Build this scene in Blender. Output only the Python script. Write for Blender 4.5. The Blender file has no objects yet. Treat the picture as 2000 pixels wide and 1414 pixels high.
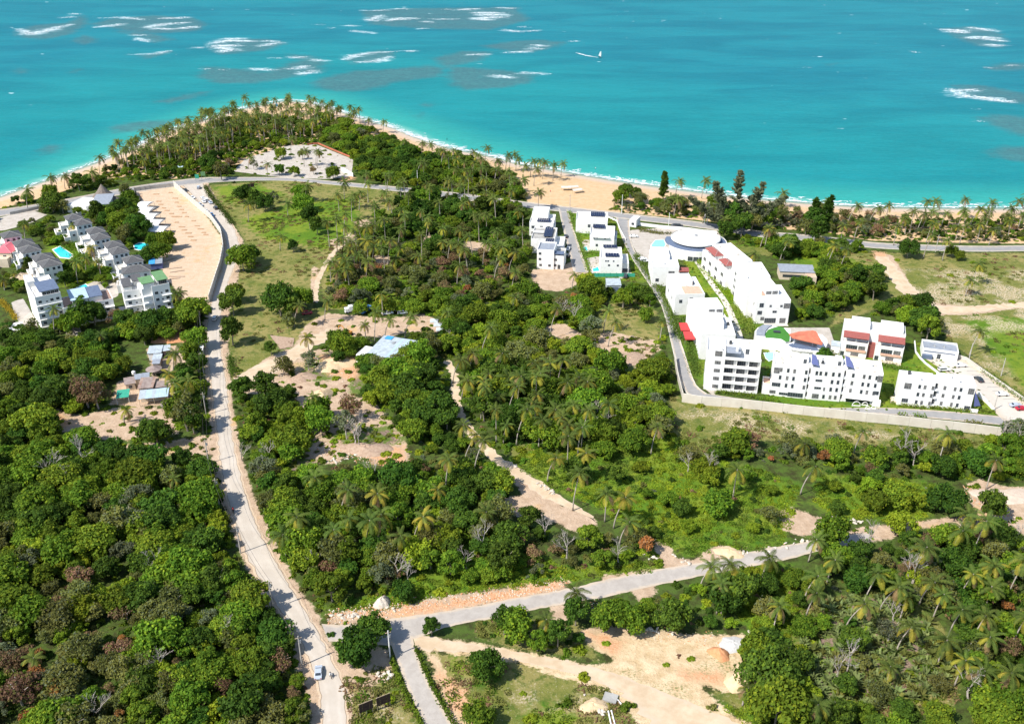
import bpy, math, random
import numpy as np
from mathutils import Vector, Matrix

random.seed(7)
rng = np.random.default_rng(7)
scene = bpy.context.scene
R = math.radians

# ------------------------------------------------------------------ camera
F_PX, PCX, PCY, PITCH, CAM_H = 1850.0, 1000.0, 707.0, R(27.6), 170.0
cam_d = bpy.data.cameras.new("camera")
cam = bpy.data.objects.new("camera", cam_d)
scene.collection.objects.link(cam)
cam.location = (0, 0, CAM_H)
cam.rotation_euler = (math.pi / 2 - PITCH, 0, 0)
cam_d.sensor_width = 36
cam_d.lens = F_PX / 2000 * 36
cam_d.clip_start = 1
cam_d.clip_end = 40000
scene.camera = cam

# ------------------------------------------------------------------ light
SUN_EL, SUN_AZ = R(49), R(34)          # shadows run towards +x turned SUN_AZ towards +y
world = bpy.data.worlds.new("World")
scene.world = world
world.use_nodes = True
wn = world.node_tree
bg = wn.nodes["Background"]
sky = wn.nodes.new("ShaderNodeTexSky")
sky.sky_type = 'NISHITA'
sky.sun_disc = False
sky.sun_elevation = SUN_EL
sky.altitude = 100
sky.air_density = 1.0
sky.dust_density = 0.6
sky.ozone_density = 1.5
# sun stands in direction (-cos az, -sin az); nishita rotation is clockwise from +y
sky.sun_rotation = math.atan2(-math.cos(SUN_AZ), -math.sin(SUN_AZ)) % (2 * math.pi)
bg.inputs["Strength"].default_value = 0.13
wn.links.new(sky.outputs[0], bg.inputs[0])
sun_d = bpy.data.lights.new("sun", 'SUN')
sun_d.energy = 4.6
sun_d.angle = R(0.5)
sun_d.color = (1.0, 0.955, 0.88)
sun = bpy.data.objects.new("sun", sun_d)
scene.collection.objects.link(sun)
_to = Vector((math.cos(SUN_AZ) * math.cos(SUN_EL), math.sin(SUN_AZ) * math.cos(SUN_EL), -math.sin(SUN_EL)))
sun.rotation_euler = _to.to_track_quat('-Z', 'Y').to_euler()
sun.location = (-200, -200, 400)
vs = scene.view_settings
scene.display_settings.display_device = 'sRGB'
vs.view_transform = 'Standard'
vs.look = 'None'
vs.exposure = 0.54
vs.gamma = 1.0
vs.use_curve_mapping = False
scene.render.engine = 'CYCLES'
cy = scene.cycles
cy.max_bounces = 5
cy.diffuse_bounces = 3
cy.glossy_bounces = 2
cy.transmission_bounces = 3
cy.transparent_max_bounces = 6
cy.caustics_reflective = False
cy.caustics_refractive = False

# ------------------------------------------------------------------ calibration: picture point -> place
SP, CP = math.sin(PITCH), math.cos(PITCH)

def G(px, py, z=0.0):
    """the place at height z that the calibrated camera sees at photo pixel (px, py); accepts arrays"""
    dx = (np.asarray(px, float) - PCX) / F_PX
    dy = -(np.asarray(py, float) - PCY) / F_PX
    wx, wy, wz = dx, CP + SP * dy, -SP + CP * dy
    t = (z - CAM_H) / wz
    return wx * t, wy * t

def Gv(px, py, z=0.0):
    x, y = G(px, py, z)
    return Vector((float(x), float(y), z))

def PX(x, y, z=0.0):
    """photo pixel of a place"""
    x = np.asarray(x, float); y = np.asarray(y, float); z = np.asarray(z, float) - CAM_H
    d = y * CP - z * SP
    u = y * SP + z * CP
    return PCX + F_PX * x / d, PCY - F_PX * u / d

def gpoly(pts, z=0.0):
    a = np.array(pts, float)
    x, y = G(a[:, 0], a[:, 1], z)
    return np.stack([x, y], 1)

def inside(X, Y, poly):
    poly = np.asarray(poly, float)
    res = np.zeros(np.shape(X), bool)
    n = len(poly)
    for i in range(n):
        x1, y1 = poly[i]; x2, y2 = poly[(i + 1) % n]
        if y1 == y2:
            continue
        c = ((y1 > Y) != (y2 > Y)) & (X < (x2 - x1) * (Y - y1) / (y2 - y1) + x1)
        res ^= c
    return res

def sdist(X, Y, poly):
    """signed distance, positive inside"""
    poly = np.asarray(poly, float)
    best = np.full(np.shape(X), 1e9)
    n = len(poly)
    for i in range(n):
        ax, ay = poly[i]; bx, by = poly[(i + 1) % n]
        ex, ey = bx - ax, by - ay
        L = ex * ex + ey * ey + 1e-9
        t = np.clip(((X - ax) * ex + (Y - ay) * ey) / L, 0, 1)
        d = (X - ax - t * ex) ** 2 + (Y - ay - t * ey) ** 2
        best = np.minimum(best, d)
    return np.sqrt(best) * np.where(inside(X, Y, poly), 1, -1)

# ------------------------------------------------------------------ object helpers
COL = scene.collection

def tag(o, label=None, cat=None, group=None, kind=None):
    if label: o["label"] = label
    if cat: o["category"] = cat
    if group: o["group"] = group
    if kind: o["kind"] = kind
    return o

def link(o, parent=None):
    COL.objects.link(o)
    if parent is not None:
        o.parent = parent
    return o

def empty(name, loc=(0, 0, 0), rz=0.0, **k):
    o = bpy.data.objects.new(name, None)
    o.empty_display_size = 0.5
    link(o)
    o.location = loc
    o.rotation_euler = (0, 0, rz)
    return tag(o, **k)

class MB:
    """collects faces (with a material number each) and links them as one mesh object"""
    def __init__(s):
        s.v = []; s.f = []; s.m = []
    def add(s, verts, faces, m=0):
        b = len(s.v)
        s.v.extend([tuple(v) for v in verts])
        s.f.extend([tuple(b + i for i in f) for f in faces])
        s.m.extend([m] * len(faces))
        return s
    def box(s, x0, x1, y0, y1, z0, z1, m=0, top=None):
        v = [(x0, y0, z0), (x1, y0, z0), (x1, y1, z0), (x0, y1, z0), (x0, y0, z1), (x1, y0, z1), (x1, y1, z1), (x0, y1, z1)]
        s.add(v, [(0, 3, 2, 1), (0, 1, 5, 4), (1, 2, 6, 5), (2, 3, 7, 6), (3, 0, 4, 7)], m)
        s.add([v[4], v[5], v[6], v[7]], [(0, 1, 2, 3)], m if top is None else top)
        return s
    def prism(s, pts, z0, z1, m=0, top=None):
        """pts: ring of (x, y), counter-clockwise"""
        n = len(pts)
        a = sum(pts[i][0] * pts[(i + 1) % n][1] - pts[(i + 1) % n][0] * pts[i][1] for i in range(n))
        if a < 0: pts = pts[::-1]
        v = [(p[0], p[1], z0) for p in pts] + [(p[0], p[1], z1) for p in pts]
        s.add(v, [(i, (i + 1) % n, n + (i + 1) % n, n + i) for i in range(n)], m)
        s.add([(p[0], p[1], z1) for p in pts], [tuple(range(n))], m if top is None else top)
        return s
    def tube(s, pts, rad, n=6, m=0, cap=True):
        pts = [Vector(p) for p in pts]
        rs = rad if isinstance(rad, (list, tuple)) else [rad] * len(pts)
        rings = []
        for i, p in enumerate(pts):
            d = (pts[min(i + 1, len(pts) - 1)] - pts[max(i - 1, 0)]).normalized()
            a = d.cross(Vector((0, 0, 1)))
            if a.length < 1e-3: a = d.cross(Vector((1, 0, 0)))
            a.normalize(); b = d.cross(a)
            rings.append([p + (a * math.cos(2 * math.pi * k / n) + b * math.sin(2 * math.pi * k / n)) * rs[i] for k in range(n)])
        v = [q for r_ in rings for q in r_]
        f = []
        for i in range(len(rings) - 1):
            for k in range(n):
                f.append((i * n + k, i * n + (k + 1) % n, (i + 1) * n + (k + 1) % n, (i + 1) * n + k))
        if cap:
            f.append(tuple(range(n))[::-1]); f.append(tuple((len(rings) - 1) * n + k for k in range(n)))
        s.add(v, f, m)
        return s
    def quad(s, a, b, c, d, m=0):
        return s.add([a, b, c, d], [(0, 1, 2, 3)], m)
    def build(s, name, mats, parent=None, smooth=False, loc=None, rz=None, **k):
        me = bpy.data.meshes.new(name)
        me.from_pydata(s.v, [], s.f)
        if not isinstance(mats, (list, tuple)): mats = [mats]
        for x in mats: me.materials.append(x)
        if any(s.m): me.polygons.foreach_set("material_index", s.m)
        if smooth: me.polygons.foreach_set("use_smooth", [True] * len(s.f))
        me.update()
        o = bpy.data.objects.new(name, me)
        link(o, parent)
        if loc is not None: o.location = loc
        if rz is not None: o.rotation_euler = (0, 0, rz)
        return tag(o, **k)

def clone(o, parent=None):
    c = o.copy()
    COL.objects.link(c)
    if parent is not None: c.parent = parent
    for ch in o.children:
        clone(ch, c)
    return c

# ------------------------------------------------------------------ materials
def mat(name, c1, c2=None, scale=1.0, rough=0.85, bump=0.0, bscale=None, detail=6.0, spec=0.3, objrand=0.0, metal=0.0, ramp=(0.38, 0.62), trans=0.0):
    m = bpy.data.materials.new(name)
    m.use_nodes = True
    nt = m.node_tree; N = nt.nodes; L = nt.links
    b = N["Principled BSDF"]
    b.inputs["Roughness"].default_value = rough
    b.inputs["Specular IOR Level"].default_value = spec
    b.inputs["Metallic"].default_value = metal
    b.inputs["Base Color"].default_value = (*c1, 1)
    col = None
    geo = N.new("ShaderNodeNewGeometry")
    if c2 is not None:
        no = N.new("ShaderNodeTexNoise"); no.inputs["Scale"].default_value = scale; no.inputs["Detail"].default_value = detail
        no.inputs["Roughness"].default_value = 0.62
        L.new(geo.outputs["Position"], no.inputs["Vector"])
        cr = N.new("ShaderNodeValToRGB")
        cr.color_ramp.elements[0].position = ramp[0]; cr.color_ramp.elements[1].position = ramp[1]
        cr.color_ramp.elements[0].color = (*c1, 1); cr.color_ramp.elements[1].color = (*c2, 1)
        L.new(no.outputs["Fac"], cr.inputs["Fac"])
        col = cr.outputs["Color"]
    if objrand > 0:
        oi = N.new("ShaderNodeObjectInfo")
        hs = N.new("ShaderNodeHueSaturation")
        if col is not None: L.new(col, hs.inputs["Color"])
        else: hs.inputs["Color"].default_value = (*c1, 1)
        mr = N.new("ShaderNodeMapRange"); mr.inputs["To Min"].default_value = 1 - objrand; mr.inputs["To Max"].default_value = 1 + objrand * 1.3
        L.new(oi.outputs["Random"], mr.inputs["Value"]); L.new(mr.outputs[0], hs.inputs["Value"])
        ml = N.new("ShaderNodeMath"); ml.operation = 'MULTIPLY'; ml.inputs[1].default_value = 7.31
        fr = N.new("ShaderNodeMath"); fr.operation = 'FRACT'
        L.new(oi.outputs["Random"], ml.inputs[0]); L.new(ml.outputs[0], fr.inputs[0])
        mh = N.new("ShaderNodeMapRange"); mh.inputs["To Min"].default_value = 0.5 - objrand * 0.075; mh.inputs["To Max"].default_value = 0.5 + objrand * 0.055
        L.new(fr.outputs[0], mh.inputs["Value"]); L.new(mh.outputs[0], hs.inputs["Hue"])
        col = hs.outputs["Color"]
    if col is not None: L.new(col, b.inputs["Base Color"])
    if bump > 0:
        n2 = N.new("ShaderNodeTexNoise"); n2.inputs["Scale"].default_value = bscale or scale * 3; n2.inputs["Detail"].default_value = 5
        L.new(geo.outputs["Position"], n2.inputs["Vector"])
        bu = N.new("ShaderNodeBump"); bu.inputs["Strength"].default_value = 1.0; bu.inputs["Distance"].default_value = bump
        L.new(n2.outputs["Fac"], bu.inputs["Height"]); L.new(bu.outputs[0], b.inputs["Normal"])
    if trans > 0:
        tr = N.new("ShaderNodeBsdfTranslucent")
        mx = N.new("ShaderNodeMixShader"); mx.inputs[0].default_value = trans
        g2 = N.new("ShaderNodeHueSaturation"); g2.inputs["Value"].default_value = 1.5; g2.inputs["Hue"].default_value = 0.485
        if col is not None: L.new(col, g2.inputs["Color"])
        else: g2.inputs["Color"].default_value = (*c1, 1)
        L.new(g2.outputs[0], tr.inputs["Color"])
        L.new(b.outputs[0], mx.inputs[1]); L.new(tr.outputs[0], mx.inputs[2])
        L.new(mx.outputs[0], N["Material Output"].inputs["Surface"])
    return m

M = {}
M['white'] = mat('white_render', (0.81, 0.795, 0.76), (0.66, 0.64, 0.585), 0.5, 0.8, ramp=(0.5, 0.85))
M['roofwhite'] = mat('white_roof_coating', (0.80, 0.775, 0.72), (0.66, 0.63, 0.57), 0.5, 0.8, ramp=(0.42, 0.8))
M['cream'] = mat('cream_render', (0.66, 0.55, 0.42), (0.56, 0.47, 0.36), 0.4)
M['peach'] = mat('peach_tiles', (0.68, 0.42, 0.30), (0.58, 0.36, 0.26), 1.0)
M['glass'] = mat('window_glass', (0.035, 0.045, 0.055), rough=0.12, spec=0.6)
M['curtain'] = mat('curtained_glass', (0.22, 0.21, 0.20), (0.06, 0.065, 0.07), 1.3, 0.25, spec=0.5)
M['frame'] = mat('grey_frame', (0.28, 0.29, 0.30), rough=0.5)
M['greyconc'] = mat('grey_concrete', (0.40, 0.39, 0.36), (0.30, 0.29, 0.27), 0.5, 0.9)
M['paleconc'] = mat('pale_concrete', (0.60, 0.56, 0.49), (0.47, 0.43, 0.37), 0.35, 0.9, ramp=(0.35, 0.7))
M['redroof'] = mat('red_tile_roof', (0.32, 0.095, 0.08), (0.24, 0.075, 0.065), 2.0)
M['redtent'] = mat('red_canvas', (0.46, 0.05, 0.05), rough=0.8)
M['terra'] = mat('terracotta_sheet', (0.52, 0.17, 0.10), (0.44, 0.13, 0.08), 0.6)
M['darkroof'] = mat('dark_shingle_roof', (0.115, 0.115, 0.115), (0.075, 0.075, 0.08), 1.5)
M['greyroof'] = mat('grey_roof', (0.30, 0.33, 0.37), (0.24, 0.26, 0.30), 0.8, 0.6)
M['blueroof'] = mat('pale_blue_roof', (0.42, 0.54, 0.62), (0.36, 0.47, 0.55), 0.6, 0.6)
M['slate'] = mat('blue_slate_roof', (0.13, 0.17, 0.25), (0.10, 0.13, 0.20), 1.0, 0.6)
M['greenroof'] = mat('green_sheet_roof', (0.14, 0.28, 0.12), (0.11, 0.22, 0.10), 0.8)
M['turf'] = mat('artificial_turf', (0.06, 0.22, 0.03), (0.05, 0.18, 0.025), 0.6)
M['solar'] = mat('solar_cells', (0.015, 0.02, 0.05), rough=0.2, spec=0.6)
M['tin'] = mat('galvanised_sheet', (0.46, 0.52, 0.55), (0.34, 0.38, 0.40), 0.6, 0.5, bump=0.05, bscale=4)
M['rust'] = mat('rusty_sheet', (0.26, 0.15, 0.11), (0.36, 0.27, 0.22), 0.8, 0.7)
M['brownroof'] = mat('brown_weathered_roof', (0.24, 0.18, 0.16), (0.32, 0.26, 0.23), 0.7)
M['thatch'] = mat('thatch', (0.24, 0.20, 0.17), (0.16, 0.13, 0.11), 1.5, 0.95, bump=0.1, bscale=5)
M['pool'] = mat('pool_water', (0.03, 0.55, 0.60), (0.05, 0.62, 0.66), 0.8, 0.08, spec=0.5)
M['poolpale'] = mat('pale_pool_water', (0.25, 0.68, 0.60), (0.30, 0.72, 0.66), 0.8, 0.08, spec=0.5)
M['bluesail'] = mat('blue_shade_cloth', (0.12, 0.14, 0.30), rough=0.8)
M['bluetarp'] = mat('blue_tarpaulin', (0.06, 0.34, 0.68), (0.05, 0.28, 0.60), 0.8, 0.6)
M['pink'] = mat('pink_sheet_roof', (0.60, 0.13, 0.16), rough=0.7)
M['black'] = mat('black_rubber', (0.02, 0.02, 0.02), rough=0.8)
M['darkmetal'] = mat('dark_metal', (0.06, 0.06, 0.07), rough=0.5)
M['pole'] = mat('weathered_pole', (0.50, 0.47, 0.42), (0.40, 0.37, 0.33), 1.0)
M['wire'] = mat('cable', (0.06, 0.05, 0.05))
M['brownpanel'] = mat('dark_brown_panel', (0.035, 0.02, 0.018), (0.05, 0.03, 0.025), 1.0)
M['timber'] = mat('pale_timber', (0.55, 0.43, 0.30), (0.45, 0.34, 0.22), 1.0)
M['skin'] = mat('skin', (0.24, 0.13, 0.09))
M['cloth_dark'] = mat('dark_clothes', (0.03, 0.03, 0.05))
M['cloth_white'] = mat('white_clothes', (0.7, 0.7, 0.7))
M['cloth_red'] = mat('red_clothes', (0.5, 0.04, 0.04))
M['greennet'] = mat('green_netting', (0.05, 0.36, 0.24), (0.04, 0.30, 0.20), 1.0)
M['tyre'] = M['black']
def paint(name, c): return mat(name, c, rough=0.3, spec=0.6)
M['carwhite'] = paint('white_car_paint', (0.78, 0.78, 0.76))
M['carsilver'] = paint('silver_car_paint', (0.42, 0.47, 0.54))
M['carred'] = paint('red_car_paint', (0.42, 0.02, 0.04))
M['cardark'] = paint('dark_car_paint', (0.04, 0.045, 0.05))
M['carblue'] = paint('blue_car_paint', (0.07, 0.20, 0.42))
M['truckblue'] = mat('blue_truck_box', (0.05, 0.19, 0.48), rough=0.5)
# ------------------------------------------------------------------ layout of the land (photo pixels on the ground)
SHORE = [(-2600, 1500), (-900, 700), (-400, 500), (-100, 412), (0, 384), (45, 368), (92, 352), (120, 343), (150, 331), (190, 317), (242, 296), (290, 274), (336, 253), (375, 240), (404, 233), (440, 222), (469, 213),
         (518, 203), (557, 196), (600, 199), (640, 210), (680, 223), (712, 234), (762, 248), (800, 264), (837, 277), (875, 289), (917, 297), (970, 308), (1012, 320), (1060, 328), (1110, 337), (1200, 352),
         (1290, 365), (1400, 379), (1500, 390), (1600, 398), (1700, 404), (1800, 406), (2000, 407), (2400, 411), (3400, 420), (5200, 440)]
shore_w = gpoly(SHORE)
LAND = np.vstack([shore_w, [[3500, -400], [-2500, -400]]])

P_SAND = [
    [(-300, 470), (-100, 430), (0, 408), (60, 392), (120, 376), (180, 352), (250, 345), (340, 350), (400, 340), (470, 320), (560, 300), (640, 262), (700, 262), (770, 285), (860, 312), (960, 345), (1020, 372), (1032, 398), (1090, 404),
     (1200, 414), (1300, 424), (1420, 436), (1500, 445), (1620, 455), (1700, 470), (1850, 474), (2000, 476), (2400, 480), (3300, 490), (3300, 380), (2000, 380), (1600, 370), (1100, 300), (800, 230), (560, 170), (330, 225), (100, 320), (-100, 380), (-300, 430)],
]
P_PAVE = [   # pale grey or white paving and concrete
    [(455, 335), (480, 310), (560, 285), (618, 283), (690, 312), (686, 345), (640, 350), (560, 348)],
    [(0, 425), (60, 410), (92, 420), (60, 436), (10, 450), (-60, 455)],
    [(22, 590), (45, 583), (70, 625), (78, 650), (60, 655), (30, 620)],
    [(128, 645), (156, 638), (160, 655), (130, 662)],
    [(230, 600), (345, 588), (352, 606), (300, 616), (240, 622)],
    [(1146, 505), (1172, 500), (1176, 532), (1155, 536)],
    [(1136, 470), (1150, 468), (1154, 492), (1140, 494)],
    [(1200, 500), (1222, 500), (1236, 540), (1210, 545)],
    [(1228, 450), (1300, 445), (1400, 450), (1420, 480), (1330, 500), (1290, 512), (1250, 505), (1236, 480)],
    [(1372, 755), (1380, 738), (1400, 760), (1395, 775)],
    [(1480, 640), (1620, 640), (1640, 700), (1520, 720)],
    [(160, 560), (205, 540), (235, 556), (230, 580), (190, 590)],
]
P_SOIL = [   # pale pinkish-beige bare ground
    [(263, 374), (340, 364), (400, 418), (432, 462), (436, 500), (425, 545), (408, 592), (357, 595), (340, 560), (322, 545), (309, 505), (341, 480), (330, 460), (310, 440), (290, 410)],
    [(405, 356), (440, 420), (475, 470), (470, 510), (462, 560), (445, 620), (446, 700), (456, 800), (470, 880), (490, 950), (520, 1020), (560, 1110), (620, 1200), (660, 1290), (690, 1360), (690, 1430), (612, 1430), (590, 1330),
     (560, 1250), (500, 1150), (462, 1060), (435, 980), (415, 900), (408, 800), (400, 720), (396, 650), (403, 590), (425, 535), (434, 490), (430, 440), (395, 400), (345, 360)],
    [(600, 632), (640, 612), (712, 618), (760, 622), (830, 612), (862, 632), (860, 650), (800, 648), (750, 660), (700, 655), (655, 664), (612, 662), (575, 690), (545, 715), (510, 742), (468, 752), (462, 738), (520, 700), (575, 672)],
    [(470, 742), (520, 730), (560, 712), (600, 690), (625, 680), (650, 684), (662, 715), (700, 728), (712, 752), (690, 775), (640, 790), (650, 815), (610, 835), (590, 860), (582, 800), (570, 765), (545, 752), (500, 770), (470, 765)],
    [(585, 860), (640, 835), (720, 820), (785, 845), (800, 890), (790, 930), (740, 905), (690, 880), (660, 905), (610, 905), (580, 960), (560, 930)],
    [(600, 800), (640, 780), (720, 775), (790, 850), (720, 880), (590, 890), (585, 830)],
    [(78, 826), (110, 798), (160, 812), (205, 800), (275, 795), (330, 800), (350, 850), (300, 846), (250, 860), (205, 858), (140, 845), (100, 842)],
    [(230, 870), (330, 862), (400, 850), (425, 870), (420, 890), (340, 885), (280, 905), (235, 900)],
    [(262, 740), (300, 735), (340, 745), (335, 790), (265, 795), (215, 790), (230, 745)],
    [(285, 680), (345, 675), (370, 720), (300, 730)],
    [(1036, 528), (1092, 522), (1140, 500), (1150, 530), (1128, 556), (1090, 570), (1062, 566), (1042, 552)],
    [(1160, 655), (1190, 648), (1280, 665), (1292, 680), (1262, 702), (1235, 728), (1205, 735), (1180, 700), (1158, 680)],
    [(970, 905), (990, 900), (1060, 945), (1095, 985), (1160, 1012), (1168, 1040), (1120, 1038), (1060, 1010), (1010, 1010), (975, 975), (1020, 965), (1000, 935)],
    [(1275, 1055), (1300, 1060), (1322, 1090), (1352, 1092), (1400, 1064), (1450, 1072), (1430, 1092), (1300, 1115), (1285, 1085)],
    [(1520, 1000), (1545, 990), (1600, 1010), (1640, 1018), (1632, 1045), (1560, 1046), (1530, 1035)],
    [(1890, 945), (1915, 935), (1960, 950), (2060, 955), (2300, 970), (2300, 1090), (2010, 1052), (1980, 1030), (1880, 1030), (1850, 1035), (1800, 1030), (1740, 1052), (1650, 1065), (1612, 1045), (1680, 1030), (1800, 1018), (1900, 1005)],
    [(640, 1200), (700, 1190), (760, 1192), (840, 1168), (1000, 1145), (1110, 1135), (1110, 1155), (840, 1200), (740, 1215), (640, 1222)],
    [(1076, 1185), (1112, 1180), (1108, 1215), (1072, 1218)],
    [(640, 1262), (700, 1258), (760, 1270), (768, 1320), (720, 1345), (680, 1330), (655, 1300)],
    [(1132, 1230), (1180, 1222), (1240, 1226), (1330, 1236), (1400, 1240), (1450, 1238), (1485, 1262), (1450, 1290), (1470, 1315), (1460, 1352), (1410, 1350), (1370, 1340), (1420, 1390), (1490, 1425), (1480, 1470), (1280, 1470), (1240, 1400), (1190, 1350),
     (1050, 1310), (1160, 1300), (1200, 1290), (1150, 1260)],
    [(806, 1240), (900, 1250), (1000, 1268), (1150, 1298), (1230, 1320), (1250, 1360), (1200, 1352), (1100, 1318), (1000, 1292), (900, 1278), (815, 1268)],
    [(835, 1275), (855, 1280), (900, 1370), (930, 1430), (890, 1430)],
    [(1700, 490), (1745, 500), (1790, 575), (1830, 592), (1900, 600), (2000, 590), (2300, 575), (2300, 620), (1990, 602), (1900, 615), (1830, 616), (1800, 590), (1740, 545)],
    [(1175, 1125), (1280, 1110), (1280, 1160), (1250, 1178), (1232, 1150), (1180, 1165)],
    [(610, 520), (625, 525), (614, 590), (605, 590)],
    [(1055, 640), (1100, 630), (1140, 655), (1100, 665)],
    [(905, 470), (975, 478), (960, 492), (900, 488)],
    [(690, 432), (720, 428), (730, 442), (695, 446)],
    [(820, 462), (860, 458), (862, 474), (826, 478)],
    [(728, 500), (760, 498), (765, 515), (735, 520)],
    [(640, 470), (700, 456), (705, 470), (655, 486)],
]
P_ORANGE = [
    [(290, 650), (372, 645), (380, 668), (300, 672)],
    [(620, 690), (700, 698), (702, 745), (640, 735)],
    [(700, 880), (790, 870), (800, 935), (760, 925)],
    [(840, 1290), (870, 1310), (900, 1340), (950, 1400), (910, 1420), (870, 1370)],
    [(920, 1165), (1000, 1145), (1105, 1135), (1105, 1152), (960, 1178), (850, 1196), (700, 1215), (700, 1195)],
    [(972, 905), (985, 902), (1040, 940), (1050, 955), (1030, 952)],
    [(1135, 1232), (1160, 1232), (1230, 1250), (1200, 1290), (1165, 1262)],
    [(1310, 1300), (1440, 1315), (1455, 1335), (1400, 1340), (1340, 1330)],
    [(660, 345), (690, 342), (695, 352), (665, 355)],
    [(1700, 490), (1728, 492), (1738, 505), (1708, 508)],
    [(80, 820), (120, 805), (150, 830), (110, 842)],
]
P_DRY = [    # dry olive-tan grass
    [(405, 362), (560, 352), (700, 362), (780, 376), (772, 420), (720, 430), (700, 455), (645, 500), (625, 560), (612, 600), (665, 620), (600, 690), (470, 750), (452, 740), (446, 650), (452, 600), (470, 520), (478, 470), (450, 425), (415, 385)],
    [(1305, 765), (1330, 778), (1500, 800), (1700, 825), (1900, 848), (1960, 850), (1900, 880), (1700, 870), (1500, 860), (1400, 862), (1350, 868), (1310, 840)],
    [(1640, 494), (2000, 494), (2500, 500), (2500, 820), (2030, 800), (1900, 705), (1850, 660), (1815, 600), (1790, 590), (1720, 600), (1620, 640), (1640, 600), (1720, 580), (1720, 540), (1650, 520)],
    [(835, 1272), (1000, 1290), (1150, 1325), (1240, 1390), (1262, 1440), (900, 1440), (860, 1360)],
    [(665, 1330), (760, 1300), (800, 1350), (825, 1430), (690, 1430)],
    [(1165, 592), (1240, 586), (1285, 610), (1292, 680), (1262, 700), (1190, 700), (1165, 650)],
    [(1380, 1345), (1470, 1355), (1500, 1400), (1450, 1395)],
    [(940, 1205), (1130, 1215), (1170, 1290), (1000, 1265), (930, 1240)],
    [(1420, 462), (1530, 462), (1560, 500), (1500, 500), (1430, 490)],
    [(980, 870), (1120, 868), (1140, 890), (1100, 920), (1010, 900)],
    [(1300, 830), (1430, 850), (1400, 910), (1330, 900)],
    [(1180, 412), (1080, 400), (1060, 395), (1180, 400)],
    [(640, 480), (760, 470), (800, 560), (760, 600), (640, 605), (625, 560)],
    [(860, 600), (940, 605), (930, 640), (865, 630)],
    [(1540, 1180), (1640, 1165), (1760, 1160), (1850, 1230), (1880, 1310), (1860, 1380), (1700, 1400), (1560, 1390), (1520, 1290)],
]
P_LUSH = [   # bright green grass and creepers
    [(560, 400), (700, 385), (700, 440), (640, 490), (600, 480), (520, 470), (470, 430)],
    [(420, 365), (500, 360), (560, 380), (480, 400), (440, 395)],
    [(985, 900), (1080, 868), (1150, 865), (1300, 850), (1400, 900), (1500, 920), (1560, 950), (1535, 1060), (1480, 1080), (1400, 1070), (1360, 1092), (1290, 1062), (1160, 990), (1040, 930)],
    [(1595, 925), (1750, 935), (1850, 950), (1800, 1012), (1640, 1015), (1590, 980)],
    [(640, 1190), (760, 1150), (840, 1080), (900, 1000), (960, 990), (1010, 1060), (1100, 1110), (1290, 1095), (1290, 1112), (1110, 1135), (900, 1160), (760, 1188)],
    [(1430, 1105), (1540, 1105), (1560, 1180), (1540, 1300), (1480, 1260), (1440, 1200)],
    [(1880, 625), (2200, 610), (2300, 800), (2030, 790), (1950, 700)],
    [(690, 560), (760, 530), (860, 560), (1000, 570), (1000, 600), (900, 612), (700, 605), (650, 600)],
    [(1030, 1385), (1080, 1380), (1130, 1400), (1130, 1430), (1060, 1430), (1020, 1430)],
    [(1420, 1385), (1560, 1380), (1600, 1430), (1480, 1430)],
    [(1500, 770), (1680, 790), (1690, 800), (1490, 785)],
    [(885, 1290), (945, 1300), (960, 1325), (930, 1330), (885, 1312)],
    [(1340, 700), (1360, 700), (1372, 735), (1355, 740)],
    [(1330, 495), (1400, 500), (1430, 560), (1490, 640), (1500, 790), (1700, 806), (1730, 800), (1760, 800), (1950, 810), (1900, 740), (1790, 665), (1780, 700), (1620, 690), (1450, 640), (1440, 660), (1350, 560)],
    [(1330, 600), (1345, 600), (1390, 760), (1370, 750), (1335, 680)],
    [(1110, 415), (1200, 425), (1260, 550), (1150, 545)],
    [(1420, 455), (1560, 465), (1580, 490), (1440, 480)],
    [(95, 440), (140, 460), (180, 520), (210, 570), (120, 560), (90, 500)],
    [(1540, 500), (1640, 500), (1700, 520), (1650, 540), (1560, 530)],
    [(1720, 700), (1790, 680), (1830, 720), (1750, 740), (1730, 790)],
]
P_LITTER = [
    [(1600, 1180), (1700, 1160), (1800, 1200), (1860, 1270), (1850, 1350), (1700, 1390), (1600, 1370), (1560, 1260)],
    [(560, 880), (620, 900), (640, 960), (580, 980), (540, 950)],
    [(600, 695), (640, 690), (680, 720), (640, 745), (590, 740)],
    [(690, 730), (730, 740), (720, 770), (680, 765)],
    [(640, 850), (760, 830), (790, 860), (700, 890)],
    [(1200, 690), (1245, 700), (1240, 740), (1195, 740)],
    [(525, 652), (575, 665), (572, 680), (540, 690)],
]

def mask_field(X, Y, polys, cap=6.0):
    best = np.full(X.shape, -cap)
    for p in polys:
        w = gpoly(p)
        x0, y0 = w.min(0) - cap; x1, y1 = w.max(0) + cap
        sel = (X > x0) & (X < x1) & (Y > y0) & (Y < y1)
        if sel.any():
            best[sel] = np.maximum(best[sel], np.clip(sdist(X[sel], Y[sel], w), -cap, cap))
    return best / cap

def lattice(xs, ys, z):
    PXg, PYg = np.meshgrid(xs, ys)
    X, Y = G(PXg, PYg, z)
    nx, ny = len(xs), len(ys)
    idx = np.arange(nx * ny).reshape(ny, nx)
    a = idx[1:, :-1].ravel(); b = idx[1:, 1:].ravel(); c = idx[:-1, 1:].ravel(); d = idx[:-1, :-1].ravel()
    return X.ravel(), Y.ravel(), np.stack([a, b, c, d], 1)

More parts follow.
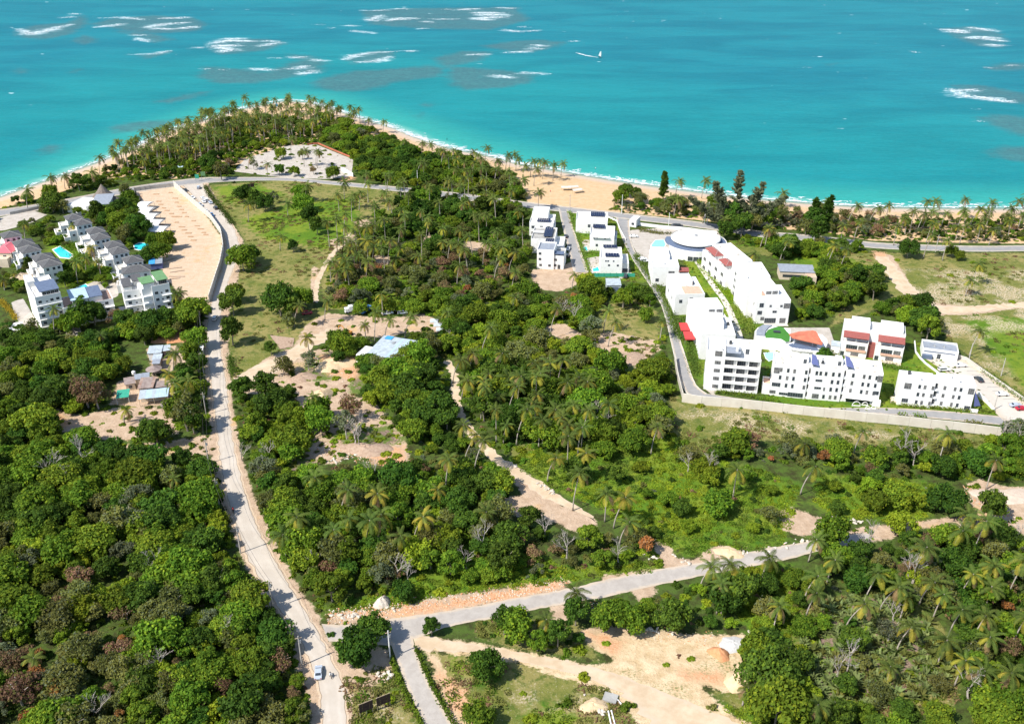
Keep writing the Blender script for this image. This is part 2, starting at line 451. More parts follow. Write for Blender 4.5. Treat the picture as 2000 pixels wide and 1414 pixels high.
def grid_mesh(name, X, Y, Z, quads, mats, attrs):
    me = bpy.data.meshes.new(name)
    me.vertices.add(len(X)); me.vertices.foreach_set("co", np.stack([X, Y, Z], 1).ravel().astype(np.float32))
    me.loops.add(quads.size); me.loops.foreach_set("vertex_index", quads.ravel().astype(np.int32))
    me.polygons.add(len(quads)); me.polygons.foreach_set("loop_start", (np.arange(len(quads)) * 4).astype(np.int32))
    me.polygons.foreach_set("use_smooth", np.ones(len(quads), bool))
    me.update(calc_edges=True)
    for k, v in attrs.items():
        at = me.attributes.new(k, 'FLOAT', 'POINT'); at.data.foreach_set("value", v.astype(np.float32))
    me.materials.append(mats)
    o = bpy.data.objects.new(name, me)
    link(o)
    return o

xs = np.concatenate([[-5200, -3000, -1800, -1000, -600], np.arange(-300, 2304, 4.5), [2600, 3200, 4200, 6500]])
ys = np.concatenate([np.arange(150, 1500, 4.5), [1560, 1700, 2000, 2500]])
X, Y, Q = lattice(xs, ys, 0.0)
dl = np.clip(sdist(X, Y, LAND), -60, 60)
SEA_Z = -1.3
Z = np.where(dl > 22, 0.0, np.where(dl > 0, SEA_Z * (1 - dl / 22) ** 1.3, np.maximum(SEA_Z + dl * 0.07, -5.0)))
# --- shader helpers
def attr_node(N, name):
    a = N.new("ShaderNodeAttribute"); a.attribute_name = name; return a.outputs["Fac"]

def noise(N, L, vec, scale, detail=6, rough=0.6, dist=0.0):
    n = N.new("ShaderNodeTexNoise"); n.inputs["Scale"].default_value = scale; n.inputs["Detail"].default_value = detail
    n.inputs["Roughness"].default_value = rough; n.inputs["Distortion"].default_value = dist
    L.new(vec, n.inputs["Vector"]); return n.outputs["Fac"]

def math2(N, L, op, a, b=None, clamp=False):
    n = N.new("ShaderNodeMath"); n.operation = op; n.use_clamp = clamp
    for i, q in enumerate((a, b)):
        if q is None: continue
        if isinstance(q, (int, float)): n.inputs[i].default_value = q
        else: L.new(q, n.inputs[i])
    return n.outputs[0]

def maprange(N, L, v, a, b, c=0.0, d=1.0, smooth=True):
    n = N.new("ShaderNodeMapRange"); n.interpolation_type = 'SMOOTHSTEP' if smooth else 'LINEAR'
    L.new(v, n.inputs["Value"]) ; n.inputs["From Min"].default_value = a; n.inputs["From Max"].default_value = b
    n.inputs["To Min"].default_value = c; n.inputs["To Max"].default_value = d
    return n.outputs[0]

def mixc(N, L, f, a, b):
    n = N.new("ShaderNodeMix"); n.data_type = 'RGBA'
    if isinstance(f, float): n.inputs[0].default_value = f
    else: L.new(f, n.inputs[0])
    for i, q in ((6, a), (7, b)):
        if isinstance(q, tuple): n.inputs[i].default_value = (*q, 1)
        else: L.new(q, n.inputs[i])
    return n.outputs[2]

def ground_material():
    m = bpy.data.materials.new("ground"); m.use_nodes = True
    N = m.node_tree.nodes; L = m.node_tree.links
    b = N["Principled BSDF"]; b.inputs["Roughness"].default_value = 0.95; b.inputs["Specular IOR Level"].default_value = 0.1
    pos = N.new("ShaderNodeNewGeometry").outputs["Position"]
    nb = noise(N, L, pos, 0.055, 7, 0.62)       # big patches
    nm = noise(N, L, pos, 0.32, 8, 0.68)      # medium
    nf = noise(N, L, pos, 1.6, 6, 0.7)        # fine
    vf = noise(N, L, pos, 5.0, 4, 0.7)
    def two(c1, c2, n, lo=0.35, hi=0.65): return mixc(N, L, maprange(N, L, n, lo, hi), c1, c2)
    forest = two((0.045, 0.048, 0.016), (0.075, 0.120, 0.022), nm, 0.35, 0.6)
    forest = mixc(N, L, maprange(N, L, nf, 0.55, 0.72), forest, (0.10, 0.085, 0.055))
    dry = two((0.155, 0.170, 0.036), (0.27, 0.230, 0.080), nb, 0.36, 0.60)
    dry = mixc(N, L, maprange(N, L, nm, 0.46, 0.62), dry, (0.100, 0.132, 0.026))
    dry = mixc(N, L, maprange(N, L, nf, 0.56, 0.68), dry, (0.42, 0.36, 0.22))
    lush = two((0.095, 0.180, 0.015), (0.180, 0.235, 0.024), nb, 0.4, 0.6)
    lush = mixc(N, L, maprange(N, L, nm, 0.5, 0.7), lush, (0.05, 0.125, 0.014))
    soil = two((0.43, 0.305, 0.205), (0.55, 0.41, 0.29), nm)
    soil = mixc(N, L, maprange(N, L, attr_node(N, 'lot'), -0.1, 0.1), soil, two((0.55, 0.40, 0.265), (0.61, 0.47, 0.335), nm))
    soil = mixc(N, L, maprange(N, L, attr_node(N, 'quarry'), -0.3, 0.6), soil, two((0.50, 0.36, 0.20), (0.68, 0.53, 0.34), nm))
    soil = mixc(N, L, maprange(N, L, nf, 0.56, 0.74), soil, (0.33, 0.225, 0.15))
    soil = mixc(N, L, maprange(N, L, nb, 0.56, 0.68), soil, (0.56, 0.375, 0.20))
    orange = two((0.55, 0.28, 0.14), (0.64, 0.40, 0.24), nf, 0.4, 0.6)
    sand = two((0.56, 0.375, 0.205), (0.62, 0.44, 0.265), nm)
    pave = two((0.44, 0.39, 0.33), (0.53, 0.48, 0.42), nm)
    litter = two((0.30, 0.21, 0.16), (0.16, 0.11, 0.085), nf, 0.4, 0.6)
    litter = mixc(N, L, maprange(N, L, nm, 0.42, 0.52), litter, (0.12, 0.17, 0.035))
    col = forest
    wob = math2(N, L, 'ADD', math2(N, L, 'MULTIPLY', math2(N, L, 'SUBTRACT', nm, 0.5), 1.5), math2(N, L, 'MULTIPLY', math2(N, L, 'SUBTRACT', nf, 0.5), 0.9))
    def layer(col, c, name, amp, edge=0.10, bias=0.0):
        a = math2(N, L, 'ADD', attr_node(N, name), math2(N, L, 'MULTIPLY', wob, amp))
        return mixc(N, L, maprange(N, L, a, bias - edge, bias + edge), col, c)
    col = layer(col, dry, 'dry', 0.9)
    col = layer(col, lush, 'lush', 1.3, 0.25)
    # bald sandy scabs inside the dry fields
    scab = math2(N, L, 'MULTIPLY', maprange(N, L, nb, 0.44, 0.55), maprange(N, L, nf, 0.46, 0.56))
    scab = math2(N, L, 'MULTIPLY', scab, maprange(N, L, attr_node(N, 'scab'), 0.1, 0.9))
    col = mixc(N, L, scab, col, (0.60, 0.48, 0.35))
    col = layer(col, soil, 'soil', 0.8)
    col = layer(col, litter, 'litter', 1.6, 0.2)
    col = layer(col, orange, 'orange', 1.8, 0.35, 0.15)
    col = layer(col, sand, 'sand', 0.35, 0.08)
    col = layer(col, pave, 'pave', 0.06, 0.05)
    # wet sand at the waterline and sea bed
    wet = maprange(N, L, attr_node(N, 'shore'), 0.02, 0.16)
    col = mixc(N, L, wet, (0.55, 0.43, 0.33), col)
    # thin grass growing over the bare ground
    gr = math2(N, L, 'MULTIPLY', maprange(N, L, nb, 0.50, 0.62), maprange(N, L, nf, 0.48, 0.60))
    gr = math2(N, L, 'MULTIPLY', gr, maprange(N, L, attr_node(N, 'weedy'), 0.0, 0.6))
    col = mixc(N, L, gr, col, (0.20, 0.21, 0.075))
    fine = maprange(N, L, vf, 0.25, 0.75, 0.82, 1.12, False)
    hs = N.new("ShaderNodeHueSaturation"); L.new(col, hs.inputs["Color"]); L.new(fine, hs.inputs["Value"])
    L.new(hs.outputs[0], b.inputs["Base Color"])
    bu = N.new("ShaderNodeBump"); bu.inputs["Distance"].default_value = 0.30; bu.inputs["Strength"].default_value = 0.8
    hh = math2(N, L, 'ADD', nf, math2(N, L, 'MULTIPLY', nm, 1.6))
    L.new(hh, bu.inputs["Height"]); L.new(bu.outputs[0], b.inputs["Normal"])
    return m

AT = {'sand': mask_field(X, Y, P_SAND), 'pave': mask_field(X, Y, P_PAVE, 3.0), 'soil': mask_field(X, Y, P_SOIL, 4.0), 'orange': mask_field(X, Y, P_ORANGE, 4.0),
      'dry': mask_field(X, Y, P_DRY), 'lush': mask_field(X, Y, P_LUSH, 9.0), 'litter': mask_field(X, Y, P_LITTER, 5.0),
      'shore': np.clip(dl / 60, 0, 1), 'lot': mask_field(X, Y, [P_SOIL[0]], 6.0), 'quarry': mask_field(X, Y, [[(1000, 1230), (1500, 1215), (1520, 1500), (880, 1500), (820, 1290), (800, 1240)]], 12.0),
      'scab': mask_field(X, Y, [[(1700, 520), (2400, 520), (2400, 640), (1900, 660), (1850, 680), (1780, 590)], [(1850, 600), (1950, 640), (2010, 760), (1900, 720)], [(850, 1300), (1150, 1330), (1240, 1414), (880, 1414)], P_DRY[1], P_DRY[4]], 10.0),
      'weedy': mask_field(X, Y, [P_SOIL[19], P_SOIL[20], P_SOIL[5], P_SOIL[6], P_SOIL[7], P_SOIL[4], P_SOIL[3]], 6.0)}
ground = grid_mesh("ground", X, Y, Z, Q, ground_material(), AT)
tag(ground, kind="structure")

# ------------------------------------------------------------------ sea
REEF = [  # darker coral patches under the water: outline, strength
    ([(25, 65), (60, 50), (130, 45), (160, 30), (175, 45), (140, 68), (90, 78), (40, 75)], 1.0),
    ([(175, 48), (210, 38), (300, 30), (380, 36), (405, 48), (385, 62), (310, 66), (240, 60)], 1.0),
    ([(215, 62), (290, 60), (345, 78), (300, 86), (250, 70)], 0.7),
    ([(135, 82), (160, 68), (190, 72), (195, 84), (160, 90)], 0.7),
    ([(405, 92), (430, 78), (520, 76), (560, 86), (520, 100), (430, 108)], 1.0),
    ([(250, 112), (330, 98), (345, 103), (290, 118)], 0.6),
    ([(380, 150), (400, 130), (470, 135), (520, 140), (580, 118), (560, 105), (610, 108), (637, 122), (632, 140), (590, 148), (500, 165), (420, 165)], 0.9),
    ([(280, 200), (380, 180), (420, 175), (400, 190), (330, 205)], 0.6),
    ([(600, 160), (680, 140), (760, 135), (840, 128), (875, 135), (860, 150), (780, 160), (720, 178), (660, 180), (620, 172)], 1.0),
    ([(845, 115), (900, 100), (960, 102), (940, 120), (880, 130), (960, 135), (1045, 145), (1040, 162), (990, 172), (900, 178), (875, 160), (870, 135)], 1.0),
    ([(935, 90), (1000, 80), (1060, 78), (1110, 82), (1090, 92), (1040, 104), (980, 100)], 0.9),
    ([(672, 118), (690, 106), (750, 98), (775, 105), (750, 120), (690, 125)], 1.0),
    ([(700, 22), (780, 16), (1010, 14), (1040, 40), (1000, 50), (960, 60), (840, 58), (720, 50)], 0.8),
    ([(10, 140), (40, 132), (70, 138), (40, 148)], 0.6), ([(128, 142), (155, 132), (172, 136), (150, 146)], 0.6),
    ([(205, 250), (260, 235), (330, 232), (370, 228), (340, 248), (260, 262), (215, 262)], 0.7),
    ([(60, 295), (90, 280), (140, 280), (125, 298), (80, 304)], 0.6), ([(225, 282), (255, 272), (262, 280), (240, 292)], 0.5),
    ([(800, 205), (830, 196), (870, 205), (840, 215)], 0.4), ([(795, 225), (830, 218), (845, 226), (815, 236)], 0.5),
    ([(1835, 55), (1900, 50), (1975, 70), (1960, 98), (1900, 90), (1850, 72)], 0.6),
    ([(1850, 165), (1920, 165), (1990, 180), (2080, 195), (2000, 205), (1930, 200), (1870, 185)], 0.8),
    ([(1905, 232), (1950, 224), (2010, 228), (2100, 250), (2060, 275), (1990, 265), (1940, 248)], 1.0),
    ([(1915, 300), (1960, 285), (2060, 285), (2060, 320), (1960, 315)], 0.8),
    ([(1915, 132), (1960, 122), (2050, 125), (2000, 140), (1940, 142)], 0.7),
    ([(1030, 325), (1100, 335), (1160, 345), (1100, 341)], 0.3),
    ([(1600, 125), (1640, 120), (1650, 128), (1610, 132)], 0.3),
    ([(1500, 70), (1560, 68), (1540, 78)], 0.15),
]
xs = np.concatenate([[-9000, -4000, -2000, -1000], np.arange(-300, 2304, 6), [3000, 4500, 7000, 12000]])
ys = np.concatenate([[-255, -250, -235, -200, -150, -100, -60], np.arange(-30, 440, 3.0), [480, 560, 700, 1000, 1500]])
X, Y, Q = lattice(xs, ys, SEA_Z)
dsea = np.clip(-sdist(X, Y, LAND), -80, 400)
keep = (dsea[Q] > -30).any(1)
Q = Q[keep]
used = np.unique(Q); remap = -np.ones(len(X), int); remap[used] = np.arange(len(used))
X, Y, dsea, Q = X[used], Y[used], dsea[used], remap[Q]
reef = np.full(X.shape, -1.0)
for p, s_ in REEF:
    w = gpoly(p, SEA_Z)
    sel = (X > w[:, 0].min() - 30) & (X < w[:, 0].max() + 30) & (Y > w[:, 1].min() - 30) & (Y < w[:, 1].max() + 30)
    reef[sel] = np.maximum(reef[sel], np.clip(sdist(X[sel], Y[sel], w) / 11, -1, 1) * 0.6 + s_ * .6 - 0.55)

def resample(p, step):
    p = np.asarray(p, float); seg = np.linalg.norm(np.diff(p, axis=0), axis=1); cum = np.concatenate([[0], np.cumsum(seg)])
    n = max(2, int(cum[-1] / step)); t = np.linspace(0, cum[-1], n)
    return np.stack([np.interp(t, cum, p[:, 0]), np.interp(t, cum, p[:, 1])], 1)

WAVES = [
    ("breaking white wave over the reef nearest the top left corner", [[(38, 57), (60, 68), (95, 58), (140, 48)], [(55, 66), (90, 62), (115, 56)]], 420, 1.0),
    ("thin white wave crest just above the leftmost breaker", [[(118, 35), (150, 34)], [(142, 27), (155, 29)]], 120, .8),
    ("long double line of surf second from the left", [[(182, 55), (215, 51), (248, 46)], [(195, 36), (240, 34), (280, 40)]], 300, .9),
    ("broad breaking wave third from the left in the upper surf", [[(284, 55), (320, 48), (370, 44)], [(310, 37), (345, 36), (368, 34)], [(345, 58), (380, 52)], [(300, 56), (340, 58)]], 560, 1.1),
    ("small curl of foam below the long surf line", [[(258, 69), (280, 70)], [(270, 75), (292, 83)]], 130, .8),
    ("bright triangular breaker right of the left reef group", [[(412, 86), (440, 80), (500, 82)], [(440, 76), (475, 77)], [(420, 92), (450, 98), (430, 103)], [(415, 90), (470, 90)]], 560, 1.1),
    ("faint surf trailing right of the triangular breaker", [[(505, 92), (530, 86), (552, 84)], [(515, 80), (545, 82)]], 170, .8),
    ("scattered foam specks on the reef before the headland", [[(375, 94), (398, 94)], [(312, 101), (332, 100)], [(395, 135), (410, 136)], [(430, 137), (445, 137)], [(530, 114), (545, 114)], [(252, 107), (300, 106), (330, 100)]], 170, .7),
    ("curved surf line round the reef off the headland", [[(563, 113), (600, 112)], [(485, 134), (540, 138)], [(555, 136), (590, 133), (598, 128)], [(612, 117), (637, 120)], [(588, 146), (618, 138)]], 330, .8),
    ("oval ring of surf in the middle of the bay", [[(672, 118), (690, 110), (720, 104), (775, 101)], [(690, 122), (735, 121), (765, 110)], [(680, 108), (700, 112)]], 380, .8),
    ("small breaker right of the oval ring of surf", [[(788, 100), (812, 101)]], 70, .7),
    ("tall streaky patch of surf at the upper middle left", [[(720, 42), (745, 30)], [(728, 22), (752, 20)], [(722, 38), (735, 42)]], 240, 1.0),
    ("foam below the tall streaky patch", [[(673, 50), (698, 52)], [(640, 55), (655, 56)], [(685, 60), (730, 66)], [(614, 49), (628, 49)], [(705, 21), (715, 21)]], 150, .8),
    ("broad white breaker in the upper middle", [[(758, 42), (780, 36), (820, 37)], [(775, 18), (793, 18)], [(765, 40), (800, 38)]], 330, 1.0),
    ("low line of surf between the two middle breakers", [[(840, 38), (898, 38)], [(818, 57), (833, 56)], [(865, 19), (880, 19)], [(820, 43), (850, 44)]], 210, .8),
    ("largest bright breaker at the top middle", [[(895, 20), (930, 18)], [(920, 26), (985, 26)], [(925, 36), (990, 34)], [(930, 38), (960, 40)], [(935, 30), (990, 30)]], 750, 1.2),
    ("short bright crest at the top right of the middle surf", [[(968, 16), (1010, 17)]], 140, .9),
    ("surf curl right of the largest middle breaker", [[(983, 58), (1020, 64)], [(1015, 53), (1032, 54)], [(1030, 62), (1050, 60)]], 170, .8),
    ("surf over the reef left of the surfer", [[(985, 104), (1040, 100)], [(1040, 88), (1068, 92)], [(1035, 94), (1060, 97)], [(1110, 82), (1128, 81)], [(915, 108), (955, 106)]], 260, .8),
    ("faint surf on the lower middle reef", [[(960, 146), (1000, 154)], [(1020, 141), (1036, 145)], [(1060, 146), (1040, 142)]], 110, .8),
    ("uppermost breaking wave at the right", [[(1838, 58), (1870, 60), (1890, 62)], [(1850, 62), (1890, 65)]], 280, 1.1),
    ("broad breaking wave below the uppermost right one", [[(1885, 75), (1925, 76), (1963, 82)], [(1900, 72), (1950, 75)], [(1930, 88), (1955, 90)], [(1895, 54), (1945, 62)]], 440, 1.1),
    ("slanting breaker nearest the right edge", [[(1855, 173), (1885, 188), (1975, 201)], [(1870, 178), (1905, 176)], [(1915, 190), (1970, 198)]], 440, .9),
    ("small foam specks beside the right edge", [[(1925, 133), (1942, 134)], [(1970, 129), (1988, 128)], [(1780, 101), (1792, 104)], [(1575, 133), (1580, 133)], [(1908, 237), (1912, 237)]], 90, .7),
]
foamy = np.zeros(X.shape)
for lab, segs, n, sc_ in WAVES:
    for sg in segs:
        w = resample(gpoly(sg, SEA_Z), 4.0)
        for i, q in enumerate(w):
            t = i / max(len(w) - 1, 1); rr = 11.0 * sc_ * (.35 + .65 * math.sin(math.pi * min(max(t, .03), .97)))
            sel = (np.abs(X - q[0]) < 40) & (np.abs(Y - q[1]) < 30)
            foamy[sel] = np.maximum(foamy[sel], 1.05 - (((X[sel] - q[0]) / (rr * 1.6)) ** 2 + ((Y[sel] - q[1]) / rr) ** 2) * .4)
foamy = np.maximum(foamy, 0)

def sea_material():
    m = bpy.data.materials.new("sea_water"); m.use_nodes = True
    N = m.node_tree.nodes; L = m.node_tree.links
    b = N["Principled BSDF"]; b.inputs["Roughness"].default_value = 0.45; b.inputs["Specular IOR Level"].default_value = 0.07; b.inputs["IOR"].default_value = 1.33
    pos = N.new("ShaderNodeNewGeometry").outputs["Position"]
    mp = N.new("ShaderNodeMapping"); mp.inputs["Scale"].default_value = (0.35, 1.0, 1.0); mp.inputs["Rotation"].default_value = (0, 0, R(6)); L.new(pos, mp.inputs["Vector"])
    st = mp.outputs[0]
    n1 = noise(N, L, st, 0.016, 6, 0.6, 0.6)
    n2 = noise(N, L, st, 0.10, 6, 0.65)
    n3 = noise(N, L, st, 0.75, 4, 0.6)
    n4 = noise(N, L, st, 0.28, 5, 0.6)
    sh = attr_node(N, "offshore")
    shn = math2(N, L, 'ADD', sh, math2(N, L, 'MULTIPLY', math2(N, L, 'SUBTRACT', n1, 0.5), 28))
    col = mixc(N, L, maprange(N, L, n1, 0.35, 0.65), (0.004, 0.175, 0.195), (0.008, 0.216, 0.230))
    far = maprange(N, L, sh, 120, 400)
    col = mixc(N, L, far, col, mixc(N, L, maprange(N, L, n1, 0.35, 0.65), (0.003, 0.143, 0.188), (0.007, 0.186, 0.225)))
    col = mixc(N, L, maprange(N, L, shn, 66, 12), col, (0.028, 0.290, 0.255))
    col = mixc(N, L, maprange(N, L, shn, 16, 0), col, (0.22, 0.46, 0.385))
    rf = math2(N, L, 'ADD', attr_node(N, "reef"), math2(N, L, 'MULTIPLY', math2(N, L, 'SUBTRACT', noise(N, L, pos, 0.06, 9, 0.75), 0.5), 1.7))
    reefc = mixc(N, L, maprange(N, L, noise(N, L, pos, 0.3, 6, 0.7), 0.35, 0.65), (0.050, 0.105, 0.120), (0.065, 0.165, 0.165))
    col = mixc(N, L, math2(N, L, 'MULTIPLY', maprange(N, L, rf, -0.30, 0.60), 0.72), col, reefc)
    mot = maprange(N, L, n2, 0.3, 0.7, 0.93, 1.07, False)
    mot2 = maprange(N, L, n3, 0.3, 0.7, 0.90, 1.10, False)
    hs = N.new("ShaderNodeHueSaturation"); L.new(col, hs.inputs["Color"]); L.new(math2(N, L, 'MULTIPLY', mot, mot2), hs.inputs["Value"])
    # small white horses far out
    caps = math2(N, L, 'MULTIPLY', maprange(N, L, noise(N, L, st, 0.13, 3, 0.55), 0.735, 0.76), maprange(N, L, sh, 90, 260))
    colf = mixc(N, L, caps, hs.outputs[0], (0.62, 0.78, 0.80))
    fm = math2(N, L, 'ADD', attr_node(N, "foamy"), math2(N, L, 'MULTIPLY', math2(N, L, 'SUBTRACT', noise(N, L, st, 0.17, 9, 0.85, 1.2), 0.5), 4.2))
    colf = mixc(N, L, math2(N, L, 'MULTIPLY', maprange(N, L, fm, 0.75, 1.55), 0.95), colf, (0.62, 0.78, 0.80))
    L.new(colf, b.inputs["Base Color"])
    bu = N.new("ShaderNodeBump"); bu.inputs["Distance"].default_value = 0.35; bu.inputs["Strength"].default_value = 0.5
    L.new(math2(N, L, 'ADD', n3, math2(N, L, 'MULTIPLY', n4, 2.0)), bu.inputs["Height"]); L.new(bu.outputs[0], b.inputs["Normal"])
    al = maprange(N, L, sh, -2.0, 9.0, 0.0, 1.0)
    L.new(al, b.inputs["Alpha"])
    return m
sea = grid_mesh("sea", X, Y, np.full(X.shape, SEA_Z), Q, sea_material(), {'offshore': dsea, 'reef': reef, 'foamy': foamy})
tag(sea, kind="structure")

# ------------------------------------------------------------------ foam: small real flakes lying on the water
def foam_mat():
    return mat('foam', (0.86, 0.90, 0.90), (0.74, 0.83, 0.85), 0.6, 0.6, ramp=(0.4, 0.7))
M['foam'] = foam_mat()
def flakes(segs, n, sx, sy, spread, z=SEA_Z + 0.12):
    """flakes scattered along polylines of photo pixels"""
    V = []; Fc = []
    P = [gpoly(s_, z) for s_ in segs]
    lens = [np.linalg.norm(np.diff(p, axis=0), axis=1).sum() for p in P]
    for p, l in zip(P, lens):
        k = max(3, int(n * l / sum(lens)))
        seg = np.linalg.norm(np.diff(p, axis=0), axis=1); cum = np.concatenate([[0], np.cumsum(seg)])
        for _ in range(k):
            t = random.random() * cum[-1]; i = min(int(np.searchsorted(cum, t, 'right')) - 1, len(seg) - 1)
            q = p[i] + (p[i + 1] - p[i]) * ((t - cum[i]) / max(seg[i], 1e-6))
            u = t / cum[-1]; taper = 0.25 + 0.75 * math.sin(math.pi * min(max(u, 0.02), 0.98))
            cx = q[0] + random.gauss(0, spread) * 1.3; cyy = q[1] + random.gauss(0, spread) * taper
            ax = sx * random.uniform(0.3, 1.3) * taper; ay = sy * random.uniform(0.3, 1.3)
            r0 = random.uniform(-0.25, 0.25); m_ = 6; b = len(V)
            zz = z + random.uniform(0, 0.25)
            for j in range(m_):
                a = 2 * math.pi * j / m_; rr = random.uniform(0.25, 1.2)
                x_, y_ = ax * rr * math.cos(a), ay * rr * math.sin(a)
                V.append((cx + x_ * math.cos(r0) - y_ * math.sin(r0), cyy + x_ * math.sin(r0) + y_ * math.cos(r0), zz))
            Fc.append(tuple(range(b, b + m_)))
    mb = MB(); mb.v = V; mb.f = Fc; mb.m = [0] * len(Fc)
    return mb

for lab, segs, n, sc_ in WAVES:
    flakes(segs, int(n * 1.15), 1.7 * sc_, 0.8 * sc_, 2.6 * sc_).build("breaking_wave", M['foam'], kind="stuff", label=lab, cat="wave", group="waves breaking on the reef")
# surf line on the beach
sl = SHORE[3:-2]
def offs(pts, d): return [(p[0], p[1] + d) for p in pts]
flakes([offs(sl, -1.5)], 2000, 3.0, 0.7, 0.8, SEA_Z + 0.08).build("surf_foam", M['foam'], kind="stuff", label="thin white line of surf washing along the whole beach", cat="surf")
flakes([offs(SHORE[22:34], -5), offs(SHORE[32:42], -6)], 700, 3.0, 0.7, 1.8, SEA_Z + 0.08).build("swash_foam", M['foam'], kind="stuff", label="second broken line of surf just off the right hand beach", cat="surf")

# ------------------------------------------------------------------ roads
def road_material(name, c1, c2, c3, s1=0.25, line=False):
    m = bpy.data.materials.new(name); m.use_nodes = True
    N = m.node_tree.nodes; L = m.node_tree.links
    b = N["Principled BSDF"]; b.inputs["Roughness"].default_value = 0.9; b.inputs["Specular IOR Level"].default_value = 0.15
    pos = N.new("ShaderNodeNewGeometry").outputs["Position"]
    n1 = noise(N, L, pos, s1, 7, 0.65); n2 = noise(N, L, pos, 2.0, 6, 0.7); n3 = noise(N, L, pos, 0.06, 5, 0.6)
    col = mixc(N, L, maprange(N, L, n1, 0.35, 0.65), c1, c2)
    col = mixc(N, L, maprange(N, L, n2, 0.58, 0.72), col, c3)
    ac = attr_node(N, "across")      # 0 at the middle, 1 at the edges
    col = mixc(N, L, math2(N, L, 'MULTIPLY', maprange(N, L, math2(N, L, 'ADD', ac, math2(N, L, 'MULTIPLY', math2(N, L, 'SUBTRACT', n1, 0.5), 0.9)), 0.6, 0.95), 0.75), col, (0.54, 0.435, 0.32))
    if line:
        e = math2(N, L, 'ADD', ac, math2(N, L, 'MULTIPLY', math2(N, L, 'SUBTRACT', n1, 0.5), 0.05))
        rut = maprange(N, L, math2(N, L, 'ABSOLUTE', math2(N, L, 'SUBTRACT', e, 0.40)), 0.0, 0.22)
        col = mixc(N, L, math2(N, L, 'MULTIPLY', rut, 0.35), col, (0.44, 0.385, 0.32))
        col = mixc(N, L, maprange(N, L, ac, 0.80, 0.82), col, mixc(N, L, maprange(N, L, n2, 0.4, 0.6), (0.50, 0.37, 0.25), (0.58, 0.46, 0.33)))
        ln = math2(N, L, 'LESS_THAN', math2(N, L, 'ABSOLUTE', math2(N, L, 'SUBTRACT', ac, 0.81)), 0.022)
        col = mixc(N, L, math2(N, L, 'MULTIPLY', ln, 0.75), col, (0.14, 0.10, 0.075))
    v = maprange(N, L, n3, 0.3, 0.7, 0.92, 1.07, False)
    hs = N.new("ShaderNodeHueSaturation"); L.new(col, hs.inputs["Color"]); L.new(v, hs.inputs["Value"])
    L.new(hs.outputs[0], b.inputs["Base Color"])
    bu = N.new("ShaderNodeBump"); bu.inputs["Distance"].default_value = 0.03; L.new(n2, bu.inputs["Height"]); L.new(bu.outputs[0], b.inputs["Normal"])
    return m
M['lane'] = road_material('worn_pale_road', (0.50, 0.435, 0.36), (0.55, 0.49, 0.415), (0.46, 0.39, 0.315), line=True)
M['asphalt'] = road_material('pale_asphalt', (0.375, 0.335, 0.295), (0.435, 0.395, 0.35), (0.29, 0.255, 0.22), 0.4)
M['asphalt2'] = road_material('grey_asphalt', (0.27, 0.265, 0.26), (0.31, 0.30, 0.29), (0.19, 0.185, 0.18), 0.4)
M['track'] = road_material('sandy_track', (0.50, 0.375, 0.245), (0.60, 0.475, 0.33), (0.40, 0.29, 0.19))
M['slabs'] = road_material('parking_slabs', (0.52, 0.47, 0.40), (0.56, 0.51, 0.44), (0.47, 0.41, 0.35))

def smooth(p, k=2):
    p = np.asarray(p, float)
    for _ in range(k):
        q = [p[0]]
        for i in range(len(p) - 1):
            q.append(p[i] * .75 + p[i + 1] * .25); q.append(p[i] * .25 + p[i + 1] * .75)
        q.append(p[-1]); p = np.array(q)
    return p

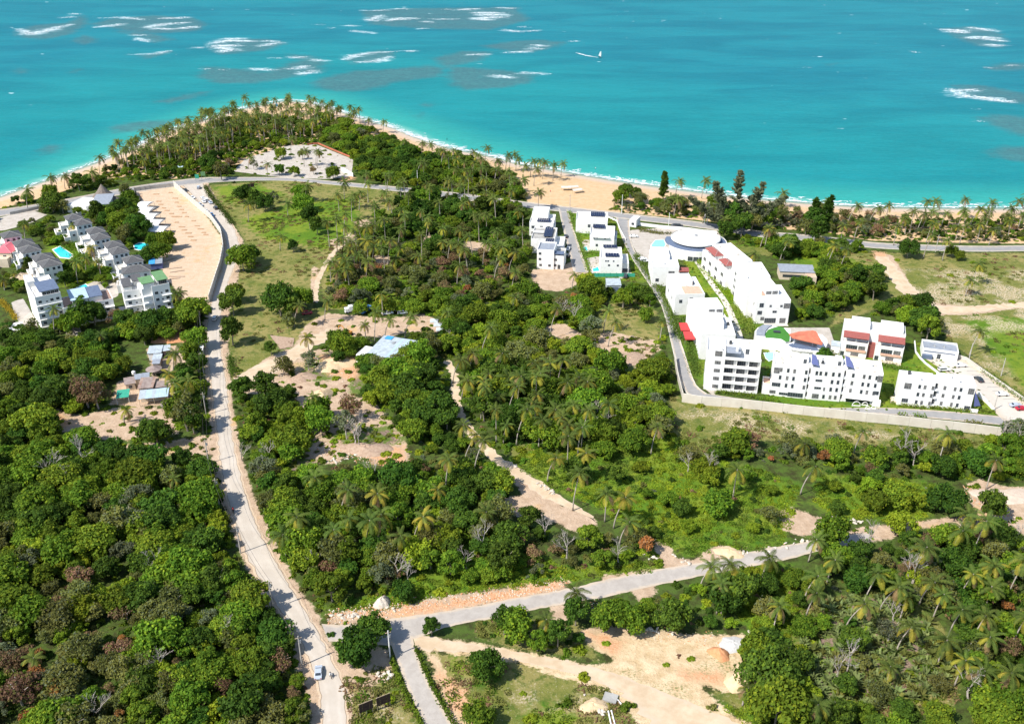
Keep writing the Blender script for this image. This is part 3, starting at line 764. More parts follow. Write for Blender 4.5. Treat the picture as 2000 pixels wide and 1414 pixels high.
ROAD_POLYS = []
def road(name, left, right, z, m, rag=0.25, kerb=False, **k):
    """a strip between two edges given in photo pixels"""
    A = smooth(gpoly(left)); B = smooth(gpoly(right))
    n = max(8, int(np.linalg.norm(np.diff(A, axis=0), axis=1).sum() / 1.5))
    def res(p):
        seg = np.linalg.norm(np.diff(p, axis=0), axis=1); cum = np.concatenate([[0], np.cumsum(seg)]); t = np.linspace(0, cum[-1], n)
        return np.stack([np.interp(t, cum, p[:, 0]), np.interp(t, cum, p[:, 1])], 1)
    A, B = res(A), res(B)
    ROAD_POLYS.append(np.vstack([A[::4], A[-1:], B[::-1][::4], B[:1]]))
    D = B - A; D /= np.linalg.norm(D, axis=1)[:, None] + 1e-9
    A = A + D * rng.normal(0, rag, (n, 1)); B = B + D * rng.normal(0, rag, (n, 1))
    c = 21
    T = np.linspace(0, 1, c)
    V = A[:, None, :] * (1 - T)[None, :, None] + B[:, None, :] * T[None, :, None]
    X_, Y_ = V[..., 0].ravel(), V[..., 1].ravel()
    idx = np.arange(n * c).reshape(n, c)
    Q_ = np.stack([idx[:-1, :-1].ravel(), idx[1:, :-1].ravel(), idx[1:, 1:].ravel(), idx[:-1, 1:].ravel()], 1)
    v0, v1, v2 = V[0, 0], V[1, 0], V[1, 1]
    if (v1[0] - v0[0]) * (v2[1] - v0[1]) - (v1[1] - v0[1]) * (v2[0] - v0[0]) < 0: Q_ = Q_[:, ::-1]
    ac = np.tile(np.abs(T * 2 - 1), n)
    o = grid_mesh(name, X_, Y_, np.full(X_.shape, z), Q_, m, {'across': ac})
    o["kind"] = "structure"
    if kerb:
        for E, s_ in ((A, -1), (B, 1)):
            mb = MB()
            E2 = E + D * (0.35 * s_)
            E0 = E
            for i in range(n - 1):
                a, b_, c_, d_ = E0[i], E0[i + 1], E2[i + 1], E2[i]
                h0, h1 = 0.0, 0.14
                mb.add([(a[0], a[1], h0), (b_[0], b_[1], h0), (c_[0], c_[1], h0), (d_[0], d_[1], h0), (a[0], a[1], h1), (b_[0], b_[1], h1), (c_[0], c_[1], h1), (d_[0], d_[1], h1)],
                       [(4, 5, 6, 7), (0, 1, 5, 4), (3, 7, 6, 2)])
            mb.build("kerb", M['paleconc'], kind="structure")
    return o

MAIN_L = [(350, 360), (380, 388), (411, 424), (436, 456), (442, 488), (430, 532), (411, 590), (401, 640), (402, 676), (408, 735), (417, 810), (425, 880), (436, 950), (452, 1010), (474, 1075), (504, 1135), (547, 1200), (578, 1240), (600, 1288), (616, 1333), (624, 1378), (622, 1440)]
MAIN_R = [(398, 353), (412, 385), (430, 408), (456, 436), (471, 475), (464, 515), (446, 552), (434, 610), (432, 676), (444, 735), (450, 800), (458, 860), (470, 920), (488, 980), (514, 1045), (547, 1100), (574, 1150), (606, 1200), (634, 1250), (654, 1288), (674, 1333), (682, 1378), (680, 1440)]
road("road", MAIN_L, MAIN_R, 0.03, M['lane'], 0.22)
road("asphalt_road", [(628, 1218), (694, 1221), (737, 1212), (843, 1198), (932, 1183), (1000, 1168), (1100, 1152), (1225, 1122), (1325, 1105), (1385, 1096), (1449, 1081), (1512, 1068), (1576, 1058), (1618, 1049), (1700, 1040)],
     [(642, 1252), (690, 1254), (760, 1262), (810, 1248), (876, 1222), (978, 1205), (1000, 1199), (1100, 1180), (1175, 1167), (1250, 1150), (1400, 1118), (1449, 1110), (1533, 1094), (1580, 1082), (1625, 1068), (1700, 1060)], 0.036, M['asphalt'], 0.12)
road("driveway", [(760, 1248), (775, 1290), (798, 1351), (829, 1411), (850, 1460)], [(806, 1244), (812, 1275), (843, 1344), (883, 1414), (905, 1460)], 0.042, M['asphalt'], 0.05)
road("coast_road", [(-60, 418), (60, 402), (160, 384), (250, 366), (345, 353), (398, 347), (450, 347), (560, 347), (640, 354), (780, 366), (900, 378), (1000, 392), (1074, 401), (1191, 414), (1250, 421), (1330, 430), (1410, 440), (1480, 453), (1550, 457), (1638, 466), (1706, 475), (1791, 479), (1918, 482), (2000, 480), (2400, 478)],
     [(-60, 432), (60, 414), (160, 396), (250, 378), (345, 364), (398, 358), (450, 354), (560, 352), (640, 360), (780, 374), (900, 390), (1000, 402), (1074, 411), (1191, 424), (1250, 431), (1330, 440), (1410, 451), (1480, 463), (1550, 468), (1638, 477), (1706, 485), (1791, 489), (1918, 492), (2000, 490), (2400, 489)], 0.036, M['asphalt2'], 0.05, kerb=True)
road("resort_drive", [(1204, 424), (1212, 458), (1231, 499), (1259, 541), (1276, 567), (1297, 603), (1314, 677), (1324, 724), (1338, 766), (1352, 774)], [(1229, 430), (1229, 463), (1240, 495), (1267, 537), (1303, 592), (1331, 677), (1340, 704), (1354, 748), (1366, 761), (1380, 770)], 0.042, M['asphalt2'], 0.03, kerb=True)
road("villa_drive", [(1092, 408), (1099, 440), (1112, 492), (1122, 532)], [(1108, 410), (1120, 450), (1136, 499), (1148, 532)], 0.042, M['asphalt2'], 0.03, kerb=True)
road("service_road", [(1352, 764), (1400, 772), (1500, 786), (1600, 797), (1690, 796), (1760, 797), (1850, 803), (1945, 812), (2040, 822)], [(1340, 770), (1390, 780), (1490, 793), (1600, 803), (1690, 806), (1760, 811), (1850, 820), (1945, 829), (2040, 838)], 0.036, M['asphalt2'], 0.03)
road("parking_lot", [(1806, 700), (1850, 728), (1900, 765), (1942, 803), (1960, 822)], [(1858, 697), (1890, 706), (1922, 730), (1985, 775), (2060, 826)], 0.042, M['slabs'], 0.03)
# sandy tracks
road("dirt_track", [(806, 1240), (888, 1252), (1000, 1271), (1080, 1286), (1160, 1302), (1260, 1335), (1350, 1370), (1440, 1414), (1480, 1450)], [(812, 1264), (900, 1273), (1000, 1289), (1080, 1305), (1150, 1322), (1210, 1350), (1262, 1400), (1290, 1440), (1310, 1460)], 0.02, M['track'], 0.55)
road("dirt_track", [(868, 705), (882, 740), (880, 790), (898, 830), (935, 875), (965, 905), (1000, 930), (1050, 965), (1100, 990), (1158, 1012)], [(880, 703), (898, 738), (897, 785), (915, 822), (950, 868), (988, 900), (1060, 942), (1095, 972), (1150, 1000), (1168, 1025)], 0.02, M['track'], 0.4)
road("dirt_track", [(684, 455), (662, 480), (640, 500), (624, 530), (612, 556), (612, 590)], [(690, 459), (668, 486), (648, 506), (632, 535), (620, 560), (622, 592)], 0.02, M['track'], 0.4)
road("dirt_track", [(1706, 500), (1738, 545), (1772, 585), (1812, 612)], [(1735, 502), (1758, 530), (1790, 570), (1838, 600)], 0.02, M['track'], 0.5)
road("dirt_track", [(1806, 594), (1880, 600), (1950, 594), (2050, 586), (2300, 575)], [(1812, 614), (1880, 613), (1950, 605), (2050, 598), (2300, 590)], 0.024, M['track'], 0.5)
road("dirt_track", [(455, 738), (500, 714), (548, 694), (590, 668), (640, 640)], [(470, 758), (520, 738), (565, 712), (610, 680), (665, 650)], 0.02, M['track'], 0.55)
road("garden_path", [(1347, 500), (1362, 520), (1388, 560), (1412, 590), (1432, 640), (1440, 662)], [(1357, 500), (1374, 522), (1400, 560), (1424, 590), (1446, 640), (1452, 662)], 0.03, M['paleconc'], 0.02)
# ------------------------------------------------------------------ foliage materials
def leafmat(name, c, c2, rnd=0.28):
    m = mat(name, c, c2, 0.9, 0.75, objrand=rnd, spec=0.12, trans=0.28, ramp=(0.35, 0.65))
    return m
LM = {
    'dark': leafmat('dark_green_leaves', (0.029, 0.068, 0.009), (0.070, 0.132, 0.015)),
    'mid': leafmat('mid_green_leaves', (0.060, 0.124, 0.010), (0.136, 0.212, 0.017)),
    'bright': leafmat('bright_green_leaves', (0.135, 0.210, 0.012), (0.220, 0.280, 0.019)),
    'olive': leafmat('olive_leaves', (0.100, 0.114, 0.026), (0.178, 0.186, 0.044)),
    'grey': leafmat('grey_green_leaves', (0.10, 0.125, 0.065), (0.15, 0.175, 0.095)),
    'brown': leafmat('dry_brown_leaves', (0.17, 0.105, 0.055), (0.26, 0.165, 0.09)),
    'rust': leafmat('rusty_leaves', (0.28, 0.105, 0.03), (0.34, 0.17, 0.05)),
    'yellow': leafmat('yellow_leaves', (0.35, 0.30, 0.02), (0.42, 0.36, 0.03)),
    'lime': leafmat('lime_hedge_leaves', (0.10, 0.165, 0.025), (0.17, 0.23, 0.035)),
    'palm': leafmat('palm_fronds', (0.060, 0.100, 0.020), (0.125, 0.165, 0.030), 0.22),
    'palmtip': leafmat('yellowing_palm_fronds', (0.235, 0.235, 0.030), (0.36, 0.31, 0.040), 0.22),
    'palmdry': leafmat('dry_palm_fronds', (0.24, 0.16, 0.07), (0.30, 0.21, 0.10), 0.2),
    'agave': leafmat('grey_agave_leaves', (0.13, 0.18, 0.055), (0.21, 0.25, 0.09), 0.2),
}
M['bark'] = mat('pale_bark', (0.30, 0.26, 0.21), (0.20, 0.17, 0.135), 1.2, 0.9)
M['palmbark'] = mat('palm_bark', (0.40, 0.35, 0.29), (0.28, 0.245, 0.20), 1.5, 0.9)
M['twig'] = mat('bare_grey_twigs', (0.46, 0.41, 0.36), (0.32, 0.28, 0.24), 0.8, 0.9)

def quads_mesh(name, C, U, V, mats, midx=None):
    """C centres, U and V half-axes: one leaf quad each"""
    n = len(C)
    co = np.stack([C - U - V, C + U - V, C + U + V, C - U + V], 1).reshape(-1, 3)
    me = bpy.data.meshes.new(name)
    me.vertices.add(4 * n); me.vertices.foreach_set("co", co.ravel().astype(np.float32))
    me.loops.add(4 * n); me.loops.foreach_set("vertex_index", np.arange(4 * n, dtype=np.int32))
    me.polygons.add(n); me.polygons.foreach_set("loop_start", (np.arange(n) * 4).astype(np.int32))
    me.update(calc_edges=True)
    for x in mats: me.materials.append(x)
    if midx is not None: me.polygons.foreach_set("material_index", midx.astype(np.int32))
    return me

def crown_mesh(name, key, rad, h, zc, lobes, per, leaf, seed, key2=None, flat=1.0, spread=1.0):
    """leaf quads gathered in lobes on an uneven dome"""
    r = np.random.default_rng(seed)
    per = int(per * 1.75); leaf *= .74
    Cs = []
    for i in range(lobes):
        if i == 0: c = np.array([0, 0, h * 0.25]); lr = rad * 0.42
        else:
            a = r.uniform(0, 2 * np.pi); q = r.uniform(0.2, 1.0) ** 0.7 * rad * 0.86 * spread
            zz = h * (0.42 * (1 - (q / rad) ** 2) - 0.18) + r.uniform(-0.24, 0.24) * h
            c = np.array([q * np.cos(a), q * np.sin(a), zz]); lr = rad * r.uniform(0.13, 0.36)
        d = r.normal(size=(per, 3)); d[:, 2] += 0.45; d /= np.linalg.norm(d, axis=1)[:, None]
        rr = lr * (0.55 + 0.75 * r.random(per) ** 0.8)
        p = c + d * rr[:, None] * np.array([1, 1, 0.8 * flat])
        Cs.append(np.concatenate([p, d], 1))
    A = np.concatenate(Cs); p, d = A[:, :3], A[:, 3:]
    p[:, 2] += zc - .7
    n = len(p)
    nrm = d + r.normal(size=(n, 3)) * 0.7 + np.array([0, 0, .25]); nrm /= np.linalg.norm(nrm, axis=1)[:, None]
    t = np.cross(nrm, r.normal(size=(n, 3))); t /= np.linalg.norm(t, axis=1)[:, None]
    b = np.cross(nrm, t)
    s = leaf * r.uniform(0.55, 1.25, n)
    midx = None; mats = [LM[key]]
    if key2:
        mats.append(LM[key2]); midx = (r.random(n) < 0.16).astype(int)
    return quads_mesh(name, p, t * s[:, None] * 0.5, b * s[:, None] * 0.36, mats, midx)

def branches(mb, base, top, spread, k, seed, r0=0.22, m=0):
    r = random.Random(seed)
    mid = Vector((r.uniform(-.3, .3), r.uniform(-.3, .3), top * 0.45))
    mb.tube([base, mid, Vector((mid.x * 1.6, mid.y * 1.6, top * 0.75))], [r0, r0 * .75, r0 * .4], 5, m)
    for i in range(k):
        a = 2 * math.pi * (i + r.random() * .6) / k
        z0 = top * r.uniform(.35, .6)
        st = Vector((mid.x * z0 / (top * .45), mid.y * z0 / (top * .45), z0))
        en = Vector((math.cos(a) * spread * r.uniform(.5, .9), math.sin(a) * spread * r.uniform(.5, .9), top * r.uniform(.75, 1.05)))
        mb.tube([st, (st + en) / 2 + Vector((0, 0, .25)), en], [r0 * .5, r0 * .34, r0 * .15], 4, m)

# templates: (crown mesh, trunk mesh, look) ---------------------------------
def make_tree_templates():
    T = {}
    spec = [  # kind, radius, height of crown, centre height, lobes, per, leaf
        ('dark', 3.6, 5.0, 4.0, 26, 92, .58), ('dark', 4.4, 4.8, 4.2, 30, 90, .62), ('dark', 3.0, 6.2, 4.4, 22, 92, .54),
        ('mid', 3.9, 5.4, 4.0, 26, 90, .60), ('mid', 3.1, 5.0, 3.8, 21, 90, .54), ('mid', 4.7, 4.8, 4.2, 32, 88, .64),
        ('bright', 3.5, 4.2, 3.2, 24, 85, .60), ('bright', 2.8, 3.6, 2.8, 19, 85, .54),
        ('olive', 3.7, 5.0, 4.0, 24, 66, .48), ('olive', 3.0, 5.0, 3.8, 20, 66, .44),
        ('grey', 3.3, 4.8, 4.0, 12, 70, .42), ('grey', 2.8, 4.2, 3.6, 11, 70, .40),
        ('brown', 3.0, 4.2, 3.6, 12, 70, .42), ('rust', 2.7, 3.4, 3.2, 10, 90, .50), ('yellow', 2.1, 2.6, 3.0, 8, 80, .50),
    ]
    for i, (k, rad, h, zc, lo, per, lf) in enumerate(spec):
        k2 = {'dark': 'mid', 'mid': 'bright', 'bright': 'mid', 'olive': 'grey', 'grey': 'olive', 'brown': 'olive', 'rust': 'brown'}.get(k)
        cm = crown_mesh("crown_" + k, k, rad, h, zc, lo, per, lf, 100 + i, k2)
        mb = MB(); branches(mb, Vector((0, 0, -0.1)), zc + h * .15, rad * .8, 6 if k not in ('grey', 'brown') else 11, 40 + i, 0.2)
        me = bpy.data.meshes.new("trunk"); me.from_pydata(mb.v, [], mb.f); me.materials.append(M['twig'] if k in ('grey', 'brown') else M['bark'])
        T.setdefault(k, []).append((cm, me))
    return T
TREES = make_tree_templates()

def make_bare(seed):
    r = random.Random(seed); mb = MB()
    def rec(p, d, l, rad, dep):
        q = p + d * l
        mb.tube([p, (p + q) / 2 + Vector((r.uniform(-.1, .1), r.uniform(-.1, .1), 0)) * l, q], [rad, rad * .8, rad * .6], 4 if dep < 2 else 3, 0, False)
        if dep >= 4: return
        for i in range(3 if dep < 3 else 4):
            nd = (d + Vector((r.uniform(-.9, .9), r.uniform(-.9, .9), r.uniform(-.15, .55)))).normalized()
            rec(q if i else p + d * l * .7, nd, l * r.uniform(.55, .8), rad * .55, dep + 1)
    rec(Vector((0, 0, -.1)), Vector((r.uniform(-.1, .1), r.uniform(-.1, .1), 1)).normalized(), 2.9, 0.24, 0)
    me = bpy.data.meshes.new("branches"); me.from_pydata(mb.v, [], mb.f); me.materials.append(M['twig'])
    return me
BARE = [make_bare(s) for s in (3, 5, 8)]

# palms ----------------------------------------------------------------------
def palm_crown(seed, n=16, L_=3.7, droop=1.0, wind=0.0, yellow=0.35):
    """each frond: an arched midrib with two combs of hanging leaflets"""
    r = random.Random(seed); V = []; Fc = []; Mi = []
    for i in range(n):
        lvl = i / (n - 1)                         # 0 young and upright .. 1 old and hanging
        az = i * 2.39996 + r.uniform(-.2, .2)
        el = math.radians(70 - 92 * lvl + r.uniform(-8, 8))
        dirh = Vector((math.cos(az), math.sin(az), 0))
        if wind: dirh = (dirh + Vector((wind, 0.25 * wind, 0))).normalized()
        ln = L_ * r.uniform(.85, 1.1) * (0.8 if lvl < .15 else 1)
        pts = []; p = Vector((0, 0, 0)); e = el; k = 8
        for j in range(k + 1):
            pts.append(p.copy())
            p = p + (dirh * math.cos(e) + Vector((0, 0, math.sin(e)))) * (ln / k)
            e -= (0.17 + 0.05 * droop * lvl) * (1.0 if e > -1.35 else 0.1)
        mi = 2 if (lvl > .93 and r.random() < .6) else (1 if lvl > 1 - yellow and r.random() < .85 else 0)
        side = dirh.cross(Vector((0, 0, 1)))
        m = 13
        for j in range(m):
            t = 0.1 + 0.9 * j / (m - 1); x = t * k; a = min(int(x), k - 1); q = pts[a].lerp(pts[a + 1], x - a)
            tang = (pts[a + 1] - pts[a]).normalized()
            ll = ln * 0.21 * math.sin(math.pi * (0.12 + 0.80 * t)) ** .6 * r.uniform(.85, 1.1)
            w = 0.115 * ln / 3.5
            up = side.cross(tang)
            for s_ in (-1, 1):
                tip = q + side * s_ * ll * .86 + tang * ll * .5 - Vector((0, 0, ll * (.30 + .3 * lvl)))
                b = len(V)
                V.extend([q - tang * w, q + tang * w, tip + tang * w * .5, tip - tang * w * .5])
                Fc.append((b, b + 1, b + 2, b + 3)); Mi.append(mi)
    mb = MB(); mb.v = [tuple(v) for v in V]; mb.f = Fc; mb.m = Mi
    # heart and a few nuts
    mb.tube([(0, 0, -.5), (0, 0, .25)], [.26, .12], 6, 3)
    me = bpy.data.meshes.new("palm_crown"); me.from_pydata(mb.v, [], mb.f)
    for x in (LM['palm'], LM['palmtip'], LM['palmdry'], M['palmbark']): me.materials.append(x)
    me.polygons.foreach_set("material_index", mb.m)
    return me
PCR = [palm_crown(11), palm_crown(12, 15, 3.9, 1.3, 0, .5), palm_crown(13, 18, 3.5, 1.0, 0, .28), palm_crown(14, 17, 3.7, 1.2, .55, .16), palm_crown(15, 16, 3.8, 1.1, .75, .1), palm_crown(16, 16, 3.7, 1.4, 0, .75)]
def palm_trunk(seed, lean):
    r = random.Random(seed); mb = MB(); pts = []
    for i in range(9):
        t = i / 8
        pts.append((lean * t * t, 0.25 * math.sin(t * 2.2 + seed) * lean * .5, t))
    me_pts = [Vector((p[0] - pts[-1][0], p[1] - pts[-1][1], p[2] - 1)) for p in pts]   # crown end at the origin, unit height
    return me_pts
def palm_trunk_mesh(pts, h):
    mb = MB(); q = [Vector((p.x * h, p.y * h, p.z * h)) for p in pts]
    mb.tube(q, [.30, .23, .20, .18, .17, .16, .15, .14, .15], 6, 0)
    me = bpy.data.meshes.new("palm_trunk"); me.from_pydata(mb.v, [], mb.f); me.materials.append(M['palmbark']); me.polygons.foreach_set("use_smooth", [True] * len(mb.f))
    return me
HS = (5.0, 7.5, 10.0, 12.5)
PTR = {}
for hi, h in enumerate(HS):
    for li, ln in enumerate((0.02, 0.16, 0.32)):
        PTR[hi, li] = palm_trunk_mesh(palm_trunk(hi * 3 + li, ln), h)

# ------------------------------------------------------------------ where things may grow
CX_LEFT = [(-60, 430), (0, 440), (60, 432), (110, 375), (220, 372), (262, 372), (345, 362), (400, 415), (436, 462), (440, 500), (425, 560), (410, 596), (350, 612), (300, 622), (235, 630), (228, 640), (150, 660), (140, 690), (60, 690), (0, 680), (-60, 660)]
CX_RES = [(1028, 392), (1080, 404), (1240, 418), (1420, 445), (1440, 470), (1500, 490), (1545, 540), (1560, 600), (1560, 640), (1625, 640), (1640, 618), (1790, 630), (1800, 650), (1890, 660), (1990, 760), (2060, 800), (2060, 840), (1700, 822),
          (1330, 780), (1318, 740), (1296, 650), (1262, 560), (1235, 545), (1225, 568), (1178, 562), (1130, 560), (1080, 575), (1040, 560), (1030, 500)]
NOGO = [np.array(p, float) for p in [CX_LEFT, CX_RES] + P_SOIL + [P_DRY[0], P_DRY[1], P_DRY[2], P_DRY[3], P_DRY[4], P_DRY[5], P_PAVE[0], P_LUSH[6]]
        + [[(710, 700), (735, 650), (805, 660), (790, 712)], [(225, 665), (340, 665), (400, 670), (400, 700), (340, 720), (345, 800), (215, 800), (200, 750), (260, 730)], [(1505, 505), (1600, 505), (1605, 560), (1510, 550)]]]
SEAP = np.array(SHORE[:-1] + [(3400, -300), (-2600, -300)], float)

def blocked(X, Y, rise=2.2, margin=2.0):
    """true where a plant standing at X, Y would cover open ground, a road, a building plot or the sea"""
    bad = sdist(X, Y, LAND) < 20
    for z in (0.0, rise):
        u, v = PX(X, Y, z)
        for p in NOGO: bad |= inside(u, v, p)
    for p in ROAD_POLYS:
        x0, y0 = p.min(0) - 8; x1, y1 = p.max(0) + 8
        sel = (X > x0) & (X < x1) & (Y > y0) & (Y < y1)
        if sel.any():
            b = np.zeros_like(bad); b[sel] = sdist(X[sel], Y[sel], p) > -margin
            bad |= b
    return bad

def scatter(poly, step, jit=0.42, seed=0):
    w = gpoly(poly); r = np.random.default_rng(seed)
    x0, y0 = w.min(0); x1, y1 = w.max(0)
    gx, gy = np.meshgrid(np.arange(x0, x1, step), np.arange(y0, y1, step * .88))
    gx = gx + (np.arange(gx.shape[0]) % 2)[:, None] * step / 2
    gx = (gx + r.uniform(-jit, jit, gx.shape) * step).ravel(); gy = (gy + r.uniform(-jit, jit, gy.shape) * step).ravel()
    k = inside(gx, gy, w)
    return gx[k], gy[k]

# zones: outline, spacing, blend of kinds, size factor
W_FOREST = dict(dark=.28, mid=.35, bright=.11, olive=.16, grey=.05, brown=.035, rust=.015)
W_MIXED = dict(dark=.22, mid=.22, bright=.05, olive=.22, grey=.12, brown=.13, rust=.04)
W_COAST = dict(dark=.12, mid=.15, olive=.44, grey=.20, brown=.09)
W_GREEN = dict(dark=.26, mid=.36, bright=.24, olive=.11, grey=.03)
ZONES = [
    ([(-500, 690), (60, 690), (140, 690), (235, 640), (300, 625), (400, 600), (402, 690), (410, 780), (425, 900), (440, 960), (455, 1010), (480, 1080), (440, 1090), (330, 1000), (200, 960), (-500, 900)], 5.4, W_GREEN, 1.0),
    ([(-500, 900), (200, 960), (330, 1000), (440, 1090), (520, 1160), (580, 1250), (600, 1300), (618, 1360), (622, 1520), (-500, 1520)], 5.3, W_FOREST, 1.05),
    ([(330, 980), (450, 1010), (560, 1200), (600, 1300), (610, 1420), (420, 1414), (230, 1350), (230, 1200)], 6.0, W_MIXED, .85),
    ([(440, 760), (600, 770), (600, 900), (560, 1000), (500, 1000), (470, 930)], 5.4, W_GREEN, 1.05),
    ([(480, 960), (700, 930), (960, 920), (1010, 990), (960, 1000), (900, 1010), (840, 1090), (760, 1150), (640, 1190), (600, 1200), (540, 1100)], 5.2, W_FOREST, 1.0),
    ([(700, 600), (1000, 600), (1160, 600), (1170, 720), (1300, 730), (1320, 860), (1140, 870), (1000, 880), (960, 920), (880, 880), (800, 860), (720, 800), (700, 700), (720, 700)], 5.4, W_GREEN, 1.0),
    ([(590, 660), (720, 690), (700, 900), (560, 980), (560, 760)], 11, W_MIXED, .8),
    ([(700, 380), (860, 370), (1030, 400), (1035, 560), (1150, 560), (1160, 620), (1000, 610), (760, 600), (640, 600), (640, 540), (640, 480), (700, 450)], 6.8, W_MIXED, .95),
    ([(600, 240), (700, 235), (780, 270), (900, 310), (1000, 350), (1030, 395), (860, 375), (780, 370), (700, 345), (690, 310), (620, 275)], 5.6, W_GREEN, .9),
    ([(190, 345), (250, 300), (400, 260), (480, 230), (600, 240), (620, 280), (560, 290), (470, 310), (450, 345), (345, 350), (260, 355)], 5.6, W_GREEN, .62),
    ([(-300, 430), (0, 400), (60, 392), (130, 372), (190, 350), (240, 360), (130, 385), (60, 405), (0, 420), (-300, 460)], 6.5, W_GREEN, .7),
    ([(1200, 395), (1260, 400), (1420, 405), (1480, 400), (1560, 408), (1640, 420), (1700, 430), (1720, 470), (1560, 455), (1420, 435), (1240, 418), (1190, 412)], 6.6, W_COAST, .8),
    ([(1620, 425), (2000, 420), (2500, 430), (2500, 474), (2000, 474), (1700, 468), (1620, 455)], 7.2, W_COAST, .66),
    ([(1430, 480), (1560, 480), (1690, 490), (1720, 545), (1720, 600), (1640, 620), (1560, 630), (1550, 540), (1500, 500)], 5.0, W_GREEN, 1.0),
    ([(1720, 560), (1800, 600), (1830, 620), (1850, 660), (1790, 660), (1780, 625), (1640, 610), (1700, 590)], 5.0, W_MIXED, 1.0),
    ([(1170, 540), (1250, 545), (1300, 640), (1310, 740), (1290, 740), (1285, 620), (1240, 590), (1160, 600)], 4.8, W_GREEN, .72),
    ([(1320, 860), (1420, 870), (1560, 880), (1700, 870), (1900, 880), (1960, 850), (2100, 860), (2600, 900), (2600, 960), (2050, 950), (1900, 935), (1760, 940), (1600, 920), (1480, 900), (1340, 900)], 5.3, W_FOREST, 1.0),
    ([(1000, 880), (1300, 870), (1560, 950), (1540, 1060), (1300, 1060), (1100, 980)], 13, W_GREEN, .85),
    ([(960, 1000), (1010, 1020), (1100, 1045), (1170, 1045), (1280, 1060), (1290, 1100), (1110, 1125), (900, 1140), (820, 1110), (880, 1020)], 6.2, W_MIXED, .9),
    ([(620, 1195), (900, 1010), (1000, 1100), (1100, 1120), (940, 1145), (700, 1185)], 9.5, W_GREEN, .7),
    ([(1600, 930), (1850, 950), (1890, 1000), (1700, 1020), (1600, 1000)], 8.5, W_GREEN, .9),
    ([(1630, 1060), (1720, 1060), (1850, 1040), (2010, 1065), (2500, 1080), (2500, 1250), (1900, 1200), (1700, 1160), (1580, 1150), (1600, 1090)], 5.6, W_FOREST, .95),
    ([(1880, 1200), (2500, 1250), (2500, 1520), (1850, 1520), (1880, 1360)], 5.4, W_FOREST, 1.0),
    ([(1430, 1110), (1600, 1110), (1580, 1180), (1540, 1280), (1480, 1250), (1420, 1200)], 7.5, W_GREEN, .75),
    ([(1290, 1165), (1420, 1130), (1430, 1230), (1340, 1225), (1180, 1215), (1180, 1170), (1240, 1180)], 6.2, W_GREEN, .55),
    ([(1480, 1270), (1560, 1260), (1600, 1400), (1640, 1414), (1640, 1520), (1500, 1520), (1460, 1380), (1470, 1310)], 5.8, W_GREEN, .85),
    ([(1560, 1170), (1880, 1190), (1870, 1400), (1640, 1400), (1560, 1280)], 12, W_MIXED, .75),
    ([(1640, 1400), (1860, 1380), (1860, 1520), (1640, 1520)], 5.6, W_FOREST, .85),
    ([(780, 850), (900, 850), (960, 910), (900, 950), (800, 935)], 7.0, W_MIXED, .8),
    ([(930, 1208), (1075, 1190), (1130, 1225), (1170, 1290), (1040, 1268), (940, 1240)], 7.6, W_MIXED, .55),
    ([(1420, 460), (1570, 470), (1640, 490), (1560, 520), (1500, 500), (1450, 480)], 7.5, W_GREEN, .75),
    ([(1180, 1180), (1430, 1120), (1540, 1100), (1440, 1140), (1300, 1170)], 7.0, W_GREEN, .5),
    ([(450, 356), (560, 354), (700, 362), (860, 374), (860, 384), (640, 368), (460, 362)], 9, W_GREEN, .5),
]
PL = []     # x, y, kind, scale
for zi, (poly, step, wts, sz) in enumerate(ZONES):
    x, y = scatter(poly, step, seed=200 + zi)
    rise = 3.0 * sz
    ok = ~blocked(x, y, rise, 4.3 * sz)
    x, y = x[ok], y[ok]
    ks = list(wts); pr = np.array([wts[k] for k in ks]); pr /= pr.sum()
    # kinds come in drifts, so neighbours often match
    fld = (np.sin(x * .05 + zi) + np.sin(y * .043 + 1.3 * zi) + np.sin((x + y) * .021)) / 6 + .5
    u = np.clip(0.55 * fld + 0.45 * rng.random(len(x)), 0, .999)
    u = np.argsort(np.argsort(u)) / max(len(u), 1)
    kk = np.searchsorted(np.cumsum(pr), u * .9999)
    for i in range(len(x)):
        PL.append((x[i], y[i], ks[min(kk[i], len(ks) - 1)], sz * (random.uniform(.52, 1.2) if random.random() < .86 else random.uniform(1.25, 1.6))))
# thin out where zones overlap
cell = {}
PL2 = []
for t in PL:
    c = (int(t[0] // 3.4), int(t[1] // 3.4))
    if c in cell: continue
    cell[c] = 1; PL2.append(t)
PL = PL2

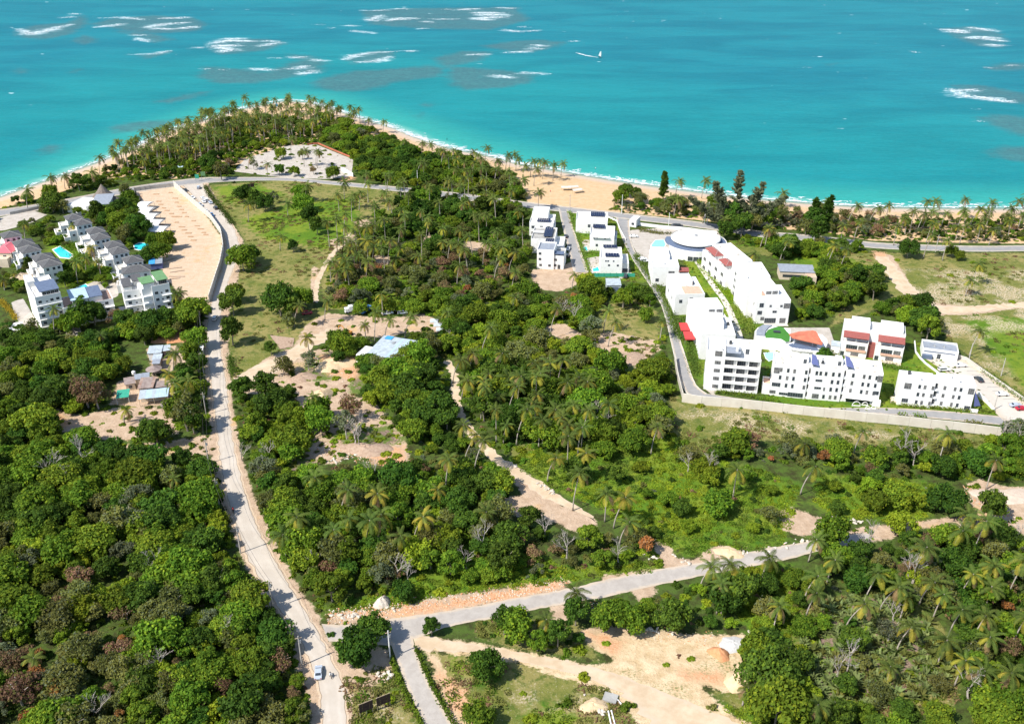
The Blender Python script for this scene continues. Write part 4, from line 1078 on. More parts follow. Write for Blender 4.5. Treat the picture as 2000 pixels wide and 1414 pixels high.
# trees picked out one by one in the photo: pixel of the middle of the crown, kind, scale, note
def at_crown(px, py, zc):
    x, y = G(px, py, zc); return float(x), float(y)
HAND = [
    (453, 590, 'dark', 1.25, "large round dark tree beside the road below the wall's end"),
    (451, 648, 'dark', 1.2, "lone round dark tree on the roadside lawn below the white car"),
    (528, 680, 'dark', .7, "small dark tree on the meadow beside the grey slab"),
    (545, 590, 'dark', 1.35, "tallest tree of the clump in the middle of the meadow"), (570, 600, 'dark', 1.2, "right half of the tall clump in the middle of the meadow"), (590, 580, 'mid', 1.0, "paler tree behind the meadow clump beside the sandy lane"),
    (560, 622, 'olive', .9, "olive shrubby tree at the foot of the meadow clump"), (472, 505, 'mid', 1.25, "green tree leaning over the road at the end of the sandy lot"), (485, 495, 'dark', 1.0, "dark tree just right of the bend by the sandy lot"), (460, 575, 'mid', .8, "small green tree touching the one beside the road"),
    (475, 380, 'dark', 1.0, "dark tree at the left of the meadow's top clump"), (498, 388, 'dark', 1.1, "dark tree in the middle of the meadow's top clump"), (517, 397, 'dark', .9, "dark tree at the right of the meadow's top clump"), (533, 385, 'grey', .8, "grey thin tree at the right end of the meadow's top clump"),
    (592, 395, 'mid', 1.1, "tall green tree at the top of the meadow near the coast road"), (604, 425, 'dark', 1.3, "big dark tree in the upper middle of the meadow"), (618, 440, 'dark', 1.0, "low dark tree at the right foot of the big meadow tree"), (585, 378, 'mid', .9, "green tree behind the big meadow tree"),
    (572, 480, 'dark', .7, "low dark bush tree in the middle of the meadow"), (545, 330, 'dark', .8, "dark round tree on the white plot by the coast road"), (548, 298, 'mid', .9, "green tree in the middle of the white plot"), (575, 333, 'bright', .8, "yellow-green tree beside the coast road at the white plot"),
    (650, 335, 'mid', 1.0, "round green tree at the right corner of the white plot"), (612, 330, 'brown', .7, "brown tree on the lower edge of the white plot"), (590, 300, 'olive', .8, "olive tree right of the middle of the white plot"), (495, 322, 'grey', .7, "low grey shrub tree on the left of the white plot"),
    (430, 330, 'olive', 1.4, "large olive tree above the road junction on the headland"), (445, 315, 'brown', 1.0, "brownish tree behind the large olive tree on the headland"), (405, 320, 'dark', 1.0, "dark tree left of the large olive tree on the headland"), (375, 322, 'mid', 1.0, "green tree above the left of the junction on the headland"),
    (152, 355, 'dark', 1.15, "dark round tree on the beach edge above the pale roofs"), (170, 352, 'dark', .8, "small dark tree right of the round one above the pale roofs"),
    (100, 395, 'dark', 1.2, "dark tree left of the restaurant roofs"), (120, 400, 'olive', 1.0, "olive tree against the restaurant's left wall"),
    (190, 415, 'dark', 1.2, "dark tree below the restaurant roofs"), (215, 420, 'mid', 1.1, "green tree right below the restaurant roofs"), (235, 400, 'dark', 1.0, "dark tree between thatched roof and white canopies"), (250, 385, 'mid', .9, "green tree beside the thatched roof"), (245, 370, 'olive', .8, "olive tree at the top corner of the sandy lot"),
    (232, 435, 'mid', 1.0, "green tree between the two rows of grey roofs and canopies"), (270, 440, 'dark', 1.2, "dark tree in front of the white canopies"), (245, 455, 'olive', 1.0, "olive tree left of the second white canopy"), (205, 430, 'dark', 1.0, "dark tree behind the upper grey hip roofs"),
    (300, 470, 'mid', .9, "green tree beside the pool under the canopies"), (325, 470, 'mid', 1.0, "green tree between the pool and the sandy lot"), (310, 490, 'mid', 1.0, "green tree above the blue tarpaulin roof"), (285, 498, 'dark', .9, "dark tree left of the blue tarpaulin roof"),
    (55, 515, 'dark', .7, "slim dark tree against the left terrace of grey roofs"), (125, 545, 'dark', .8, "dark tree behind the pool terrace of the white tower"), (100, 530, 'dark', .7, "dark tree at the end of the left terrace"),
    (155, 605, 'dark', 1.35, "large dark tree in front of the blue-roofed white building"), (180, 610, 'dark', 1.2, "dark tree right of the large one before the blue-roofed building"), (140, 630, 'mid', 1.0, "green tree below the large dark one"), (112, 628, 'bright', 1.0, "yellow-green tree in front of the white tower's foot"), (128, 625, 'olive', .8, "olive tree between the yellow-green and the large dark trees"),
    (222, 615, 'brown', .9, "grey-brown tree left of the carport below the five-storey block"), (60, 640, 'olive', 1.0, "olive tree before the paved court by the tower"), (300, 625, 'grey', .9, "flowering grey tree between road and carport"), (378, 612, 'mid', 1.3, "green tree at the lower corner of the sandy lot by the road"), (360, 605, 'mid', 1.0, "green tree below the tall palm of the sandy lot"), (350, 640, 'olive', .7, "small olive tree above the orange earth"),
    (385, 660, 'mid', 1.0, "green tree beside the road above the shacks"), (375, 690, 'mid', 1.1, "green tree against the road right of the shacks"), (385, 710, 'dark', .9, "dark tree by the road below the shacks"), (280, 655, 'dark', .9, "dark tree left of the orange earth"), (165, 760, 'brown', 1.5, "large grey-brown tree left of the village yard"), (185, 765, 'brown', 1.4, "tall brown tree beside the green tarpaulin"), (150, 745, 'olive', 1.2, "olive tree behind the large brown one"), (360, 805, 'olive', 1.5, "large olive tree beside the road below the hut"), (375, 820, 'dark', 1.1, "dark tree on the road edge below the hut"), (303, 845, 'dark', 1.0, "dark round bush tree below the big yard palm"), (345, 790, 'mid', 1.0, "green tree in front of the thatched hut"),
    (700, 1262, 'dark', 1.1, "spreading dark tree on the road junction corner"), (728, 1232, 'dark', .75, "upper part of the spreading tree at the junction"), (680, 1270, 'dark', .8, "left limb tree of the junction clump"), (842, 1222, 'dark', .6, "small round bush tree beside the asphalt road mouth"),
    (935, 1285, 'mid', .6, "small shrub on the green knoll by the sandy track"), (950, 1305, 'dark', .75, "round dark bush on the green knoll by the sandy track"), (935, 1395, 'mid', .8, "green bush beside the lower bend of the driveway"),
    (1190, 1206, 'mid', .85, "rounded green tree left of the bush row above the quarry"), (1240, 1210, 'mid', .8, "green tree in the middle of the bush row above the quarry"), (1310, 1203, 'dark', .85, "dark round tree at the right of the bush row above the quarry"), (1212, 1185, 'mid', .8, "small green tree behind the bush row above the quarry"),
    (1125, 1195, 'dark', .9, "dark tree under the big leaning palm by the asphalt road"), (1008, 1222, 'mid', .9, "green tree left of the yellow palm above the sandy track"), (985, 1215, 'dark', .8, "dark tree further left of the yellow palm above the track"), (1090, 1240, 'dark', .8, "dark tree right of the yellow palm above the track"), (1050, 1250, 'mid', .7, "green bush under the yellow palm above the track"),
    (1500, 1320, 'dark', 1.2, "dark tree at the quarry's right edge by the tan heap"), (1480, 1265, 'mid', .9, "green tree right of the grey gravel"), (1520, 1380, 'mid', 1.2, "large green tree below the quarry's right edge"),
    (1412, 1170, 'dark', 1.0, "dark round tree behind the fan palm by the road"), (1440, 1160, 'dark', 1.1, "dark tree right of the fan palm"),
    (705, 670, 'mid', .6, "small green tree against the tin roof's left end"), (668, 672, 'mid', 1.0, "bushy green tree left of the big tin roof"), (745, 735, 'mid', 1.3, "tall green tree in front of the big tin roof"), (770, 725, 'mid', 1.1, "green tree at the tin roof's front corner"), (820, 690, 'mid', 1.2, "green tree right of the big tin roof"), (840, 672, 'olive', 1.1, "olive tree behind the right end of the tin roof"),
    (620, 800, 'mid', 1.0, "slender green tree on the bare ground of the clearing"), (625, 822, 'mid', .9, "green tree under the tall one on the bare clearing"), (600, 700, 'grey', 1.0, "grey tree on the mound left of the tin roof"), (685, 790, 'brown', 1.2, "tall dead-looking tree in the middle of the clearing"), (675, 830, 'grey', 1.1, "grey spindly tree below the tall dead-looking one"), (552, 712, 'olive', .9, "olive bush beside the track into the clearing"),
    (1240, 378, 'dark', .9, "dark tree on the beach edge above the villas"), (1222, 372, 'mid', .8, "green tree left of the dark one on the beach edge"), (1212, 385, 'mid', .8, "green shrub tree by the pole above the villas"), (1250, 392, 'olive', .8, "olive shrub tree on the sand above the gatehouse"),
    (1430, 425, 'dark', 1.4, "dark dense tree under the feathery pines"), (1450, 440, 'dark', 1.3, "dark tree at the foot of the feathery pines by the coast road"), (1470, 430, 'olive', 1.2, "olive tree right of the feathery pines"), (1490, 425, 'mid', 1.1, "green tree further right of the feathery pines"), (1415, 450, 'dark', 1.0, "dark tree left of the feathery pines by the road"),
    (1590, 430, 'dark', 1.4, "dark tree below the lone dark pine"), (1600, 450, 'dark', 1.3, "dark tree by the coast road below the lone pine"), (1575, 440, 'olive', 1.1, "olive tree left of the lone dark pine"), (1560, 420, 'brown', 1.0, "brownish tree on the beach edge left of the lone pine"),
    (1775, 487, 'dark', .9, "small dark tree on the far field's road edge"), (1860, 490, 'mid', .7, "green bush beside the road above the far field"), (1875, 497, 'mid', .6, "small bush right of the other by the far field's road"),
    (1800, 590, 'dark', .9, "dark slim tree where the sandy tracks meet"), (1805, 625, 'dark', 1.2, "dark tree just below the meeting of the sandy tracks"), (1710, 560, 'dark', 1.3, "dark tree at the upper right of the wooded plot"), (1770, 610, 'bright', 1.1, "yellowish tree behind the twin red-roofed house"), (1815, 640, 'mid', 1.2, "green tree right of the twin red-roofed house"),
    (1965, 870, 'mid', 1.2, "green tree at the right edge below the long wall"), (1985, 845, 'grey', 1.2, "pale bare-limbed tree against the long wall at the right edge"), (1935, 990, 'dark', 1.0, "thin-trunked green tree on the pale clearing at the right"), (1895, 1000, 'olive', .8, "feathery tree beside the pale clearing"),
    (1625, 1040, 'mid', 1.1, "green tree where the asphalt road ends in the wood"), (1765, 1015, 'bright', 1.0, "light green tree beside the bare strip at the right"), (1610, 700, 'dark', .8, "dark tree between the pavilion and the twin house"), (1620, 692, 'olive', .6, "small olive tree beside the twin house"),
    (1262, 612, 'mid', .75, "green tree left of the resort drive by the red tents"), (1270, 585, 'mid', .7, "green tree above the palm by the resort drive"), (1218, 575, 'bright', 1.3, "bright green tree in front of the small tin shed"), (1234, 568, 'mid', .85, "green tree right of the small tin shed"), (1150, 548, 'bright', 1.2, "bright tall tree at the end of the villa lane"), (1155, 565, 'mid', 1.0, "green tree below the bright one at the villa lane"),
]
HANDT = []
for px, py, k, s_, lab in HAND:
    zc = 5.0 * s_
    x, y = at_crown(px, py, zc)
    HANDT.append((x, y, k, s_ * 1.22, lab))
PL = [t for t in PL if min((t[0] - h[0]) ** 2 + (t[1] - h[1]) ** 2 for h in HANDT) > 9]

# ------------------------------------------------------------------ labels made from landmarks
MARKS = [("the top of the headland", 560, 230), ("the left beach palm grove", 280, 290), ("the headland's middle grove", 400, 260), ("the white plot", 570, 310), ("the sandy building lot", 330, 430), ("the coast road junction", 400, 352),
         ("the grey hip-roofed terraces", 180, 460), ("the left edge pool court", 130, 520), ("the white tower at the left", 80, 590), ("the pink-roofed house", 20, 510), ("the tin-roofed shacks", 310, 700), ("the village yard", 300, 800),
         ("the road bend by the lot wall", 430, 570), ("the meadow", 560, 480), ("the lane across the meadow", 660, 520), ("the big tin roof", 760, 680), ("the blue truck", 710, 605), ("the bare clearing", 640, 770),
         ("the winding footpath", 900, 790), ("the wood above the villas", 880, 350), ("the curving beach palms", 1050, 330), ("the villas with solar panels", 1060, 470), ("the end of the villa lane", 1120, 560), ("the grassy glade", 1230, 640),
         ("the resort drive", 1290, 620), ("the round roof", 1355, 465), ("the gatehouse", 1240, 430), ("the feathery pines", 1435, 380), ("the lone dark pine", 1600, 420), ("the palm strip at the right beach", 1800, 440),
         ("the right beach end", 1960, 430), ("the wooded plot", 1620, 560), ("the far field", 1900, 560), ("the twin red-roofed house", 1710, 670), ("the parking lot", 1930, 760), ("the long pale wall", 1600, 830),
         ("the wall's right end", 1930, 860), ("the palm belt in the centre", 1050, 780), ("the centre of the wood", 1000, 690), ("the reddish track", 1040, 950), ("the sandy clearing", 1110, 1010), ("the bright creeper slope", 1380, 980),
         ("the palms on the creeper slope", 1200, 960), ("the shady hollow", 1460, 880), ("the right-hand wood", 1700, 960), ("the pale quarry at the right", 1950, 990), ("the end of the asphalt road", 1620, 1080), ("the asphalt road's middle", 1350, 1080),
         ("the bush row over the quarry", 1250, 1210), ("the sandy quarry", 1400, 1290), ("the red earth heap", 1405, 1273), ("the agave thicket", 1680, 1260), ("the right-hand coconut grove", 1880, 1200), ("the bottom right corner", 1960, 1380),
         ("the bottom edge's right half", 1600, 1390), ("the road junction", 680, 1240), ("the two billboards", 735, 1380), ("the hedged driveway", 830, 1330), ("the sandy track", 1000, 1290), ("the silver car", 622, 1313),
         ("the bend above the junction", 560, 1180), ("the red motorcycle", 456, 997), ("the roadside wood's middle", 650, 1080), ("the palms in the roadside wood", 700, 1010), ("the creepers beside the road", 850, 1120), ("the bottom left corner", 80, 1370),
         ("the left edge's lower part", 60, 1200), ("the left edge's middle", 60, 950), ("the left wood's upper part", 120, 830), ("the heart of the left wood", 260, 1100), ("the bushes left of the road bend", 470, 1240), ("the red-brown bushes", 330, 1300),
         ("the left wood near the road", 420, 1000), ("the bottom edge's left part", 350, 1390), ("the lower village yard", 190, 860), ("the green bank by the road", 500, 850)]
_mk = np.array([(m[1], m[2]) for m in MARKS], float)
ORD = ["", "second ", "third ", "fourth ", "fifth ", "sixth ", "seventh ", "eighth ", "ninth ", "tenth ", "eleventh ", "twelfth "]
def ordinal_labels(items, what):
    """items: list of (px, py, look); gives every one a label that singles it out"""
    cl = {}
    for i, (u, v, look) in enumerate(items):
        d = (_mk[:, 0] - u) ** 2 + ((_mk[:, 1] - v) * 1.2) ** 2
        cl.setdefault((int(d.argmin()), look), []).append(i)
    out = [None] * len(items)
    for (mi, look), ids in cl.items():
        near = MARKS[mi][0]
        ids.sort(key=lambda i: -items[i][1])
        rows = [ids[j:j + 7] for j in range(0, len(ids), 7)]
        rn = {1: [""], 2: [" in the nearer row", " in the farther row"], 3: [" in the front row", " in the middle row", " in the back row"]}.get(len(rows))
        if rn is None: rn = [" in row " + ["one", "two", "three", "four", "five", "six", "seven", "eight", "nine", "ten", "eleven", "twelve"][min(j, 11)] for j in range(len(rows))]
        for j, row in enumerate(rows):
            row.sort(key=lambda i: items[i][0])
            for q, i in enumerate(row):
                pos_ = "leftmost " if q == 0 and len(row) > 1 else ("rightmost " if q == len(row) - 1 and len(row) > 1 else (ORD[q] if len(row) > 1 else ""))
                frm = " from left" if 0 < q < len(row) - 1 else ""
                lb = f"{pos_}{look} {what}{frm}{rn[j]} by {near}"
                out[i] = lb if len(lb.replace("-", " ").split()) <= 15 else lb.replace(" from left", "").replace("the ", "")
    return out

# ------------------------------------------------------------------ broadleaf trees: the largest in view as individuals, the rest as one mass
LOOK = {'dark': 'dark green', 'mid': 'leafy green', 'bright': 'bright green', 'olive': 'olive', 'grey': 'sparse grey', 'brown': 'brownish', 'rust': 'rusty', 'yellow': 'yellow'}
def dist_key(t):
    u, v = PX(t[0], t[1], 0)
    vis = -60 < u < 2060 and v < 1500
    return -(t[3] / math.hypot(t[1], CAM_H)) if vis else 1.0
PL.sort(key=dist_key)
n_ind = 288 - len(HANDT)
IND, REST = PL[:n_ind], PL[n_ind:]
def put_tree(x, y, k, s_, lab, tmpl=None):
    cm, tm = (tmpl or random.choice(TREES[k]))
    o = bpy.data.objects.new("tree", None); o.empty_display_size = .5
    link(o); o.location = (x, y, 0); o.scale = (s_, s_, s_ * random.uniform(.88, 1.12)); o.rotation_euler = (0, 0, random.uniform(0, 6.28))
    for nm, me in (("trunk", tm), ("crown", cm)):
        c = bpy.data.objects.new(nm, me); link(c, o)
    tag(o, lab, "tree", "broadleaf trees")
    return o
items = []
for x, y, k, s_ in IND:
    u, v = PX(x, y, 4 * s_); items.append((float(u), float(v), LOOK[k]))
labs = ordinal_labels(items, "tree")
for (x, y, k, s_), lab in zip(IND, labs): put_tree(x, y, k, s_, lab)
for x, y, k, s_, lab in HANDT: put_tree(x, y, k, s_, lab).scale.z *= 1.22

# ------------------------------------------------------------------ instanced mass (points carry their own size, turn and kind)
HOLD = bpy.data.collections.new("foliage_sources")
def mass(name, pts, meshes, **k):
    """pts: (x, y, z, scale, kind index); one object whose points are instanced with the given meshes"""
    col = bpy.data.collections.new(name + "_sources")
    for i, me in enumerate(meshes):
        so = bpy.data.objects.new(f"{name}_source_{i:03d}", me); col.objects.link(so)
    P_ = np.array(pts, float)
    me = bpy.data.meshes.new(name)
    me.vertices.add(len(P_)); me.vertices.foreach_set("co", P_[:, :3].ravel().astype(np.float32))
    a = me.attributes.new("size", 'FLOAT', 'POINT'); a.data.foreach_set("value", P_[:, 3].astype(np.float32))
    a = me.attributes.new("turn", 'FLOAT', 'POINT'); a.data.foreach_set("value", rng.uniform(0, 6.283, len(P_)).astype(np.float32))
    a = me.attributes.new("which", 'INT', 'POINT'); a.data.foreach_set("value", P_[:, 4].astype(np.int32))
    o = bpy.data.objects.new(name, me); link(o)
    ng = bpy.data.node_groups.new(name, 'GeometryNodeTree')
    ng.interface.new_socket("Geometry", in_out='INPUT', socket_type='NodeSocketGeometry')
    ng.interface.new_socket("Geometry", in_out='OUTPUT', socket_type='NodeSocketGeometry')
    N, L = ng.nodes, ng.links
    gi = N.new("NodeGroupInput"); go = N.new("NodeGroupOutput")
    ci = N.new("GeometryNodeCollectionInfo"); ci.inputs["Collection"].default_value = col
    ci.inputs["Separate Children"].default_value = True; ci.inputs["Reset Children"].default_value = True
    ip = N.new("GeometryNodeInstanceOnPoints"); ip.inputs["Pick Instance"].default_value = True
    def na(nm, ty):
        q = N.new("GeometryNodeInputNamedAttribute"); q.data_type = ty; q.inputs["Name"].default_value = nm; return q.outputs["Attribute"]
    L.new(gi.outputs[0], ip.inputs["Points"]); L.new(ci.outputs[0], ip.inputs["Instance"])
    L.new(na("which", 'INT'), ip.inputs["Instance Index"])
    cx_ = N.new("ShaderNodeCombineXYZ"); L.new(na("turn", 'FLOAT'), cx_.inputs[2])
    er = N.new("FunctionNodeEulerToRotation"); L.new(cx_.outputs[0], er.inputs[0]); L.new(er.outputs[0], ip.inputs["Rotation"])
    L.new(na("size", 'FLOAT'), ip.inputs["Scale"])
    L.new(ip.outputs[0], go.inputs[0])
    md = o.modifiers.new("plants", 'NODES'); md.node_group = ng
    return tag(o, kind="stuff", **k)

flat = []; kidx = {}
for k, lst in TREES.items():
    for cm, tm in lst:
        kidx.setdefault(k, []).append(len(flat)); flat.append(cm)
pts = [(x, y, 0, s_, random.choice(kidx[k])) for x, y, k, s_ in REST]
mass("woodland", pts, flat, label="dense broadleaf woodland canopy covering the land between roads and clearings", cat="woodland")
print("trees", len(IND) + len(HANDT), "mass", len(REST))

# ------------------------------------------------------------------ undergrowth, bushes, tufts
BUSH = []
for i, (k, rad, h, lo, per, lf) in enumerate([('dark', 1.3, 1.7, 6, 55, .5), ('mid', 1.5, 1.5, 6, 55, .5), ('bright', 1.7, 1.2, 7, 55, .5), ('bright', 1.2, 1.0, 5, 55, .45), ('olive', 1.3, 1.4, 6, 50, .42), ('brown', 1.1, 1.2, 5, 45, .36), ('grey', 1.1, 1.2, 5, 45, .36), ('lime', 1.4, 0.9, 7, 50, .42)]):
    BUSH.append(crown_mesh("bush_" + k, k, rad, h, h * .32, lo, per, lf, 300 + i))
def tuft(key, seed, n=46, rad=1.5, hh=.5):
    r = np.random.default_rng(seed); a = r.uniform(0, 6.28, n); q = rad * np.sqrt(r.random(n))
    C = np.stack([q * np.cos(a), q * np.sin(a), r.uniform(.08, hh * .5, n)], 1)
    t = r.normal(size=(n, 3)); t[:, 2] = np.abs(t[:, 2]) * 1.2; t /= np.linalg.norm(t, axis=1)[:, None]
    b = np.cross(t, r.normal(size=(n, 3))); b /= np.linalg.norm(b, axis=1)[:, None]
    return quads_mesh("tuft_" + key, C, t * r.uniform(.18, .42, n)[:, None], b * .13, [LM[key]])
TUFT = [tuft('bright', 1), tuft('olive', 2), tuft('lime', 3), tuft('brown', 4, 34), tuft('mid', 5)]
def agave(seed):
    r = random.Random(seed); mb = MB()
    for i in range(16):
        a = i * 2.4; e = math.radians(r.uniform(15, 75)); L_ = r.uniform(.9, 1.5)
        d = Vector((math.cos(a) * math.cos(e), math.sin(a) * math.cos(e), math.sin(e))); s_ = d.cross(Vector((0, 0, 1))).normalized() * .11
        p0 = Vector((0, 0, .1)); p1 = p0 + d * L_ * .55; p2 = p0 + d * L_ - Vector((0, 0, .25))
        mb.add([p0 - s_, p0 + s_, p1 + s_ * 1.3, p1 - s_ * 1.3, p2], [(0, 1, 2, 3), (3, 2, 4)])
    me = bpy.data.meshes.new("agave"); me.from_pydata(mb.v, [], mb.f); me.materials.append(LM['agave'] if seed % 2 else LM['olive'])
    return me
AGA = [agave(1), agave(2), agave(3)]

pts = []
# forest floor filling everywhere that trees grow
for zi, (poly, step, wts, sz) in enumerate(ZONES):
    x, y = scatter(poly, 3.4 if step < 8 else 6.5, seed=500 + zi)
    ok = ~blocked(x, y, .8, .6); x, y = x[ok], y[ok]
    g_ = wts is W_GREEN
    for i in range(len(x)):
        w = random.random()
        pts.append((x[i], y[i], 0, random.uniform(.7, 1.5), 0 if w < .3 else 1 if w < .55 else 2 if w < (.75 if g_ else .62) else 3 if w < (.85 if g_ else .7) else 4 if w < .9 else 5 if w < .95 else 6))
mass("undergrowth", pts, BUSH, label="low tangled undergrowth and bushes beneath and between the trees", cat="undergrowth")
print("undergrowth", len(pts))
pts = []
for zi, (pl, step, bright) in enumerate([(P_LUSH[2], 2.1, 1), (P_LUSH[3], 2.2, 1), (P_LUSH[4], 2.2, 1), (P_LUSH[5], 2.3, 1), (P_LUSH[0], 4.0, 0), (P_LUSH[1], 3.0, 0), (P_LUSH[7], 3.0, 1), (P_LUSH[8], 2.2, 1), (P_LUSH[9], 2.0, 1), (P_LUSH[11], 1.7, 0),
                                    (P_DRY[0], 4.2, 0), (P_DRY[1], 3.0, 0), (P_DRY[2], 4.5, 0), (P_DRY[3], 2.4, 0), (P_DRY[4], 2.0, 0), (P_DRY[5], 3.0, 0), (P_DRY[7], 2.0, 0), (P_DRY[9], 2.3, 1), (P_DRY[10], 2.6, 0), (P_LUSH[15], 3, 0), (P_LUSH[17 - 1], 3, 0), (P_DRY[12], 3.5, 0), (P_DRY[14], 2.0, 0)]):
    x, y = scatter(pl, step, seed=700 + zi)
    ok = np.ones(len(x), bool)
    for p in ROAD_POLYS: ok &= ~inside(x, y, p)
    x, y = x[ok], y[ok]
    clump = np.sin(x * .21 + 3) + np.sin(y * .17) + np.sin((x - y) * .09) + rng.normal(0, .5, len(x))
    for i in range(len(x)):
        if bright:
            pts.append((x[i], y[i], 0, random.uniform(.5, .95), 0 if clump[i] > -.4 else (4 if random.random() < .5 else 2)))
        elif clump[i] > .35:
            pts.append((x[i], y[i], 0, random.uniform(.5, 1.1), 1 if random.random() < .6 else (4 if random.random() < .4 else 3)))
mass("grass_tufts", pts, TUFT, label="patchy tufts of grass and weeds over the open fields", cat="grass")
print("tufts", len(pts))
pts = []
for zi, (pl, step) in enumerate([(P_LUSH[2], 8.0), (P_LUSH[3], 7.0), (P_LUSH[4], 5.2), (P_LUSH[5], 5), (P_LUSH[7], 6), (P_DRY[9], 6), (P_DRY[14], 6), (P_DRY[1], 14), (P_LUSH[0], 13), (P_DRY[3], 13), (P_DRY[2], 24), (P_LUSH[8], 4), (P_LUSH[9], 4), (P_SOIL[2], 9), (P_SOIL[3], 5.5), (P_SOIL[4], 4.6), (P_SOIL[5], 4.6), (P_SOIL[6], 6), (P_SOIL[7], 5), (P_SOIL[11], 6), (P_SOIL[19], 12), (P_SOIL[15], 8), (P_DRY[4], 5), (P_PAVE[0], 11)]):
    x, y = scatter(pl, step, seed=800 + zi)
    ok = np.ones(len(x), bool)
    for p in ROAD_POLYS: ok &= ~inside(x, y, p)
    for i in np.nonzero(ok)[0]:
        w = random.random(); pts.append((x[i], y[i], 0, random.uniform(.6, 1.5), 2 if w < .4 else 3 if w < .6 else 1 if w < .8 else 4 if w < .93 else 5))
# the edge of the woods spills over roads and clearings
for rp in ([MAIN_R, 2.2], [MAIN_L, -2.2]):
    e = resample(gpoly(rp[0]), 2.4)
    for (x, y) in e:
        if y < 330: pts.append((x + rp[1] * random.uniform(1.2, 3.5), y, 0, random.uniform(.5, 1.1), random.choice([0, 1, 1, 4, 5])))
mass("scrub_bushes", pts, BUSH, label="loose low bushes dotted over slopes and field edges", cat="bushes")
pts = []
x, y = scatter(P_LITTER[0], 2.0, seed=900)
for i in range(len(x)):
    if random.random() < .8: pts.append((x[i], y[i], 0, random.uniform(1.1, 2.3), random.randrange(3)))
mass("agave_thicket", pts, AGA, label="spiky grey green agave thicket over the dry litter at lower right", cat="agave")

# gardens inside the two housing complexes
BLDG_PX = [[(110, 410), (135, 408), (175, 435), (212, 462), (245, 490), (290, 500), (296, 535), (240, 545), (200, 505), (150, 480), (112, 440)], [(-20, 435), (30, 440), (75, 470), (125, 505), (128, 540), (85, 530), (20, 485), (-30, 470)],
           [(36, 545), (120, 540), (128, 585), (225, 575), (240, 540), (335, 535), (352, 600), (240, 622), (225, 650), (75, 660)], [(128, 375), (240, 365), (245, 405), (130, 412)], [(262, 385), (300, 385), (345, 470), (280, 460)], [(98, 478), (150, 490), (145, 510), (100, 500)],
           [(258, 470), (300, 470), (296, 492), (258, 490)], [(146, 552), (182, 550), (185, 575), (150, 575)], [(263, 374), (345, 364), (440, 460), (410, 592), (340, 600), (300, 500)], [(-10, 425), (60, 410), (92, 420), (30, 448)], [(-20, 480), (25, 470), (30, 535), (-20, 540)]]
GPTS = []
for gi, (pl, st_, kinds_, sz) in enumerate([([(-40, 432), (60, 415), (130, 380), (265, 372), (300, 430), (345, 480), (300, 520), (250, 560), (60, 580), (-40, 560)], 5.2, ('dark', 'mid', 'mid', 'olive'), .62),
                                           ([(0, 640), (60, 655), (150, 650), (235, 630), (300, 622), (350, 608), (400, 598), (402, 640), (300, 645), (150, 690), (0, 690)], 5.0, ('dark', 'mid', 'dark', 'olive'), .9),
                                           ([(180, 398), (262, 398), (300, 470), (262, 500), (215, 455)], 4.6, ('dark', 'mid', 'dark', 'olive'), .85), ([(100, 505), (210, 540), (200, 552), (110, 548)], 5, ('dark', 'mid'), .7)]):
    x, y = scatter(pl, st_, seed=1200 + gi)
    for i in range(len(x)):
        ok = True
        for z in (0.2, 2.6 * sz):
            u, v = PX(x[i], y[i], z)
            if any(inside(np.array([u]), np.array([v]), q)[0] for q in BLDG_PX): ok = False; break
        if ok and all(sdist(x[i:i+1], y[i:i+1], p)[0] < -2 for p in ROAD_POLYS[:4]): GPTS.append((x[i], y[i], 0, sz * random.uniform(.7, 1.15), random.choice(kidx[random.choice(kinds_)])))
mass("garden_trees", GPTS, flat, label="small garden trees filling the yards between the left terraces", cat="garden trees")
GP = []
for gi, (pl, st_, w) in enumerate([(P_LUSH[13], 2.6, 1), (P_LUSH[15], 3.0, 1), (P_LUSH[16], 3.4, 1)]):
    x, y = scatter(pl, st_, seed=1300 + gi)
    for i in range(len(x)): GP.append((x[i], y[i], 0, random.uniform(.3, .6), random.choice((2, 3, 7, 1, 4))))
mass("garden_shrubs", GP, BUSH, label="low clipped shrubs and beds round the white resort blocks", cat="shrubs")

